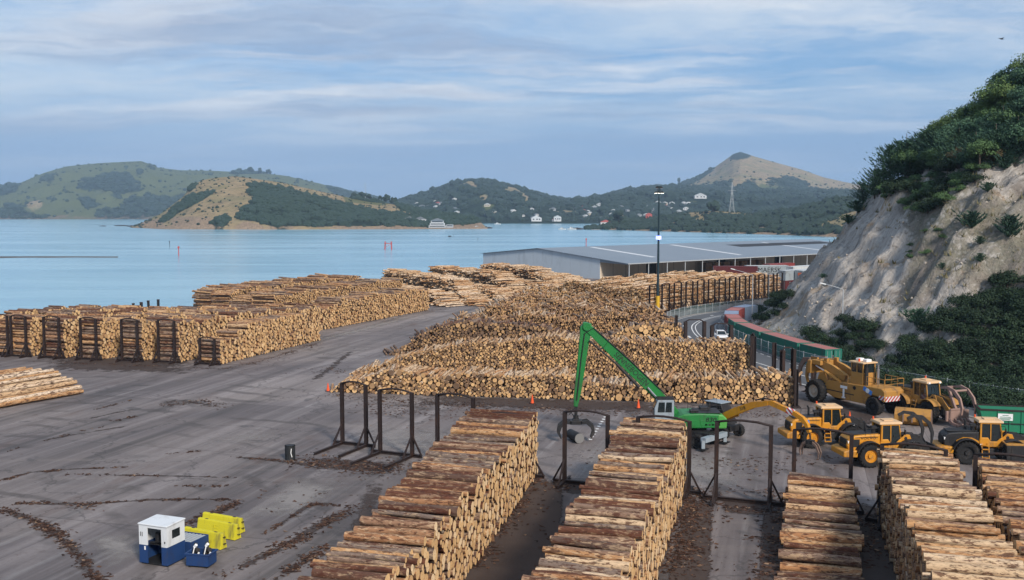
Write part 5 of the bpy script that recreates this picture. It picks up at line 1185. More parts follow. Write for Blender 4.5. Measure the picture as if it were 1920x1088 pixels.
def container(L, mat, roofmat, x, y, z, rz, label, group=None):
    k = (L, mat, roofmat); o = copy_tree(CP[k]) if k in CP else CP.setdefault(k, make_container(L, mat, roofmat))
    o.location = (x, y, z); o.rotation_euler = (0, 0, rz); return tag(o, label, 'container', group)
CLN = offset(ROADC, 6.75); ccl = np.concatenate([[0], np.cumsum(np.linalg.norm(np.diff(CLN, axis=0), axis=1))])
def at_line(s): return np.array([np.interp(s, ccl, CLN[:, 0]), np.interp(s, ccl, CLN[:, 1])])
s0 = float(np.interp(127.6, CLN[:, 1][:150], ccl[:150]))
for L, mat, rm, lab in ((6.06, 'cont_green', 'cont_roof', 'short green container with a rusty stained roof, nearest of the line behind the fence'), (12.19, 'cont_green', 'cont_roof', 'long green container with pinkish red roof, second in the line behind the fence'), (12.19, 'cont_green', 'cont_roof', 'long green container, third in the line behind the fence'), (6.06, 'cont_green', 'cont_roof', 'short green container with flat pink roof on the bend'),
                        (6.06, 'cont_red', 'cont_roof', 'dark sided container with pink roof just before the blue covered one'), (6.06, 'cont_blue', 'cont_blue', 'container under a pale blue cover on the bend'), (6.06, 'cont_red', 'cont_roof', 'dark red container beyond the blue covered one'), (6.06, 'cont_blue', 'cont_blue', 'blue container at the far end of the line by the road')):
    a, b_ = at_line(s0), at_line(s0+L); c = (a+b_)/2; d = b_-a
    container(L, mat, rm, c[0], c[1], .02, math.atan2(d[1], d[0])+math.pi, lab); s0 += L+.6
def stackc(px, py, L, rz, mats, labs, off=(0, 0)):
    x, y = P(px, py); x += math.cos(rz)*L/2*off[0]; y += math.sin(rz)*L/2*off[0]
    for i, (mt, lb) in enumerate(zip(mats, labs)): r_ = container(L, mt, 'cont_white' if mt in ('cont_white', 'cont_grey') else mt, x, y, .02+2.62*i, rz+math.pi, lb)
    return x, y
rzc = math.atan2(.62, .78)
stackc(1497, 545, 12.19, rzc, ['cont_white', 'cont_grey'], ['white container at the foot of the nearest stack by the cliff', 'light grey container with an orange mark, on top of the white one'], (1, 0))
stackc(1465, 545, 12.19, rzc, ['cont_maroon', 'cont_grey'], ['maroon container under the grey one beside the roadside log rows', 'grey container on the maroon one beside the roadside log rows'], (1, 0))
stackc(1480, 535, 12.19, rzc, ['cont_red', 'cont_white', 'cont_white'][:3][:2], ['red container half hidden between the grey stacks', 'white container on top of the half hidden red one'], (1, 0))
stackc(1378, 534, 12.19, math.atan2(-.14, .99), ['cont_maroon', 'cont_maroon'], ['lower long dark maroon container behind the roadside logs', 'upper long dark maroon container behind the roadside logs'])
mx_, my_ = stackc(1436, 532, 12.19, math.atan2(.10, .99), ['cont_red', 'cont_grey'], ['red container beneath the lettered grey one', 'blue grey container with large black lettering on its side'])
stackc(1460, 527, 12.19, rzc, ['cont_red', 'cont_red'], ['lower red container behind the lettered one', 'upper red container showing just its roof edge behind the lettered one'])
for o in list(bpy.data.objects):
    if o.get('label') == 'blue grey container with large black lettering on its side': lettering('lettering', 'MAERSK', 'black_letters', o, (-.6, 1.235, 1.3), (R(90), 0, R(180)), 1.9, .004)
    if o.get('label') == 'light grey container with an orange mark, on top of the white one': MB().box((6.16, .4, 1.55), (.02, 1.2, .9)).build('company_mark', 'orange_mark', o)

# ------------------------------------------------------------------ light mast, street lamps, radio mast, pylon
m, g, b = newmat('lamp_glow'); b.inputs['Emission Color'].default_value = (1, .93, .75, 1); b.inputs['Emission Strength'].default_value = 6; b.inputs['Base Color'].default_value = (.9, .9, .85, 1)
m, g, b = newmat('blue_glow'); b.inputs['Emission Color'].default_value = (.04, .07, 1, 1); b.inputs['Emission Strength'].default_value = 6
paint('mast_yellow', (.60, .36, .02), (.3, .2, .05), .4, .5); paint('mast_blue', (.020, .045, .060), (.05, .06, .07), .4, .4, .4)
x, y = P(1233, 598); o = empty('floodlight_mast', (x, y, 0)); H = CAMZ + ray(1238, 349)[2]/ray(1238, 349)[1]*y
MB().cyl((0, 0, 4.4), (0, 0, H), .25, .13, 14).build('pole', 'mast_blue', o, False); MB().cyl((0, 0, 0), (0, 0, 4.4), .40, .36, 14).build('painted_base', 'mast_yellow', o)
hd = MB().box((0, 0, H-1.0), (1.5, .12, .14)).box((0, 0, H-.1), (1.1, .1, .1)).box((-.3, 0, H-.5), (.08, .1, 1.1)).box((.3, 0, H-.5), (.08, .1, 1.1)).build('head_frame', 'steel_dark', o)
for i, (dx, dz) in enumerate(((-.62, -1.25), (0, -1.25), (.62, -1.25), (-.4, -.3), (.4, -.3))):
    l = MB().box((dx, -.1, H+dz), (.5, .5, .22)).build('floodlight', 'steel_dark', o)
    MB().box((dx, -.16, H+dz-.13), (.42, .38, .03)).build('lens', 'lamp_glow' if i < 3 else 'galv', l)
zb = CAMZ + ray(1236, 446)[2]/ray(1236, 446)[1]*y
MB().cyl((0, 0, zb-.35), (0, 0, zb+.35), .33, .33, 14).build('blue_lamp', 'blue_glow', o)
for s in (-1, 1): MB().box((s*.42, 0, zb), (.22, .16, .7)).build('white_panel', 'white_sign', o)
tag(o, 'tall dark floodlight mast with yellow foot and small blue lamp', 'light mast')
def street_lamp(px, py, ytop, armpx, label):
    x, y = P(px, py); x2, y2, z2 = AT(px, ytop, y); H = z2; arm = armpx*y/FPX; o = empty('street_lamp', (x, y, 0))
    MB().cyl((0, 0, 0), (0, 0, H), .12, .07, 10).build('pole', 'galv', o, True); MB().cyl((0, 0, 0), (0, 0, .5), .17, .16, 10).build('base_collar', 'galv', o)
    MB().tube([(0, 0, H-.1), (-arm*.05, 0, H+.06), (-arm*.5, 0, H+arm*.16), (-arm, 0, H+arm*.30)], .045, 8).build('arm', 'galv', o, True)
    MB().box((-arm-.35, 0, H+arm*.33), (.9, .28, .14), ry=.25, taper=(.8, .7)).build('lamp_head', 'galv', o); return tag(o, label, 'street lamp')
street_lamp(1578, 668, 543, 34, 'street lamp at the cliff foot, nearest of three, arm reaching over the road')
street_lamp(1410, 608, 516, 34, 'street lamp on the bend beside the container line, second of three')
street_lamp(1441, 577, 516, 18, 'street lamp farthest along the road, third of three')
x, y, z = AT(685, 375, 1800); H = 34*1800/FPX; o = empty('radio_mast', (x, y, z-2)); mb = MB()
for a in range(3): mb.cyl((math.cos(a*2.1)*.7, math.sin(a*2.1)*.7, 0), (math.cos(a*2.1)*.5, math.sin(a*2.1)*.5, H), .16, n=6)
mb.build('lattice', 'galv', o); MB().cyl((0, 0, H), (0, 0, H+3), .1, n=6).build('aerial', 'galv', o); tag(o, 'thin radio mast on the ridge above the island trees', 'mast')
x, y, z = AT(1372, 399, 1390); H = 58*1390/FPX; o = empty('power_pylon', (x, y, z-.5)); mb = MB(); lv = [(0, 3.6), (.25, 2.2), (.5, 1.3), (.75, .8), (1, .35)]
for (u0, w0), (u1, w1) in zip(lv[:-1], lv[1:]):
    cs = [(1, 1), (-1, 1), (-1, -1), (1, -1)]
    for k in range(4):
        a, b2 = cs[k], cs[(k+1) % 4]; mb.bar((a[0]*w0, a[1]*w0, u0*H), (a[0]*w1, a[1]*w1, u1*H), .22); mb.bar((a[0]*w0, a[1]*w0, u0*H), (b2[0]*w1, b2[1]*w1, u1*H), .12); mb.bar((b2[0]*w0, b2[1]*w0, u0*H), (a[0]*w1, a[1]*w1, u1*H), .12)
mb.build('lattice', 'galv', o)
for u, w in ((.72, 5.5), (.86, 4.2)): MB().bar((-w, 0, u*H), (w, 0, u*H), .3).build('cross_arm', 'galv', o)
tag(o, 'pale lattice power pylon on the grassy knoll', 'pylon')

# ------------------------------------------------------------------ houses, boats and marks on the water
paint('house_white', (.54, .56, .57), (.5, .5, .48), .2, .7); paint('house_cream', (.52, .47, .38), (.4, .35, .3), .2, .7); paint('house_grey', (.36, .38, .40), (.3, .3, .3), .2, .7); paint('roof_grey', (.16, .18, .20), (.1, .1, .1), .3, .7); paint('roof_red', (.42, .10, .09), (.3, .08, .06), .3, .7); paint('roof_lt', (.45, .48, .50), (.3, .3, .3), .3, .7); paint('glass_dark', (.015, .02, .025), (.03, .03, .03), .2, .12, spec=.8)
def hill_z(src, x, y):
    V, A, px, py, ts = HILLS[src]; p = 960+FPX*x/y; i = int(np.clip(np.searchsorted(px[:, 5], p), 0, len(px)-1)); return float(np.interp(y, V[i, :, 1], V[i, :, 2]))
def house(px, py, src, w, d, h, wall, roof, label, group, D=None, rz=0):
    V, A, hpx_, hpy_, ts = HILLS[src]; i = int(np.argmin(abs(hpx_[:, 5]-px))); col_ = hpy_[i, :46]; k = np.where(col_ <= py)[0]
    k = int(k[0]) if len(k) else 45; x, y, z = V[i, k]; o = empty('house', (x, y, z), rz)
    MB().box((0, 0, h/2-.4), (w, d, h+.8)).build('walls', wall, o)
    MB().prism([(-w/2-.4, h-.1), (w/2+.4, h-.1), (0, h+w*.22)], -d/2-.3, d/2+.3).build('roof', roof, o)
    for s in (-.28, .05, .3): MB().box((w*s, -d/2-.03, h*.55), (w*.14, .08, h*.35)).build('window', 'glass_dark', o)
    return tag(o, label, 'house', group)
random.seed(12)
for i in range(78):
    px = random.choice([random.uniform(905, 1190), random.uniform(1040, 1260), random.uniform(1195, 1290), random.uniform(760, 860)]); py = random.uniform(388, 417) if px > 880 else random.uniform(378, 402)
    if px > 1200: py = random.uniform(384, 408)
    s = random.uniform(.6, 1.15); wl = random.choice(['house_white', 'house_white', 'house_cream', 'house_grey']); rf = random.choice(['roof_grey', 'roof_lt', 'roof_lt', 'house_white', 'roof_red'] if i % 4 == 0 else ['roof_grey', 'roof_lt', 'house_white'])
    house(px, py, 'hillside', 13*s, 9*s, 4.4*s, wl, rf, 'small pale house among trees on the far town hillside', 'houses of the far town', rz=random.uniform(-.7, .7))
house(1311, 376, 'hillside', 30, 14, 7, 'house_white', 'roof_lt', 'white farmhouse on the green field below the tall peak', None)
house(1004, 418.5, 'hillside', 22, 12, 7, 'house_white', 'house_white', 'wide white waterfront house across the channel', None); house(1047, 418, 'hillside', 16, 10, 9, 'house_white', 'roof_lt', 'tall white waterfront house across the channel', None)
house(1135, 416, 'headland', 15, 9, 5, 'house_white', 'roof_red', 'white house with long red roof on the wooded point', None); house(1217, 411, 'headland', 9, 7, 9, 'roof_red', 'roof_red', 'narrow red house among the trees on the point', None); house(1188, 416, 'headland', 9, 7, 1.0, 'house_white', 'house_white', 'low house whose steep white gable shows above the trees on the point', None)
x, y, _z = AT(820, 428, 1440); o = empty('building', (x, y, WZ+1.6)); 
for i in range(3):
    MB().box((0, i*1.2, 1.9+i*3.4), (24-i*3, 10, 3.0)).build('storey', 'house_white', o)
    MB().box((0, i*1.2-5.04, 1.9+i*3.4), (22-i*3, .12, 1.3)).build('window', 'glass_dark', o)
    MB().box((0, i*1.2-5.6, .3+i*3.4), (25-i*3, 2.2, .25)).build('balcony', 'house_grey', o)
MB().prism([(-10, 10.4), (10, 10.4), (0, 13.6)], -4, 8).build('roof', 'roof_grey', o); MB().box((18, 1, 2.2), (10, 8, 4.6)).build('annex', 'house_grey', o); MB().box((18, -3.05, 2.8), (8, .1, 1.4)).build('window', 'glass_dark', o); tag(o, 'white three storey building with balconies at the island shore', 'building')
house(768, 415, 'island', 14, 8, 4, 'house_cream', 'roof_grey', 'low long house behind the island shore building', None); house(790, 417, 'island', 18, 8, 4, 'house_white', 'roof_grey', 'grey roofed house just left of the island shore building', None)
def boat(px, py, L, label):
    x, y = P(px, py, WZ); o = empty('boat', (x, y, WZ), .2); k = L/10
    rings = [[(s*L, -w*k, z*k) for w, z in ((0, -.3), (1.2*f, .3), (1.5*f, 1.2), (0, 1.25), (-1.5*f, 1.2), (-1.2*f, .3))] for s, f in ((-.5, .8), (-.2, 1), (.15, .95), (.38, .55), (.5, .06))]
    MB().loft(rings).build('hull', 'house_white', o); MB().box((-.05*L, 0, 1.9*k), (3.6*k, 2.2*k, 1.5*k), taper=(.8, .85)).build('cabin', 'house_white', o); MB().box((.02*L, -1.08*k, 2.0*k), (2.4*k, .12*k, .6*k)).build('window', 'glass_dark', o); MB().cyl((-.1*L, 0, 2.6*k), (-.1*L, 0, 5*k), .06*k, n=6).build('mast', 'galv', o); return tag(o, label, 'boat')
boat(895, 429, 15, 'white launch moored off the right tip of the island'); boat(1054, 431, 11, 'small white boat off the wooded point, left of two'); boat(1072, 431, 13, 'small white boat off the wooded point, nearer the rocks'); boat(933, 421, 13, 'distant white boat in the channel')
paint('marker_red', (.42, .05, .04), (.2, .05, .04), .3, .6)
def marker(px, py, ytop, label, red=True, r=.25):
    x, y = P(px, py, WZ); zt = AT(px, ytop, y)[2]; o = empty('channel_marker', (x, y, WZ)); h = zt-WZ
    MB().cyl((0, 0, -2), (0, 0, h*.8), r, r*.9, 8).build('pile', 'marker_red' if red else 'steel_dark', o); MB().box((0, 0, h*.9), (r*3.6, r*3.6, h*.2), taper=(.7, .7)).build('topmark', 'marker_red' if red else 'steel_dark', o); return tag(o, label, 'channel marker')
marker(335, 480, 462, 'red channel pile alone on the open water at left'); marker(318, 464, 452, 'thin dark pile left of and beyond the red one', False, .15); marker(1099, 463, 447, 'red channel marker just above the shed roof ridge'); marker(896, 452, 446, 'small dark pile in mid channel', False, .15); marker(1287, 433, 427, 'thin dark pile off the headland, left of the pair', False, .12); marker(1337, 447, 440, 'thin dark pile off the headland, left one of a pair', False, .12); marker(1363, 447, 440, 'thin dark pile off the headland, right one of a pair', False, .12); marker(850, 444, 440, 'tiny dark pile beyond the swimming bird', False, .12)
x, y = P(728, 468, WZ); o = empty('channel_beacon', (x, y, WZ)); h = 15*y/FPX
for s in (-1, 1):
    for t in (-1, 1): MB().cyl((s*2.2, t*1.2, -2), (s*1.9, t*1.1, h), .22, n=8).build('pile', 'marker_red', o)
MB().box((0, 0, h*.75), (4.6, 2.6, .3)).build('deck', 'marker_red', o); MB().bar((-2.1, -1.2, h*.2), (2, -1.2, h*.7), .16).build('brace', 'marker_red', o); tag(o, 'red four legged marker frame standing in the bay', 'channel marker')
for i, (px, py, w, hh, lab) in enumerate(((226, 424, 26, 2.4, 'low dark reef left of the island tip'), (192, 424.5, 14, 1.4, 'tiny outer reef left of the island tip'), (246, 425, 22, 2.6, 'rocks joining the left tip of the island'), (1082, 430.5, 22, 2.8, 'rocks running out from the wooded point'), (917, 428.5, 10, 2.2, 'rock off the right tip of the island'))):
    x, y = P(px, py, WZ); rg = np.random.default_rng(i); vv = IV*(1+.5*(rg.random((len(IV), 1))-.5))*np.array([w/2, w/5, hh]); o = link('rock', npmesh('rock', vv, IF, ['steel_rust'], smooth=False)); o.location = (x, y, WZ); tag(o, lab, 'rock')
# ------------------------------------------------------------------ machine materials
paint('loader_yellow', (.53, .225, .012), (.13, .085, .05), .8, .42, 0, 1.3); paint('dusty_yellow', (.39, .195, .042), (.12, .08, .05), .9, .6, 0, 1.1); paint('dusty_roof', (.60, .40, .22), (.40, .30, .22), .5, .6)
paint('machine_green', (.011, .165, .034), (.03, .045, .025), .65, .38, 0, .9); paint('bright_green', (.06, .28, .05), (.05, .1, .03), .4, .4); paint('machine_black', (.014, .014, .016), (.07, .055, .045), .5, .5, 0, 1.5); paint('machine_grey', (.25, .30, .34), (.12, .10, .09), .5, .5)
paint('rubber', (.012, .012, .013), (.075, .06, .05), .65, .85, 0, 2.5, .3); paint('rim_white', (.45, .44, .40), (.15, .11, .08), .6, .6); paint('chrome_rod', (.6, .6, .62), (.2, .2, .2), .2, .2, .9); paint('worn_steel', (.22, .15, .12), (.10, .055, .035), .7, .55, .3); paint('pink_primer', (.27, .175, .145), (.15, .09, .07), .6, .6)
paint('cone_orange', (.72, .09, .02), (.3, .08, .04), .4, .55); paint('barrier_yellow', (.56, .50, .02), (.13, .11, .05), .75, .7, 0, 1.2, .3); paint('booth_white', (.62, .65, .67), (.28, .26, .24), .4, .55, 0, 1.0); paint('booth_blue', (.010, .040, .135), (.03, .03, .04), .5, .5); paint('skip_green', (.008, .17, .085), (.05, .06, .04), .45, .5); paint('log_grey', (.17, .17, .17), (.08, .07, .07), .5, .85); paint('car_white', (.70, .71, .72), (.3, .3, .3), .1, .25, spec=.6); paint('red_lamp', (.5, .02, .02), (.2, .02, .02), .2, .3); paint('drum_black', (.016, .018, .02), (.05, .05, .05), .4, .5)
m, g, b = newmat('hazard'); co = g.coord('Object'); s3 = g.add('ShaderNodeSeparateXYZ'); g.put(s3.inputs[0], co)
w = g.math('GREATER_THAN', g.math('FRACT', g.math('MULTIPLY', g.math('ADD', g.math('ADD', s3.outputs[0], s3.outputs[1]), s3.outputs[2]), 2.2)), .5); setb(g, b, g.mix(w, (.62, .62, .62), (.42, .03, .03)), .5)
m, g, b = newmat('cab_glass'); b.inputs['Base Color'].default_value = (.012, .018, .02, 1); b.inputs['Roughness'].default_value = .08; b.inputs['Specular IOR Level'].default_value = .6

def wheel_mesh(r, w, lugs=22):
    mb = MB(); prof = [(.55, -.40), (.80, -.50), (.93, -.47), (.975, -.36), (.985, 0), (.975, .36), (.93, .47), (.80, .50), (.55, .40)]; n = 28
    rings = []
    for i in range(n):
        a = 2*math.pi*i/n; rings.append([(math.cos(a)*r*p, q*w, math.sin(a)*r*p) for p, q in prof])
    k = len(prof); vs = [v for q in rings for v in q]; fs = []
    for i in range(n):
        for j in range(k-1): a, b_ = i*k, ((i+1) % n)*k; fs.append((a+j, a+j+1, b_+j+1, b_+j))
    mb.add(vs, fs)
    for i in range(lugs):
        for s in (-1, 1):
            a = 2*math.pi*(i+(.5 if s > 0 else 0))/lugs; c = (math.cos(a)*r*.975, s*w*.27, math.sin(a)*r*.975)
            M = Matrix.Rotation(-a, 3, 'Y') @ Matrix.Rotation(s*.5, 3, 'X'); vv = [Vector(c)+M @ Vector((x*r*.035, y*w*.24, z*r*.048)) for x in (-1, 1) for y in (-1, 1) for z in (-1, 1)]
            mb.add(vv, [(0, 1, 3, 2), (4, 6, 7, 5), (0, 4, 5, 1), (2, 3, 7, 6), (0, 2, 6, 4), (1, 5, 7, 3)])
    return mb
WM = {}
def wheel(parent, x, y, r, w, rim='loader_yellow', z=None, steer=0):
    k = (r, w)
    if k not in WM: WM[k] = wheel_mesh(r, w).mesh('wheel', 'rubber')
    o = link('wheel', WM[k], parent); o.location = (x, y, r if z is None else z); o.rotation_euler = (0, random.uniform(0, 1), steer); s = 1 if y > 0 else -1
    mb = MB().cyl((0, -s*w*.38, 0), (0, s*w*.20, 0), r*.56, n=24).cyl((0, s*w*.18, 0), (0, s*w*.36, 0), r*.26, r*.20, 16)
    for i in range(24):
        a0, a1 = 2*math.pi*i/24, 2*math.pi*(i+1)/24; q = lambda a, p, yy: (math.cos(a)*r*p, yy, math.sin(a)*r*p)
        mb.add([q(a0, .50, s*w*.20), q(a1, .50, s*w*.20), q(a1, .57, s*w*.42), q(a0, .57, s*w*.42)], [(0, 1, 2, 3)])
    for i in range(10): a = 2*math.pi*i/10; mb.cyl((math.cos(a)*r*.34, s*w*.19, math.sin(a)*r*.34), (math.cos(a)*r*.34, s*w*.25, math.sin(a)*r*.34), r*.035, n=6)
    mb.build('rim', rim, o); return o
def arc(cx, cz, r, a0, a1, n=12): return [(cx+math.cos(t)*r, 0, cz+math.sin(t)*r) for t in np.linspace(R(a0), R(a1), n)]
def shift(pts, dy): return [(p[0], p[1]+dy, p[2]) for p in pts]

def wheel_loader(loc, rz, label, body='loader_yellow', roof='dusty_roof', rim='loader_yellow', hood=None, fender='machine_black', arms='machine_black', clamp=True, mark=None, blackhood=False, tine='machine_black', sc=1.0, pose=0, emblem=False, cpts=None):
    o = empty('wheel_loader', (*loc, 0), rz); o.scale = (sc,)*3; hood = hood or body
    for x in (-1.75, 1.75):
        for y in (-1.12, 1.12): wheel(o, x, y, .93, .72, rim)
    MB().box((-1.6, 0, 1.0), (2.9, 1.3, .55)).box((1.5, 0, .98), (2.3, 1.2, .55)).box((0, 0, .95), (.7, .6, .5)).box((-1.75, 0, .93), (.5, 1.9, .45)).box((1.75, 0, .93), (.5, 1.9, .45)).build('chassis', 'machine_black', o, bevel=.03)
    h = MB().prism([(-3.35, 1.25), (-3.5, 1.7), (-3.38, 2.22), (-3.1, 2.42), (-2.2, 2.52), (-.75, 2.58), (-.75, 1.3), (-2.4, 1.25)], -.84, .84).build('hood', hood, o, bevel=.10)
    MB().box((-2.0, 0, 2.56), (2.3, 1.2, .07), ry=-.03).build('hood_top', 'machine_black', h, bevel=.02)
    gr = MB().box((-3.46, 0, 1.78), (.06, 1.15, .75), ry=.02)
    for i in range(6): gr.box((-3.5, 0, 1.5+i*.11), (.05, 1.2, .035))
    gr.build('grille', 'machine_black', h)
    for s in (-1, 1):
        v = MB().box((-2.75, s*.845, 1.88), (.55, .03, .62))
        for i in range(5): v.box((-2.75, s*.865, 1.66+i*.11), (.5, .02, .03))
        v.build('side_vent', 'machine_black', h)
        MB().box((-3.38, s*.72, 1.98), (.10, .22, .20)).build('tail_lamp', 'white_sign', o)
    MB().prism([(-3.95, .85), (-3.95, 1.30), (-3.55, 1.42), (-2.75, 1.36), (-2.75, .8)], -1.22, 1.22).build('counterweight', body, o, bevel=.09)
    for s in (-1, 1):
        MB().ribbon(shift(arc(-1.75, .95, 1.12, 15, 168), s*1.10), .78, .05).build('rear_fender', fender, o)
        MB().ribbon(shift(arc(1.75, .95, 1.12, 35, 150), s*1.10), .78, .05).build('front_fender', 'machine_black' if fender != body else body, o)
        MB().prism([(-2.75, 1.30), (-2.5, 1.86), (-2.0, 2.12), (-1.3, 2.10), (-.8, 1.85), (-.8, 1.5), (-1.3, 1.95), (-2.0, 1.98), (-2.4, 1.75), (-2.6, 1.3)], s*.82, s*.96).build('fender_panel', body, o)
    # cab
    MB().prism([(-.72, 1.35), (-.72, 2.12), (-.05, 2.12), (.15, 1.82), (.62, 1.82), (.92, 2.12), (1.05, 2.12), (1.05, 1.35)], -.80, .80).build('cab_base', body, o, bevel=.06)
    gl = MB().prism([(-.60, 2.0), (-.60, 3.28), (.82, 3.28), (1.02, 2.0), (.62, 1.84), (.15, 1.84)], -.74, .74).build('cab_glass', 'cab_glass', o)
    pil = MB()
    for s in (-1, 1):
        pil.bar((-.62, s*.74, 2.0), (-.62, s*.74, 3.32), .20, .12).bar((.15, s*.76, 1.9), (.12, s*.76, 3.32), .07).bar((1.04, s*.72, 2.0), (.84, s*.72, 3.32), .09)
        pil.bar((-.62, s*.75, 3.28), (.86, s*.75, 3.28), .08)
    pil.bar((-.66, -.7, 3.28), (-.66, .7, 3.28), .1).bar((-.64, -.7, 2.1), (-.64, .7, 2.1), .12); pil.build('cab_pillars', body, o)
    rf = MB().box((.12, 0, 3.42), (1.95, 1.74, .20), taper=(.93, .92)).build('cab_roof', roof, o, bevel=.05)
    MB().cyl((-.7, .6, 3.5), (-.7, .6, 3.72), .07, n=10).build('beacon', 'cone_orange', rf); MB().box((.1, -.1, 3.56), (.8, .7, .1)).build('air_unit', roof, rf, bevel=.03)
    for s in (-1, 1):
        MB().tube([(.9, s*.78, 3.1), (1.15, s*1.1, 3.1), (1.15, s*1.1, 2.75)], .022, 6).box((1.15, s*1.14, 2.75), (.06, .22, .40)).build('mirror', 'machine_black', o)
        MB().box((1.06, s*.6, 3.38), (.12, .2, .14)).build('work_lamp', 'white_sign', o)
        ld_ = MB()
        for k in range(4): ld_.box((-.3, s*(1.2-.08*k), .55+k*.33), (.5, .22, .05))
        ld_.bar((-.58, s*1.25, .5), (-.58, s*.95, 1.75), .05).bar((-.05, s*1.25, .5), (-.05, s*.95, 1.75), .05).build('ladder', body if s < 0 else 'machine_black', o)
        MB().tube([(-.9, s*.85, 2.55), (-.9, s*.85, 3.1), (-2.0, s*.85, 3.05), (-2.0, s*.85, 2.5)], .02, 6).build('handrail', 'machine_black', o)
    MB().cyl((-1.5, .35, 2.55), (-1.5, .35, 3.25), .09, n=10).cyl((-1.5, .35, 3.2), (-1.62, .35, 3.4), .08, n=10).build('exhaust', 'machine_black', o)
    MB().cyl((-1.15, -.4, 2.55), (-1.15, -.4, 2.95), .16, n=12).box((-1.15, -.4, 3.05), (.4, .4, .2)).build('air_intake', 'machine_black', o)
    for s in (-1, 1):
        MB().box((-.1, s*.72, .95), (1.0, .45, .62)).build('tank', 'machine_black', o, bevel=.05)
        MB().box((-1.9, s*.848, 2.32), (1.9, .012, .05)).build('trim_stripe', 'machine_black', h)
        MB().box((-.55, s*.805, 1.55), (.16, .012, .10)).box((-2.3, s*.965, 1.75), (.14, .012, .12)).build('warning_label', 'white_sign', o)
        MB().box((.42, s*.772, 2.35), (.05, .03, .18)).build('door_handle', 'machine_black', o)
        for k in (0, .09): MB().tube([(.5, s*(.30+k), 1.35), (1.1, s*(.36+k), 1.75), (1.7, s*(.30+k), 2.42), (2.5, s*(.30+k), 2.36+pose*.3), (3.3, s*(.30+k), 1.6+pose)], .028, 6).build('hose', 'machine_black', o)
        MB().bar((.98, s*.3, 2.15), (.90, s*.1, 3.0), .025).build('wiper', 'machine_black', o)
    MB().box((.12, 0, 1.2), (.5, .9, .25)).cyl((.35, -.5, 1.0), (.35, .5, 1.0), .12, n=10).build('hinge', 'machine_black', o)
    MB().box((-.1, .1, 2.45), (.5, .55, .9)).cyl((.35, .1, 2.3), (.5, .1, 2.75), .03, n=6).build('driver_seat', 'machine_black', o)
    # loader tower, arms and log grapple
    for s in (-1, 1):
        tw = MB().prism([(.75, 1.2), (1.05, 2.05), (1.45, 2.45), (1.85, 2.40), (2.05, 1.9), (2.55, 1.2)], s*.52, s*.60).build('tower', body, o, bevel=.03)
        for (hx, hz_) in ((1.5, 2.12), (1.75, 1.75), (1.3, 1.7)): MB().cyl((hx, s*.60, hz_), (hx, s*.62, hz_), .13, n=14).build('pin', 'machine_black', tw)
        z0 = pose
        MB().ribbon([(1.55, s*.42, 2.2), (2.4, s*.42, 2.05+z0*.3), (3.2, s*.42, 1.35+z0), (3.75, s*.42, .85+z0)], .16, [.42, .52, .46, .34], side=(0, 1, 0)).build('lift_arm', arms, o)
        MB().cyl((1.1, s*.25, 1.3), (2.1, s*.25, 1.55+z0*.3), .10, n=10).cyl((2.1, s*.25, 1.55+z0*.3), (2.8, s*.25, 1.62+z0*.6), .055, n=8, mi=1).build('lift_cylinder', ['machine_black', 'chrome_rod'], o)
    MB().cyl((1.7, 0, 2.3), (3.0, 0, 2.15+pose*.6), .12, n=10).bar((2.95, 0, 2.3+pose*.6), (3.6, 0, 1.2+pose), .14, .3).build('tilt_linkage', arms, o)
    fk = MB().box((3.85, 0, .95+pose), (.18, 2.5, .9)).box((3.85, 0, 1.5+pose), (.14, 1.6, .16))
    fk.build('grapple_frame', tine, o, bevel=.02)
    for y in (-.95, -.35, .35, .95): MB().ribbon([(3.9, y, .62+pose), (4.4, y, .36+pose), (5.0, y, .34+pose), (5.5, y, .55+pose)], .14, [.3, .24, .18, .06]).build('tine', tine, o)
    if clamp:
        for y in (-.75, .75): MB().ribbon([(q_[0], y, q_[1]+pose) for q_ in (cpts or [(2.6, 3.25), (3.4, 3.42), (4.2, 3.2), (4.85, 2.6), (5.15, 1.85), (5.12, 1.25)])], .16, [.18, .24, .3, .3, .24, .08]).build('clamp_arm', tine, o)
        if not cpts: MB().cyl((4.2, -.6, 3.2+pose), (4.2, .6, 3.2+pose), .1, n=10).bar((3.7, 0, 1.4+pose), (2.75, 0, 3.2+pose), .2, .2).bar((2.6, -.6, 3.25+pose), (2.6, .6, 3.25+pose), .16).build('clamp_link', tine, o)
    if mark:
        for s in (1, -1): lettering('lettering', mark, 'black_letters', o, None, None, .30, .004, basis=facing((-1.75, -s*.855, 2.26), (s, 0, 0), (0, -s, 0), 1.3))
    if emblem:
        for s in (-1, 1):
            e = MB().box((-2.15, s*.86, 2.15), (.62, .02, .30), ry=-.35).build('emblem', 'blue_mark', o); MB().cyl((-2.15, s*.868, 2.15), (-2.15, s*.88, 2.15), .11, n=16).build('emblem_disc', 'white_sign', e)
    return tag(o, label, 'wheel loader')
random.seed(3)
def on(px, py): return P(px, py)
def place(px, py, lx, ly, rz, sc=1.0):
    """origin of a machine whose local ground point (lx, ly) stands at this photo point"""
    x, y = P(px, py); return (x-(lx*math.cos(rz)-ly*math.sin(rz))*sc, y-(lx*math.sin(rz)+ly*math.cos(rz))*sc)
rzA, rzB, rzC, rzD = R(4), R(6), R(-8), R(-70)
wheel_loader(place(1521, 840, -1.75, -1.12, rzA), rzA, 'yellow wheel loader with black lift arms parked behind the empty steel gate', emblem=True, clamp=False)
wheel_loader(place(1630, 876, -1.75, -1.12, rzB), rzB, 'nearest yellow wheel loader, lettered hood and tall curved black clamp arms', mark='VOLVO', cpts=[(1.5, 3.75), (2.0, 3.98), (2.75, 3.85), (3.35, 3.35), (3.65, 2.55), (3.6, 1.7)])
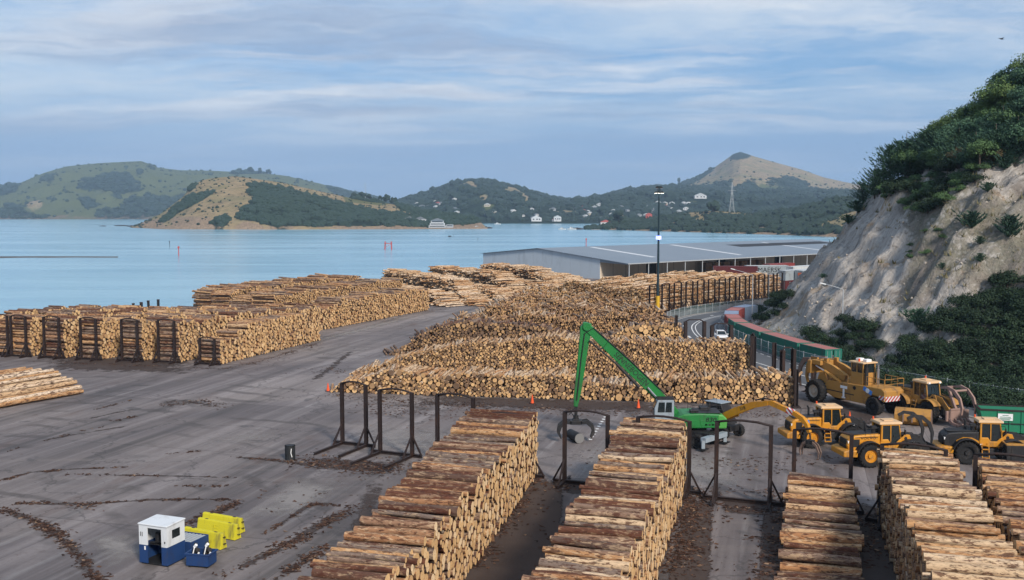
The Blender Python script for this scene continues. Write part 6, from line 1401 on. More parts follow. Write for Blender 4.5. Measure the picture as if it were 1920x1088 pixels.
wheel_loader(place(1812, 870, -1.75, -1.12, rzC), rzC, 'wheel loader with dark hood and broad black fenders at the right', hood='machine_black', clamp=False, rim='machine_black')
wheel_loader(place(1690, 778, -1.75, -1.12, rzD, 1.08), rzD, 'old dusty yellow wheel loader with pale log forks beside the fence', body='dusty_yellow', roof='dusty_roof', rim='machine_black', fender='dusty_yellow', arms='dusty_yellow', tine='pink_primer', clamp=True, sc=1.08)

# ------------------------------------------------------------------ green material handler
gx0, gy0 = 15.1, 86.6; o = empty('material_handler', (gx0, gy0, 0), math.pi)      # looks towards -X; local +y faces the camera
und = math.pi - math.atan2(3.0, 3.4)
def UR(x, y): c_, s_ = math.cos(-.75), math.sin(-.75); return (x*c_-y*s_, x*s_+y*c_)
uc = MB()
for (a, b_, w, h, z) in (((-3.0, 0), (3.0, 0), 1.2, .55, 1.0), ((-2.3, -1.25), (-2.3, 1.25), .5, .4, .75), ((2.3, -1.25), (2.3, 1.25), .5, .4, .75)): uc.bar((*UR(*a), z), (*UR(*b_), z), w, h)
uc.cyl((0, 0, 1.2), (0, 0, 1.5), .95, n=24).build('undercarriage', 'machine_black', o, bevel=.03)
for x in (-2.3, 2.3):
    for y in (-1.25, 1.25): q = UR(x, y); wheel(o, q[0], q[1], .62, .5, 'machine_black', steer=-.75)
for x in (-3.15, 3.15):
    for y in (-1.3, 1.3):
        q = UR(x, y); q2 = UR(x, y*1.35); l = MB().bar((*UR(x, y*.2), .95), (*q2, .95), .5, .4).bar((*q2, .95), (*q2, .2), .28).build('outrigger', 'machine_grey', o); MB().box((*q2, .22), (.7, .7, .08), rz=-.75).build('pad', 'steel_dark', l)
body = MB().prism([(-3.3, 1.55), (-3.3, 2.35), (-2.9, 2.75), (-1.2, 2.8), (.2, 2.75), (1.5, 2.2), (1.6, 1.5)], -1.35, 1.35).build('superstructure', 'machine_green', o, bevel=.09)
MB().prism([(-3.55, 1.5), (-3.62, 2.3), (-3.2, 2.72), (-2.75, 2.72), (-2.75, 1.5)], -1.38, 1.38).build('counterweight', 'bright_green', o, bevel=.12)
MB().box((-2.0, 0, 2.82), (2.2, 2.2, .08)).box((-.8, .6, 2.9), (.7, .7, .25)).box((-1.9, -.5, 2.95), (.8, .9, .3)).build('engine_deck', 'machine_black', body, bevel=.03)
MB().cyl((-2.4, -.6, 2.8), (-2.4, -.6, 3.5), .10, n=12).build('exhaust', 'machine_black', o)
for x in (-2.6, -1.6, -.6): MB().box((x, 1.365, 2.0), (.7, .03, .5)).build('side_grille', 'machine_green', body, bevel=.01)
rl = MB()
for y in (-1.25, 1.25): rl.tube([(-3.2, y, 2.75), (-3.2, y, 3.55), (-.6, y, 3.55), (-.6, y, 2.75)], .025, 6).tube([(-3.2, y, 3.15), (-.6, y, 3.15)], .02, 6).tube([(-1.9, y, 2.75), (-1.9, y, 3.55)], .02, 6)
rl.build('handrail', 'machine_black', o)
lettering('lettering', '830', 'black_letters', o, None, None, .55, .006, basis=facing((-2.15, 1.40, 2.28), (-1, 0, 0), (0, 1, 0), 1.15), shear=.15)
for x in (-1.75, -2.05, -2.35): MB().box((x, 1.37, 1.85), (.2, .02, .13)).build('vent_slot', 'machine_black', body)
cab_ = MB().prism([(1.05, 2.3), (1.05, 3.95), (1.2, 4.05), (2.45, 4.05), (2.75, 3.3), (2.75, 2.4), (2.5, 2.25)], .35, 1.40).build('cab', 'machine_grey', o, bevel=.06)
for (x0, x1, z0, z1) in ((1.25, 1.72, 2.95, 3.82), (1.86, 2.38, 2.95, 3.82)): MB().prism([(x0, z0), (x0, z1), (x1, z1), (x1+.1, z0)], 1.395, 1.42).build('side_window', 'cab_glass', cab_)
MB().prism([(2.62, 2.6), (2.50, 3.85), (2.56, 3.85), (2.80, 3.28), (2.80, 2.6)], .45, 1.30).build('windscreen', 'cab_glass', cab_); MB().box((1.75, .88, 4.09), (1.5, 1.1, .07)).build('roof_guard', 'machine_black', cab_)
for k in range(5): MB().bar((1.0+.0*k, .4+k*.23, 4.15), (2.6, .4+k*.23, 4.15), .03).build('guard_bar', 'machine_black', cab_)
pb, pt_, ps = Vector((.75, -.35, 2.75)), Vector((8.55, -.35, 10.25)), Vector((9.45, -.35, 3.15))
d = (pt_-pb).normalized(); nn = Vector((-d.z, 0, d.x))
def B(u, v): p = pb+(pt_-pb)*u+nn*v; return (p.x, p.z)
bm_ = MB().prism([B(-.03, -.30), B(.04, -.46), B(.55, -.42), B(.90, -.36), B(.97, -.34), B(1.03, -.18), B(1.045, .04), B(1.02, .30), B(.95, .36), B(.55, .46), B(.30, .52), B(.06, .36), B(-.02, .26)], -.72, .02).build('boom', 'machine_green', o, bevel=.04)
lettering('lettering', 'SENNEBOGEN', 'black_letters', bm_, None, None, .66, .006, basis=facing((*[(pb+(pt_-pb)*.50+nn*.03)[i] if i != 1 else .03 for i in range(3)],), (-d.x, 0, -d.z), (0, 1, 0), .95), shear=.1)
for u in (.34, .62, .78): 
    p0_, p1_ = B(u, -.50), B(u+.015, .54); MB().prism([p0_, B(u+.006, -.50), B(u+.012, .54), p1_], -.735, .035).build('weld_band', 'machine_black', bm_)
ds = (ps-pt_).normalized(); ns = Vector((-ds.z, 0, ds.x))
def S2(u, v): p = pt_+(ps-pt_)*u+ns*v; return (p.x, p.z)
stk = MB().prism([S2(-.04, -.40), S2(-.05, .25), S2(.02, .55), S2(.10, .50), S2(.55, .36), S2(.88, .30), S2(1.0, .20), S2(1.0, -.14), S2(.8, -.28), S2(.3, -.36), S2(.05, -.46)], -.66, -.06).build('stick', 'machine_green', o, bevel=.04)
MB().cyl((pt_.x, -.80, pt_.z), (pt_.x, .10, pt_.z), .34, n=18).build('elbow_pin', 'machine_green', o)
MB().cyl((pb.x+3.2, .30, pb.z+2.2), (pb.x+5.2, .30, pb.z+4.25), .14, n=12).cyl((pb.x+5.2, .30, pb.z+4.25), (pb.x+7.6, .12, pb.z+6.3), .08, n=10).build('stick_cylinder', 'machine_black', o)
for s in (-.85, .15): MB().cyl((1.3, s, 2.2), (2.3, s, 3.9), .16, n=12).cyl((2.3, s, 3.9), (3.2, s, 4.9), .09, n=10, mi=1).build('boom_cylinder', ['machine_black', 'chrome_rod'], o)
MB().tube([(pb.x+.6, .06, pb.z+1.3), (pb.x+4, .08, pb.z+4.55), (pt_.x-.6, .06, pt_.z-.1), (pt_.x+.2, .0, pt_.z-.6), (pt_.x+.5, -.02, pt_.z-3), (ps.x-.05, 0, ps.z+.6)], .05, 8).build('hose', 'machine_black', o)
# the link, rotator and grapple
g0 = Vector((ps.x, -.35, ps.z)); gz = 1.75
MB().box((g0.x, g0.y, g0.z-.25), (.28, .32, .75)).cyl((g0.x, g0.y, g0.z-.5), (g0.x, g0.y, gz+.15), .13, n=12).cyl((g0.x, g0.y, gz+.1), (g0.x, g0.y, gz+.6), .24, n=16).build('rotator', 'machine_black', o)
MB().box((g0.x, g0.y, gz), (1.1, .9, .36)).box((g0.x, g0.y, gz+.2), (.6, .6, .2)).build('grapple_head', 'machine_black', o, bevel=.04)
for s in (-1, 1):
    for y in (-.38, 0, .38):
        if s < 0 and y == 0: continue
        if s > 0 and y != 0 and y < 0: pass
        MB().ribbon([(g0.x+s*.40, g0.y+y, gz-.02), (g0.x+s*.95, g0.y+y, gz+.05), (g0.x+s*1.42, g0.y+y, gz-.35), (g0.x+s*1.55, g0.y+y, gz-.9), (g0.x+s*1.30, g0.y+y, gz-1.45)], .14, [.26, .34, .34, .26, .06]).build('tine', 'machine_black', o)
MB().tube([(g0.x+.1, g0.y+.2, g0.z-.1), (g0.x+.6, g0.y+.3, g0.z-.7), (g0.x+.45, g0.y+.3, gz+.9), (g0.x+.15, g0.y+.2, gz+.5)], .035, 6).build('hose', 'machine_black', o)
tag(o, 'green four wheeled material handler with high knuckle boom and hanging grapple', 'material handler')
lx, ly = gx0-g0.x, gy0-g0.y
lo = MB().cyl((0, -.95, 0), (0, 1.1, 0), .44, .42, 20, mcap=1).build('grey_drum', ['machine_black', 'log_grey'], None, loc=(lx-.05, ly, .46), rz=.35); tag(lo, 'short grey round drum lying on the ground under the grapple', 'drum')

# ------------------------------------------------------------------ yellow knuckle boom loader behind the green one
px0, py0 = P(1349, 816); o = empty('log_loader', (px0, py0, 0), R(-51))
MB().box((0, 0, .9), (3.4, 1.3, .5)).cyl((0, 0, 1.1), (0, 0, 1.4), .8, n=20).build('undercarriage', 'machine_black', o)
for x in (-1.3, 1.3):
    for y in (-1.1, 1.1): wheel(o, x, y, .55, .45, 'machine_black')
MB().prism([(-2.4, 1.1), (-2.4, 1.6), (-2.1, 1.7), (.8, 1.7), (1.1, 1.1)], -1.2, 1.2).build('superstructure', 'machine_black', o, bevel=.08)
cb = MB().prism([(-1.3, 1.5), (-1.3, 2.95), (.35, 2.95), (.65, 2.35), (.65, 1.5)], -.35, .95).build('cab', 'machine_black', o, bevel=.06); MB().box((-.45, -.365, 2.3), (1.4, .02, .85)).build('side_window', 'cab_glass', cb); MB().box((-.5, .3, 3.0), (1.9, 1.45, .08)).build('cab_roof', 'machine_grey', cb, bevel=.02)
gd2 = MB()
for i in range(9): gd2.bar((-1.15+i*.17, -.39, 1.85), (-1.15+i*.17, -.39, 2.75), .02)
for i in range(5): gd2.bar((-1.15, -.39, 1.9+i*.2), (.3, -.39, 1.9+i*.2), .02)
gd2.build('window_guard', 'machine_black', cb)
bp_ = [(.1, -.9, 1.35), (1.2, -.9, 2.0), (2.6, -.9, 2.75), (4.5, -.9, 3.6), (6.0, -.9, 3.95)]
bo = MB().ribbon(bp_, .42, [.45, .62, .66, .55, .36]).build('boom', 'loader_yellow', o)
MB().cyl((.3, -.6, 1.3), (2.6, -.6, 2.35), .10, n=10).build('boom_cylinder', 'loader_yellow', o)
st_ = MB().ribbon([(5.6, -.9, 4.0), (6.3, -.9, 4.02), (7.6, -.9, 3.72), (8.9, -.9, 3.40)], .36, [.26, .44, .40, .36]).build('stick', 'loader_yellow', o)
MB().ribbon([(7.9, -.9, 3.64), (8.5, -.9, 3.50)], .38, .44).build('striped_band', 'hazard', o)
MB().ribbon([(8.7, -.9, 3.45), (9.4, -.9, 3.15), (9.85, -.9, 2.7), (10.1, -.9, 2.1)], .34, [.36, .40, .32, .22]).build('gooseneck', 'loader_yellow', o)
MB().cyl((4.6, -.9, 4.0), (5.6, -.9, 4.32), .07, n=8).cyl((5.6, -.9, 4.32), (6.5, -.9, 4.28), .045, n=8).build('stick_cylinder', 'machine_black', o)
lettering('lettering', '318', 'black_letters', bo, None, None, .40, .006, basis=facing((3.4, -1.115, 3.12), (.9, 0, .42), (0, -1, 0), 1.1))
MB().cyl((10.1, -.9, 2.2), (10.2, -.9, 1.5), .07, n=8).box((10.2, -.9, 1.35), (.6, .45, .32)).build('grapple_head', 'machine_black', o)
for s in (-1, 1):
    for t in (-.16, .16): MB().ribbon([(10.2+s*.25, -.9+t, 1.35), (10.2+s*.62, -.9+t, 1.15), (10.2+s*.9, -.9+t, .6), (10.2+s*.85, -.9+t, .1)], .10, [.2, .18, .14, .04]).build('tine', 'worn_steel', o)
tag(o, 'yellow knuckle boom loader with dark cab reaching to the right', 'log loader')

# ------------------------------------------------------------------ big yellow log stacker
rzS = math.atan2(.90, -.43); loc = place(1640, 778, -3.9, 1.25, rzS); o = empty('log_stacker', (*loc, 0), rzS)
for y in (-1.75, 1.75): wheel(o, 3.9, y, 1.22, 1.0, 'rim_white')
for y in (-1.25, 1.25): wheel(o, -3.9, y, .90, .8, 'machine_black')
bd = MB().prism([(-5.2, 1.5), (-5.2, 2.5), (-4.7, 2.75), (-2.5, 2.7), (2.6, 2.55), (3.1, 2.0), (3.1, 1.3), (1.8, .85), (-2.7, .85), (-3.0, 1.6), (-3.6, 1.95), (-4.4, 1.9), (-4.9, 1.5)], -1.35, 1.35).build('body', 'dusty_yellow', o, bevel=.07)
MB().prism([(2.9, 1.1), (2.9, 2.3), (3.4, 3.2), (4.1, 3.2), (4.7, 1.8), (4.7, 1.0)], -1.15, 1.15).build('front_frame', 'dusty_yellow', o, bevel=.05)
MB().box((1.0, 0, 2.75), (3.0, 1.7, .5), taper=(.9, .85)).build('engine_cover', 'dusty_yellow', o, bevel=.05)
for i in range(4): MB().box((-2.35, 1.37, 1.2+i*.32), (.55, .10, .07)).build('step', 'dusty_yellow', bd)
MB().cyl((-1.2, 1.352, 2.3), (-1.2, 1.37, 2.3), .2, n=16).build('filler_cap', 'steel_dark', bd); MB().box((.8, 1.36, 1.55), (3.9, .02, .1)).build('trim_line', 'machine_black', bd)
MB().box((.3, 1.362, 2.15), (.95, .02, .28)).box((.3, 1.362, 1.5), (.24, .02, .95)).box((.3, 1.362, 1.06), (.5, .02, .14)).build('white_mark', 'white_sign', bd)
e = MB().box((-3.0, 1.37, 2.3), (1.2, .03, .42), ry=-.35).build('emblem', 'blue_mark', bd); MB().cyl((-3.0, 1.385, 2.3), (-3.0, 1.40, 2.3), .25, n=18).build('emblem_disc', 'white_sign', e)
MB().box((-5.215, 0, 1.75), (.04, 2.4, .5)).box((-4.85, 1.36, 1.85), (.7, .04, .4)).build('hazard_stripes', 'hazard', bd)
cb = MB().box((-1.2, .25, 3.25), (1.7, 1.7, 1.3)).build('cab', 'dusty_yellow', o, bevel=.05); MB().box((-1.2, .25, 4.35), (1.6, 1.6, .95)).build('cab_glass', 'cab_glass', cb)
for x in (-1.98, -.42):
    for y in (-.53, 1.03): MB().box((x, y, 4.35), (.13, .13, .98)).build('cab_pillar', 'dusty_yellow', cb)
MB().box((-1.2, 1.06, 4.35), (.1, .08, .95)).build('cab_pillar', 'dusty_yellow', cb)
rf = MB().box((-1.2, .25, 4.92), (2.0, 2.0, .14)).build('cab_roof', 'dusty_roof', cb, bevel=.03)
for x in (-1.7, -.7): MB().box((x, .2, 5.12), (.5, .7, .28)).build('air_unit', 'white_sign', rf, bevel=.04)
MB().cyl((-1.2, .8, 5.0), (-1.2, .8, 5.3), .1, n=8).build('beacon', 'cone_orange', rf)
for x, y, h, m_ in ((-2.35, .9, 4.9, 'machine_black'), (-2.5, -.5, 4.7, 'chrome_rod')): MB().cyl((x, y, 2.7), (x, y, h-.4), .17, n=12).cyl((x, y, h-.4), (x, y, h), .10, n=10).build('exhaust_stack', m_, o)
rl = MB()
for y in (-1.3, 1.3):
    for z in (.5, 1.0): rl.tube([(-5.1, y, 2.7+z), (-2.7, y, 2.7+z)], .03, 6)
    for x in (-5.1, -4.3, -3.5, -2.7): rl.tube([(x, y, 2.65), (x, y, 3.7)], .03, 6)
    rl.tube([(-.2, y, 3.45), (2.4, y, 3.3)], .03, 6); rl.tube([(-.2, y, 2.6), (-.2, y, 3.45)], .03, 6); rl.tube([(1.1, y, 2.5), (1.1, y, 3.38)], .03, 6); rl.tube([(2.4, y, 2.5), (2.4, y, 3.3)], .03, 6)
for z in (.5, 1.0): rl.tube([(-5.1, -1.3, 2.7+z), (-5.1, 1.3, 2.7+z)], .03, 6)
rl.build('handrail', 'dusty_yellow', o)
for s in (-1, 1):
    MB().ribbon([(.6, s*.75, 3.0), (2.4, s*.75, 3.6), (4.4, s*.75, 4.1), (5.4, s*.75, 4.0)], .35, [.7, .9, .8, .5]).build('lift_arm', 'dusty_yellow', o)
    MB().cyl((1.0, s*1.2, 2.6), (3.3, s*1.2, 3.4), .16, n=12).cyl((3.3, s*1.2, 3.4), (4.6, s*1.2, 3.8), .09, n=10, mi=1).build('lift_cylinder', ['dusty_yellow', 'chrome_rod'], o)
MB().box((4.5, 0, 4.15), (1.3, 2.6, .5)).box((5.4, 0, 3.6), (.5, 2.9, 1.4)).box((3.6, .7, 4.5), (.5, .3, .4)).box((3.6, -.7, 4.5), (.5, .3, .4)).build('carriage', 'dusty_yellow', o, bevel=.05)
MB().bar((3.2, .9, 4.75), (5.6, 1.0, 4.7), .09).bar((3.4, 0, 4.6), (3.4, 0, 5.0), .1).build('hose_rail', 'chrome_rod', o)
for y in (-1.1, 0, 1.1): MB().ribbon([(5.6, y, 4.3), (6.5, y, 4.2), (7.1, y, 3.4), (7.3, y, 2.2), (7.0, y, 1.2)], .2, [.45, .55, .5, .36, .1]).build('clamp_arm', 'worn_steel' if y else 'dusty_yellow', o)
for y in (-.9, .9): MB().ribbon([(5.3, y, 3.0), (5.5, y, 1.6), (5.9, y, .75), (7.0, y, .6)], .24, [.4, .36, .3, .1]).build('fork', 'worn_steel', o)
tag(o, 'large yellow log stacker with high cab and big front tyres beside the road', 'log stacker')

# ------------------------------------------------------------------ spare bucket, skip, bin
x, y = P(1712, 796); o = empty('loader_bucket', (x, y, 0), R(-28))
prof = [(-.55, .08), (.75, .04), (.78, .10), (-.50, .16), (-.72, .45), (-.70, .95), (-.35, 1.35), (.15, 1.48), (.12, 1.56), (-.45, 1.43), (-.84, 1.0), (-.86, .4)]
mb = MB(); mb.prism([(p[0], p[1]) for p in prof], -1.6, 1.6); sh_ = mb.build('shell', 'dusty_yellow', o); sh_.rotation_euler = (0, 0, R(90))
for s in (-1, 1): q = MB().prism([(-.55, .08), (.75, .04), (.15, 1.48), (-.35, 1.35), (-.72, .9), (-.72, .45)], s*1.60, s*1.66).build('side_plate', 'worn_steel', o); q.rotation_euler = (0, 0, R(90))
for yy in (-.8, 0, .8): q = MB().box((-.98, yy, .75), (.3, .14, .8)).build('bracket', 'worn_steel', o, bevel=.03); q.rotation_euler = (0, 0, R(90))
tag(o, 'worn yellow spare loader bucket lying on the ground between the machines', 'bucket')
x, y = P(1895, 812); o = empty('skip_bin', (x+.9, y, 0), R(-14))
mb = MB(); mb.prism([(-3.4, 1.0), (-3.0, .35), (-2.2, .2), (2.6, .2), (3.1, 1.0), (3.3, 2.2), (-3.75, 2.2)], -1.2, 1.2); mb.build('hull', 'skip_green', o, bevel=.03)
rb_ = MB()
for xx in (-2.2, -1.2, -.2, .8, 1.8): rb_.box((xx, -1.23, 1.2), (.12, .08, 1.9))
rb_.build('ribs', 'skip_green', o); MB().box((-.2, -1.24, 1.05), (6.4, .09, .09)).build('rail', 'machine_black', o)
MB().box((-.2, -1.18, 2.24), (7.1, .16, .14)).box((-.2, 1.18, 2.24), (7.1, .16, .14)).box((-3.7, 0, 2.24), (.16, 2.3, .14)).box((3.3, 0, 2.24), (.16, 2.3, .14)).build('rim', 'steel_rust', o)
MB().box((-.2, 0, 2.05), (6.7, 2.2, .2)).build('load', 'steel_rust', o)
for sx in (-1.6, 1.25):
    sg = MB().box((sx, -1.29, 1.65), (1.25, .03, .62)).build('sign', 'white_sign', o)
    mb = MB()
    for i, (w_, dz) in enumerate(((.5, .16), (.9, .0), (1.0, -.12), (.8, -.22))): mb.box((sx, -1.312, 1.65+dz), (w_, .01, .05))
    mb.build('print', 'skip_green', sg)
tag(o, 'green steel skip bin with white signs beyond the right hand loader', 'skip bin')
x, y = P(1912, 872); o = empty('rubbish_bin', (x, y, 0), R(-6)); MB().box((0, 0, .95), (2.6, 1.6, 1.6), taper=(1.06, 1.06)).build('tub', 'machine_black', o, bevel=.04); MB().box((0, 0, 1.84), (2.8, 1.75, .12), rx=.06).build('lid', 'dusty_yellow', o, bevel=.03)
for s in (-1, 1): MB().box((s*1.42, 0, 1.2), (.12, .9, .2)).build('lug', 'steel_dark', o); MB().box((s*.95, -.845, .95), (.07, .05, 1.5)).build('rib', 'machine_black', o)
for s in (-1, 1): MB().box((s*1.0, 0, .09), (.2, 1.4, .16)).build('skid', 'steel_dark', o)
tag(o, 'dark bin with flat yellow lid behind the russet stack', 'bin')

# ------------------------------------------------------------------ traffic cones
def cone(px, py, label, h=.95):
    x, y = P(px, py); o = empty('traffic_cone', (x, y, 0), random.uniform(0, 1)); MB().box((0, 0, .035), (.5, .5, .06)).build('base', 'machine_black', o, bevel=.01)
    MB().cyl((0, 0, .06), (0, 0, h*.5), .19, .115, 18, caps=False).cyl((0, 0, h*.64), (0, 0, h), .095, .035, 18).build('body', 'cone_orange', o, True); MB().cyl((0, 0, h*.5), (0, 0, h*.64), .117, .094, 18, caps=False).build('stripe', 'white_sign' if False else 'cone_orange', o); return tag(o, label, 'traffic cone')
cone(615, 734, 'orange traffic cone at the left tip of the front central row'); cone(998, 757, 'orange traffic cone before the front central row, left of the boom'); cone(1197, 766, 'orange traffic cone beside the green machine cab'); cone(1593, 790, 'red traffic cone between the yellow loader and the big stacker')

# ------------------------------------------------------------------ booth, barriers, bins, drum on the open yard
c0, c1 = np.array(P(262, 1057)), np.array(P(314, 1065)); fd = (c1-c0)/np.linalg.norm(c1-c0); rz = math.atan2(fd[1], fd[0]); o = empty('operator_booth', (*c0, 0), rz); w, dp = float(np.linalg.norm(c1-c0)), 1.55
hB, hT = 1.15, 2.35; d0, d1 = w*.30, w*.80
def skin(name, mat, z0, z1, par):
    mb = MB().box((d0/2, .03, (z0+z1)/2), (d0, .06, z1-z0)).box(((d1+w)/2, .03, (z0+z1)/2), (w-d1, .06, z1-z0)).box((.03, dp/2+.03, (z0+z1)/2), (.06, dp-.06, z1-z0)).box((w/2, dp-.03, (z0+z1)/2), (w-.13, .06, z1-z0))
    return mb, par
mb, _ = skin('', '', .10, hB, o); mb.box((w-.03, dp/2+.03, (.10+hB)/2), (.06, dp-.06, hB-.10)); mb.build('lower_walls', 'booth_blue', o)
mb, _ = skin('', '', hB+.004, hT, o); z0, z1 = 1.55, 2.05; y0, y1 = .45, 1.15
mb.box((w-.03, (.06+y0)/2, (hB+hT)/2), (.06, y0-.06, hT-hB-.008)).box((w-.03, (y1+dp)/2, (hB+hT)/2), (.06, dp-y1, hT-hB-.008)).box((w-.03, (y0+y1)/2, (hB+z0)/2), (.06, y1-y0-.004, z0-hB-.008)).box((w-.03, (y0+y1)/2, (z1+hT)/2), (.06, y1-y0-.004, hT-z1-.008)); mb.box(((d0+d1)/2, .03, 2.26), (d1-d0-.004, .055, .17)); mb.build('upper_walls', 'booth_white', o)
MB().box((w-.03, (y0+y1)/2, (z0+z1)/2), (.03, y1-y0, z1-z0)).build('window', 'cab_glass', o)
MB().box((w/2, dp/2, hT+.04), (w+.10, dp+.10, .09), rx=.03).build('roof', 'booth_white', o, bevel=.03); MB().box((w/2, dp/2, .07), (w-.14, dp-.14, .10)).build('floor_plate', 'steel_dark', o)
MB().box((w*.5, .75, 1.05), (w*.7, .5, .05)).bar((w*.2, .4, 1.2), (w*.75, .6, 1.28), .06).box((w*.35, 1.0, 1.35), (.4, .35, .5)).cyl((w*.38, .7, 1.1), (w*.38, .7, 1.7), .14, n=10).build('control_desk', 'machine_black', o)
for xx in (.12, .24): MB().box((xx, -.01, 1.78), (.03, .02, .25)).build('vent_slot', 'steel_dark', o)
MB().box((d0*.7, -.008, .98), (.10, .012, .22)).build('notice', 'white_sign', o); MB().cyl((w-.12, -.03, 1.4), (w-.12, -.03, 1.5), .03, n=8).build('latch', 'steel_dark', o)
tag(o, 'small open fronted booth, white above and blue below, on the yard', 'booth')
o = empty('steel_trough', (*(c0+np.array([math.cos(rz)*1.25-math.sin(rz)*1.75, math.sin(rz)*1.25+math.cos(rz)*1.75])), 0), rz); mb = MB()
mb.box((0, .03, .5), (2.0, .06, .9)).box((0, 1.57, .5), (2.0, .06, .9)).box((-.97, .8, .5), (.06, 1.47, .9)).box((.97, .8, .5), (.06, 1.47, .9)).box((0, .8, .08), (1.86, 1.46, .06)); mb.build('walls', 'booth_blue', o)
mb = MB()
for i in range(7): mb.box((-.78+i*.26, .8, .90), (.16, 1.4, .05))
mb.build('grating', 'galv', o); tag(o, 'low blue steel box with grey slatted top behind the booth', 'steel box')
def barrier(pr, pl, L, label, emb=False):
    a, b_ = np.array(P(*pr)), np.array(P(*pl)); d = (a-b_)/np.linalg.norm(a-b_); c = a - d*L/2; rz = math.atan2(d[1], d[0]); o = empty('road_barrier', (*(c+np.array([-d[1], d[0]])*.3), 0), rz)
    rings = []
    for s, k in ((-1, .96), (-.97, 1), (.97, 1), (1, .96)): rings.append([(s*L/2, yy*k, z) for yy, z in ((-.30, .05), (-.28, .14), (-.12, .92), (-.08, .98), (.08, .98), (.12, .92), (.28, .14), (.30, .05))])
    bb = MB().loft(rings).build('block', 'barrier_yellow', o)
    for s in (-1, 1):
        for z in (.35, .75): MB().tube([(s*(L/2-.02), -.06, z), (s*(L/2+.13), -.06, z), (s*(L/2+.13), .06, z), (s*(L/2-.02), .06, z)], .022, 6).build('link_loop', 'steel_dark', o)
    for s in (-.3, .3): MB().box((s*L, 0, .975), (.22, .1, .03)).build('lifting_slot', 'steel_dark', bb)
    for s in (-.3, .3): MB().box((s*L, 0, .03), (.4, .55, .05)).build('foot', 'steel_dark', o)
    if emb:
        e = MB(); tl = -.205
        for (xx, zz, ww, hh) in ((-.19, .55, .07, .40), (0, .72, .34, .06), (0, .55, .30, .06), (0, .38, .34, .06)): e.box((xx, -.195-(.55-zz)*.20, zz), (ww, .03, hh), rx=-.20 if False else 0)
        e.build('embossed_letter', 'barrier_yellow', bb)
    return tag(o, label, 'barrier')
barrier((413, 1033), (345, 1020), 3.0, 'yellow concrete road barrier next to the booth, nearest of three'); barrier((440, 1015), (356, 999), 3.15, 'yellow concrete road barrier with an embossed letter, middle of three', True); barrier((448, 1003), (363, 988), 3.1, 'yellow concrete road barrier at the back of the three')
x, y = P(378, 1060); o = empty('parts_bin', (x, y, 0), R(-12)); mb = MB(); bw, bd_, bh = 1.35, .95, .78
mb.box((0, -bd_/2, .45), (bw, .05, bh-.12)).box((0, bd_/2, .45), (bw, .05, bh-.12)).box((-bw/2, 0, .45), (.05, bd_-.052, bh-.12)).box((bw/2, 0, .45), (.05, bd_-.052, bh-.12)).box((0, 0, .14), (bw-.06, bd_-.06, .05)); mb.build('walls', 'booth_blue', o)
rm = MB(); rm.box((0, -bd_/2-.03, .79), (bw+.2, .1, .07)).box((0, bd_/2+.03, .79), (bw+.2, .1, .07)).box((-bw/2-.04, 0, .79), (.1, bd_-.05, .07)).box((bw/2+.04, 0, .79), (.1, bd_-.05, .07)); rm.build('rim', 'booth_blue', o)
for sx in (-.5, .5): MB().box((sx, 0, .06), (.15, .9, .10)).build('skid', 'steel_dark', o)
tag(o, 'small blue steel bin beside the yellow barriers', 'bin')
for i, (dx, dy, hh, lab) in enumerate(((-.35, .0, .62, 'black and white machine part standing in the left half of the blue bin'), (.30, .05, .66, 'black and white machine part standing in the right half of the blue bin'))):
    q = empty('machine_part', (x+dx, y+dy, .18)); MB().cyl((-.12, 0, 0), (.05, 0, hh+.5), .16, .10, 10).cyl((-.05, .1, .55), (.2, -.1, .75), .14, n=10).bar((-.2, -.2, .1), (.05, -.1, hh+.35), .09).build('casting', 'machine_black', q); MB().bar((-.2, -.26, .0), (.02, -.2, hh+.3), .14, .05).cyl((0, -.1, hh+.3), (.12, -.15, hh+.45), .09, n=8).box((.22, -.2, .5), (.1, .05, .3), ry=.4).build('pale_face', 'white_sign', q); tag(q, lab, 'machine part')
x, y = P(544, 861); o = empty('oil_drum', (x, y, 0)); mb = MB().cyl((0, 0, 0), (0, 0, 1.15), .42, n=24)
for z in (.02, .4, .78, 1.13): mb.cyl((0, 0, z-.02), (0, 0, z+.02), .435, n=24)
mb.build('shell', 'drum_black', o); MB().cyl((0, 0, 1.151), (0, 0, 1.158), .33, n=20).build('opening', 'machine_black', o); MB().tube([(.20, -.40, .95), (.16, -.42, .6), (.24, -.385, .25)], .035, 6).build('white_smear', 'white_sign', o); tag(o, 'black steel drum standing alone on the open yard', 'drum')
x, y = P(1004, 1020-10); o = MB().loft([[(-.3, -.2, 0), (.35, -.25, 0), (.3, .2, 0), (-.25, .25, 0)], [(-.28, -.18, .3), (.3, -.15, .42), (.22, .2, .38), (-.2, .2, .25)]]).build('wood_block', 'log_end'); o.location = (*P(917, 1013), 0); tag(o, 'broken wood block at the foot of the leftmost foreground stack', 'wood block')

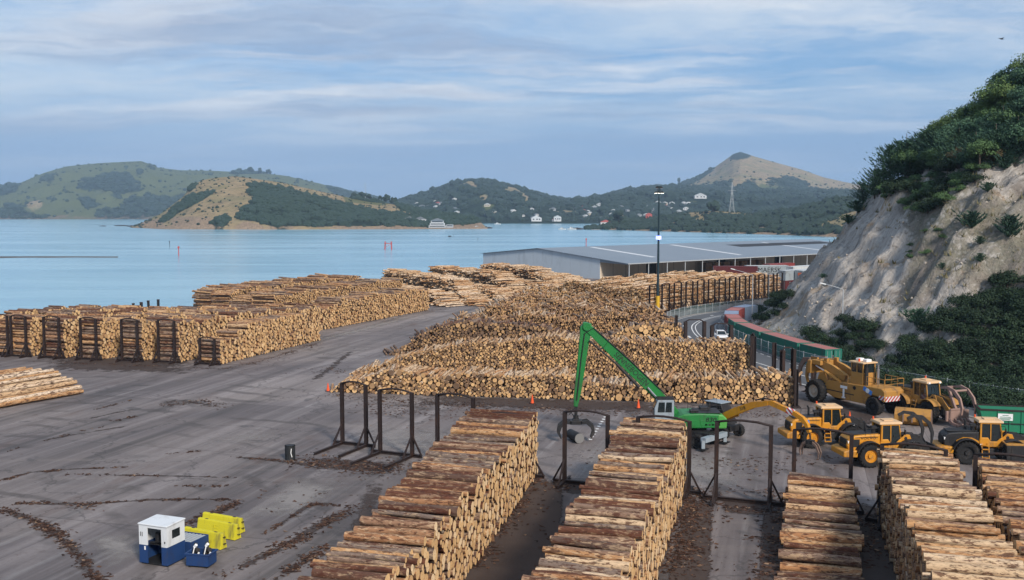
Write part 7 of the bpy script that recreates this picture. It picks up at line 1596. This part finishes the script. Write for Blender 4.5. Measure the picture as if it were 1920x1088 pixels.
# ------------------------------------------------------------------ white car on the road
a = np.array([31.35+1.0, 157.5]); o = empty('car', (a[0]+.9, a[1], .02), R(-93))
MB().loft([[(2.05, yy*.80, z) for yy, z in ((-.8, .35), (.8, .35), (.8, .62), (-.8, .62))], [(1.9, yy, z) for yy, z in ((-.86, .25), (.86, .25), (.84, .80), (-.84, .80))], [(.9, yy, z) for yy, z in ((-.9, .22), (.9, .22), (.86, .95), (-.86, .95))], [(-1.2, yy, z) for yy, z in ((-.9, .22), (.9, .22), (.86, .98), (-.86, .98))], [(-2.15, yy, z) for yy, z in ((-.82, .35), (.82, .35), (.8, .92), (-.8, .92))]]).build('body', 'car_white', o, bevel=.05)
MB().loft([[(1.0, yy, .94) for yy in (-.80, .80)] + [(1.0, .80, .95), (1.0, -.80, .95)], [(.2, -.70, .93), (.2, .70, .93), (.2, .60, 1.42), (.2, -.60, 1.42)], [(-1.2, -.70, .93), (-1.2, .70, .93), (-1.2, .60, 1.44), (-1.2, -.60, 1.44)], [(-1.9, -.72, .92), (-1.9, .72, .92), (-1.9, .7, .97), (-1.9, -.7, .97)]]).build('window_glass', 'cab_glass', o)
MB().box((-.5, 0, 1.44), (1.35, 1.2, .05), taper=(.95, .95)).bar((.92, .72, .96), (.2, .60, 1.42), .07).bar((.92, -.72, .96), (.2, -.60, 1.42), .07).bar((-1.85, .68, .96), (-1.2, .6, 1.43), .08).bar((-1.85, -.68, .96), (-1.2, -.6, 1.43), .08).build('roof', 'car_white', o)
for xx in (-1.35, 1.35):
    for yy in (-.80, .80): wheel(o, xx, yy, .32, .22, 'galv')
for yy in (-.6, .6): MB().box((2.0, yy, .66), (.10, .34, .14)).build('headlight', 'white_sign', o)
MB().box((2.06, 0, .5), (.04, .9, .18)).build('grille', 'machine_black', o)
for yy in (-.98, .98): MB().box((.65, yy, 1.0), (.12, .2, .14)).build('mirror', 'car_white', o)
tag(o, 'white car driving towards the camera on the road bend', 'car')

# ------------------------------------------------------------------ birds
def bird(loc, span, rz, label, water=False):
    o = empty('bird', loc, rz); k = span
    MB().loft([[(x*k, math.cos(t)*r*k, math.sin(t)*r*k) for t in (i*math.pi/4 for i in range(8))] for x, r in ((-.35, .01), (-.2, .06), (0, .085), (.18, .06), (.27, .045), (.33, .035), (.42, .004))]).build('body', 'machine_black', o, True)
    for s in (-1, 1):
        if not water: MB().loft([[(.10*k, s*.05*k, .03*k), (-.10*k, s*.05*k, .03*k), (-.10*k, s*.05*k, .015*k)], [(.10*k, s*.28*k, .14*k), (-.06*k, s*.28*k, .13*k), (-.06*k, s*.28*k, .12*k)], [(.0, s*.52*k, .08*k), (-.05*k, s*.52*k, .075*k), (-.05*k, s*.52*k, .07*k)]]).build('wing', 'machine_black', o)
    return tag(o, label, 'bird')
bird(AT(1878, 73, 190), 1.6, .4, 'small dark bird gliding high in the sky at right'); x, y = P(843, 446, WZ); bird((x, y, WZ+1.2), 6, .6, 'dark bird low over the bay', False)

# ------------------------------------------------------------------ bark and chips lying on the yard (nobody could count them)
rg = np.random.default_rng(9); CH = []
def chips(pts, n, wid, smin=.03, smax=.20, flat=True):
    w0 = [np.array(P(*p)) for p in pts]; ln = [0]
    for a, b_ in zip(w0[:-1], w0[1:]): ln.append(ln[-1]+np.linalg.norm(b_-a))
    w0 = np.array(w0); u = rg.random(n)*ln[-1]; x = np.interp(u, ln, w0[:, 0]); y = np.interp(u, ln, w0[:, 1]); nz_ = np.array([mnoise.noise(Vector((a*.9, b_*.9, 3))) for a, b_ in zip(x, y)])
    x = x + rg.normal(size=n)*wid*.42*(.5+np.clip(nz_+.6, 0, 1.4)); y = y + rg.normal(size=n)*wid*.42*(.5+np.clip(nz_+.6, 0, 1.4)); keep_ = rg.random(n) < np.clip(.24+nz_*1.2, .03, .85)
    for a, b_ in zip(x[keep_], y[keep_]): CH.append((a, b_, rg.uniform(smin, smax)))
chips([(0, 955), (60, 975), (110, 1005), (150, 1045), (186, 1092)], 2356, .55); chips([(0, 902), (60, 886), (140, 880), (240, 876)], 558, .25); chips([(20, 945), (100, 943), (160, 945), (300, 937), (380, 936), (450, 938)], 806, .28); chips([(450, 938), (420, 955), (380, 972), (335, 990)], 930, .6)
chips([(150, 946), (175, 955)], 558, .9); chips([(490, 1005), (545, 970), (590, 945), (640, 950)], 558, .3); chips([(420, 1080), (500, 1040), (560, 1010), (620, 975), (665, 950)], 1612, .7); chips([(505, 1092), (560, 1060), (612, 1025)], 992, .55)
chips([(430, 857), (500, 862), (560, 868), (600, 874)], 310, .3); chips([(560, 862), (640, 872), (700, 880), (740, 876)], 3224, 2.0); chips([(120, 890), (330, 893), (440, 896)], 434, .3); chips([(260, 910), (430, 912)], 217, .25); chips([(310, 852), (385, 845)], 155, .25)
chips([(180, 768), (255, 748)], 279, .3); chips([(155, 808), (195, 800)], 217, .4); chips([(215, 790), (265, 778)], 217, .35); chips([(310, 760), (380, 752), (420, 765)], 682, 1.2); chips([(70, 830), (130, 815)], 155, .3); chips([(0, 850), (35, 840)], 155, .4)
chips([(620, 742), (780, 756), (1000, 766), (1200, 775), (1480, 778)], 5580, 2.4); chips([(690, 765), (870, 785), (950, 790)], 930, 2.5); chips([(60, 678), (420, 692), (500, 675), (600, 642)], 2170, 1.0)
chips([(870, 1078), (1010, 893)], 3224, .8); chips([(1020, 1088), (1010, 900)], 434, 2.2); chips([(1250, 1088), (1300, 915)], 4650, 1.7); chips([(1440, 1088), (1462, 960), (1470, 930)], 2604, 1.3); chips([(1335, 950), (1445, 958)], 1860, 1.0); chips([(1010, 908), (1060, 915), (1150, 920)], 930, .8)
chips([(1250, 870), (1430, 875), (1500, 868), (1640, 862)], 806, 3.0); chips([(1360, 920), (1470, 925)], 434, 1.5); chips([(1630, 1060), (1650, 960)], 1550, 1.2); chips([(600, 620), (760, 592), (870, 572)], 744, 1.2); chips([(590, 700), (615, 690), (650, 700)], 248, 1.0); chips([(500, 650), (700, 800)], 310, 6); chips([(1100, 850), (1250, 900)], 155, 4); chips([(500, 920), (600, 940)], 186, 3)
CH = np.array(CH); n = len(CH); a = rg.uniform(0, 6.28, n); s = CH[:, 2]; asp = rg.uniform(.18, .6, n); z = rg.uniform(.012, .05, n); dx = np.stack([np.cos(a), np.sin(a)], 1)*s[:, None]; dy = np.stack([-np.sin(a), np.cos(a)], 1)*(s*asp)[:, None]; c = CH[:, :2]; tl = rg.normal(size=(n, 4))*.02
Q = np.stack([np.concatenate([c-dx-dy, (z+tl[:, 0])[:, None]], 1), np.concatenate([c+dx-dy*.6, (z+tl[:, 1])[:, None]], 1), np.concatenate([c+dx*.8+dy, (z+tl[:, 2])[:, None]], 1), np.concatenate([c-dx*.7+dy, (z+tl[:, 3])[:, None]], 1)], 1)
m, g, b = newmat('bark_chip'); v = g.attr('tone'); setb(g, b, g.ramp(v, [(0, (.028, .016, .012)), (.6, (.070, .036, .025)), (.92, (.12, .068, .045)), (1, (.30, .20, .13))]), .9, 0, None, .1)
Q[:, :, 2] = np.maximum(Q[:, :, 2], .008)
me = npmesh('bark_litter', Q.reshape(-1, 3), np.arange(n*4).reshape(-1, 4), ['bark_chip'], {'tone': ('FLOAT', np.repeat(rg.random(n), 4))}, smooth=False); tag(link('bark_litter', me), None, None, kind='stuff'); print('chips', n)
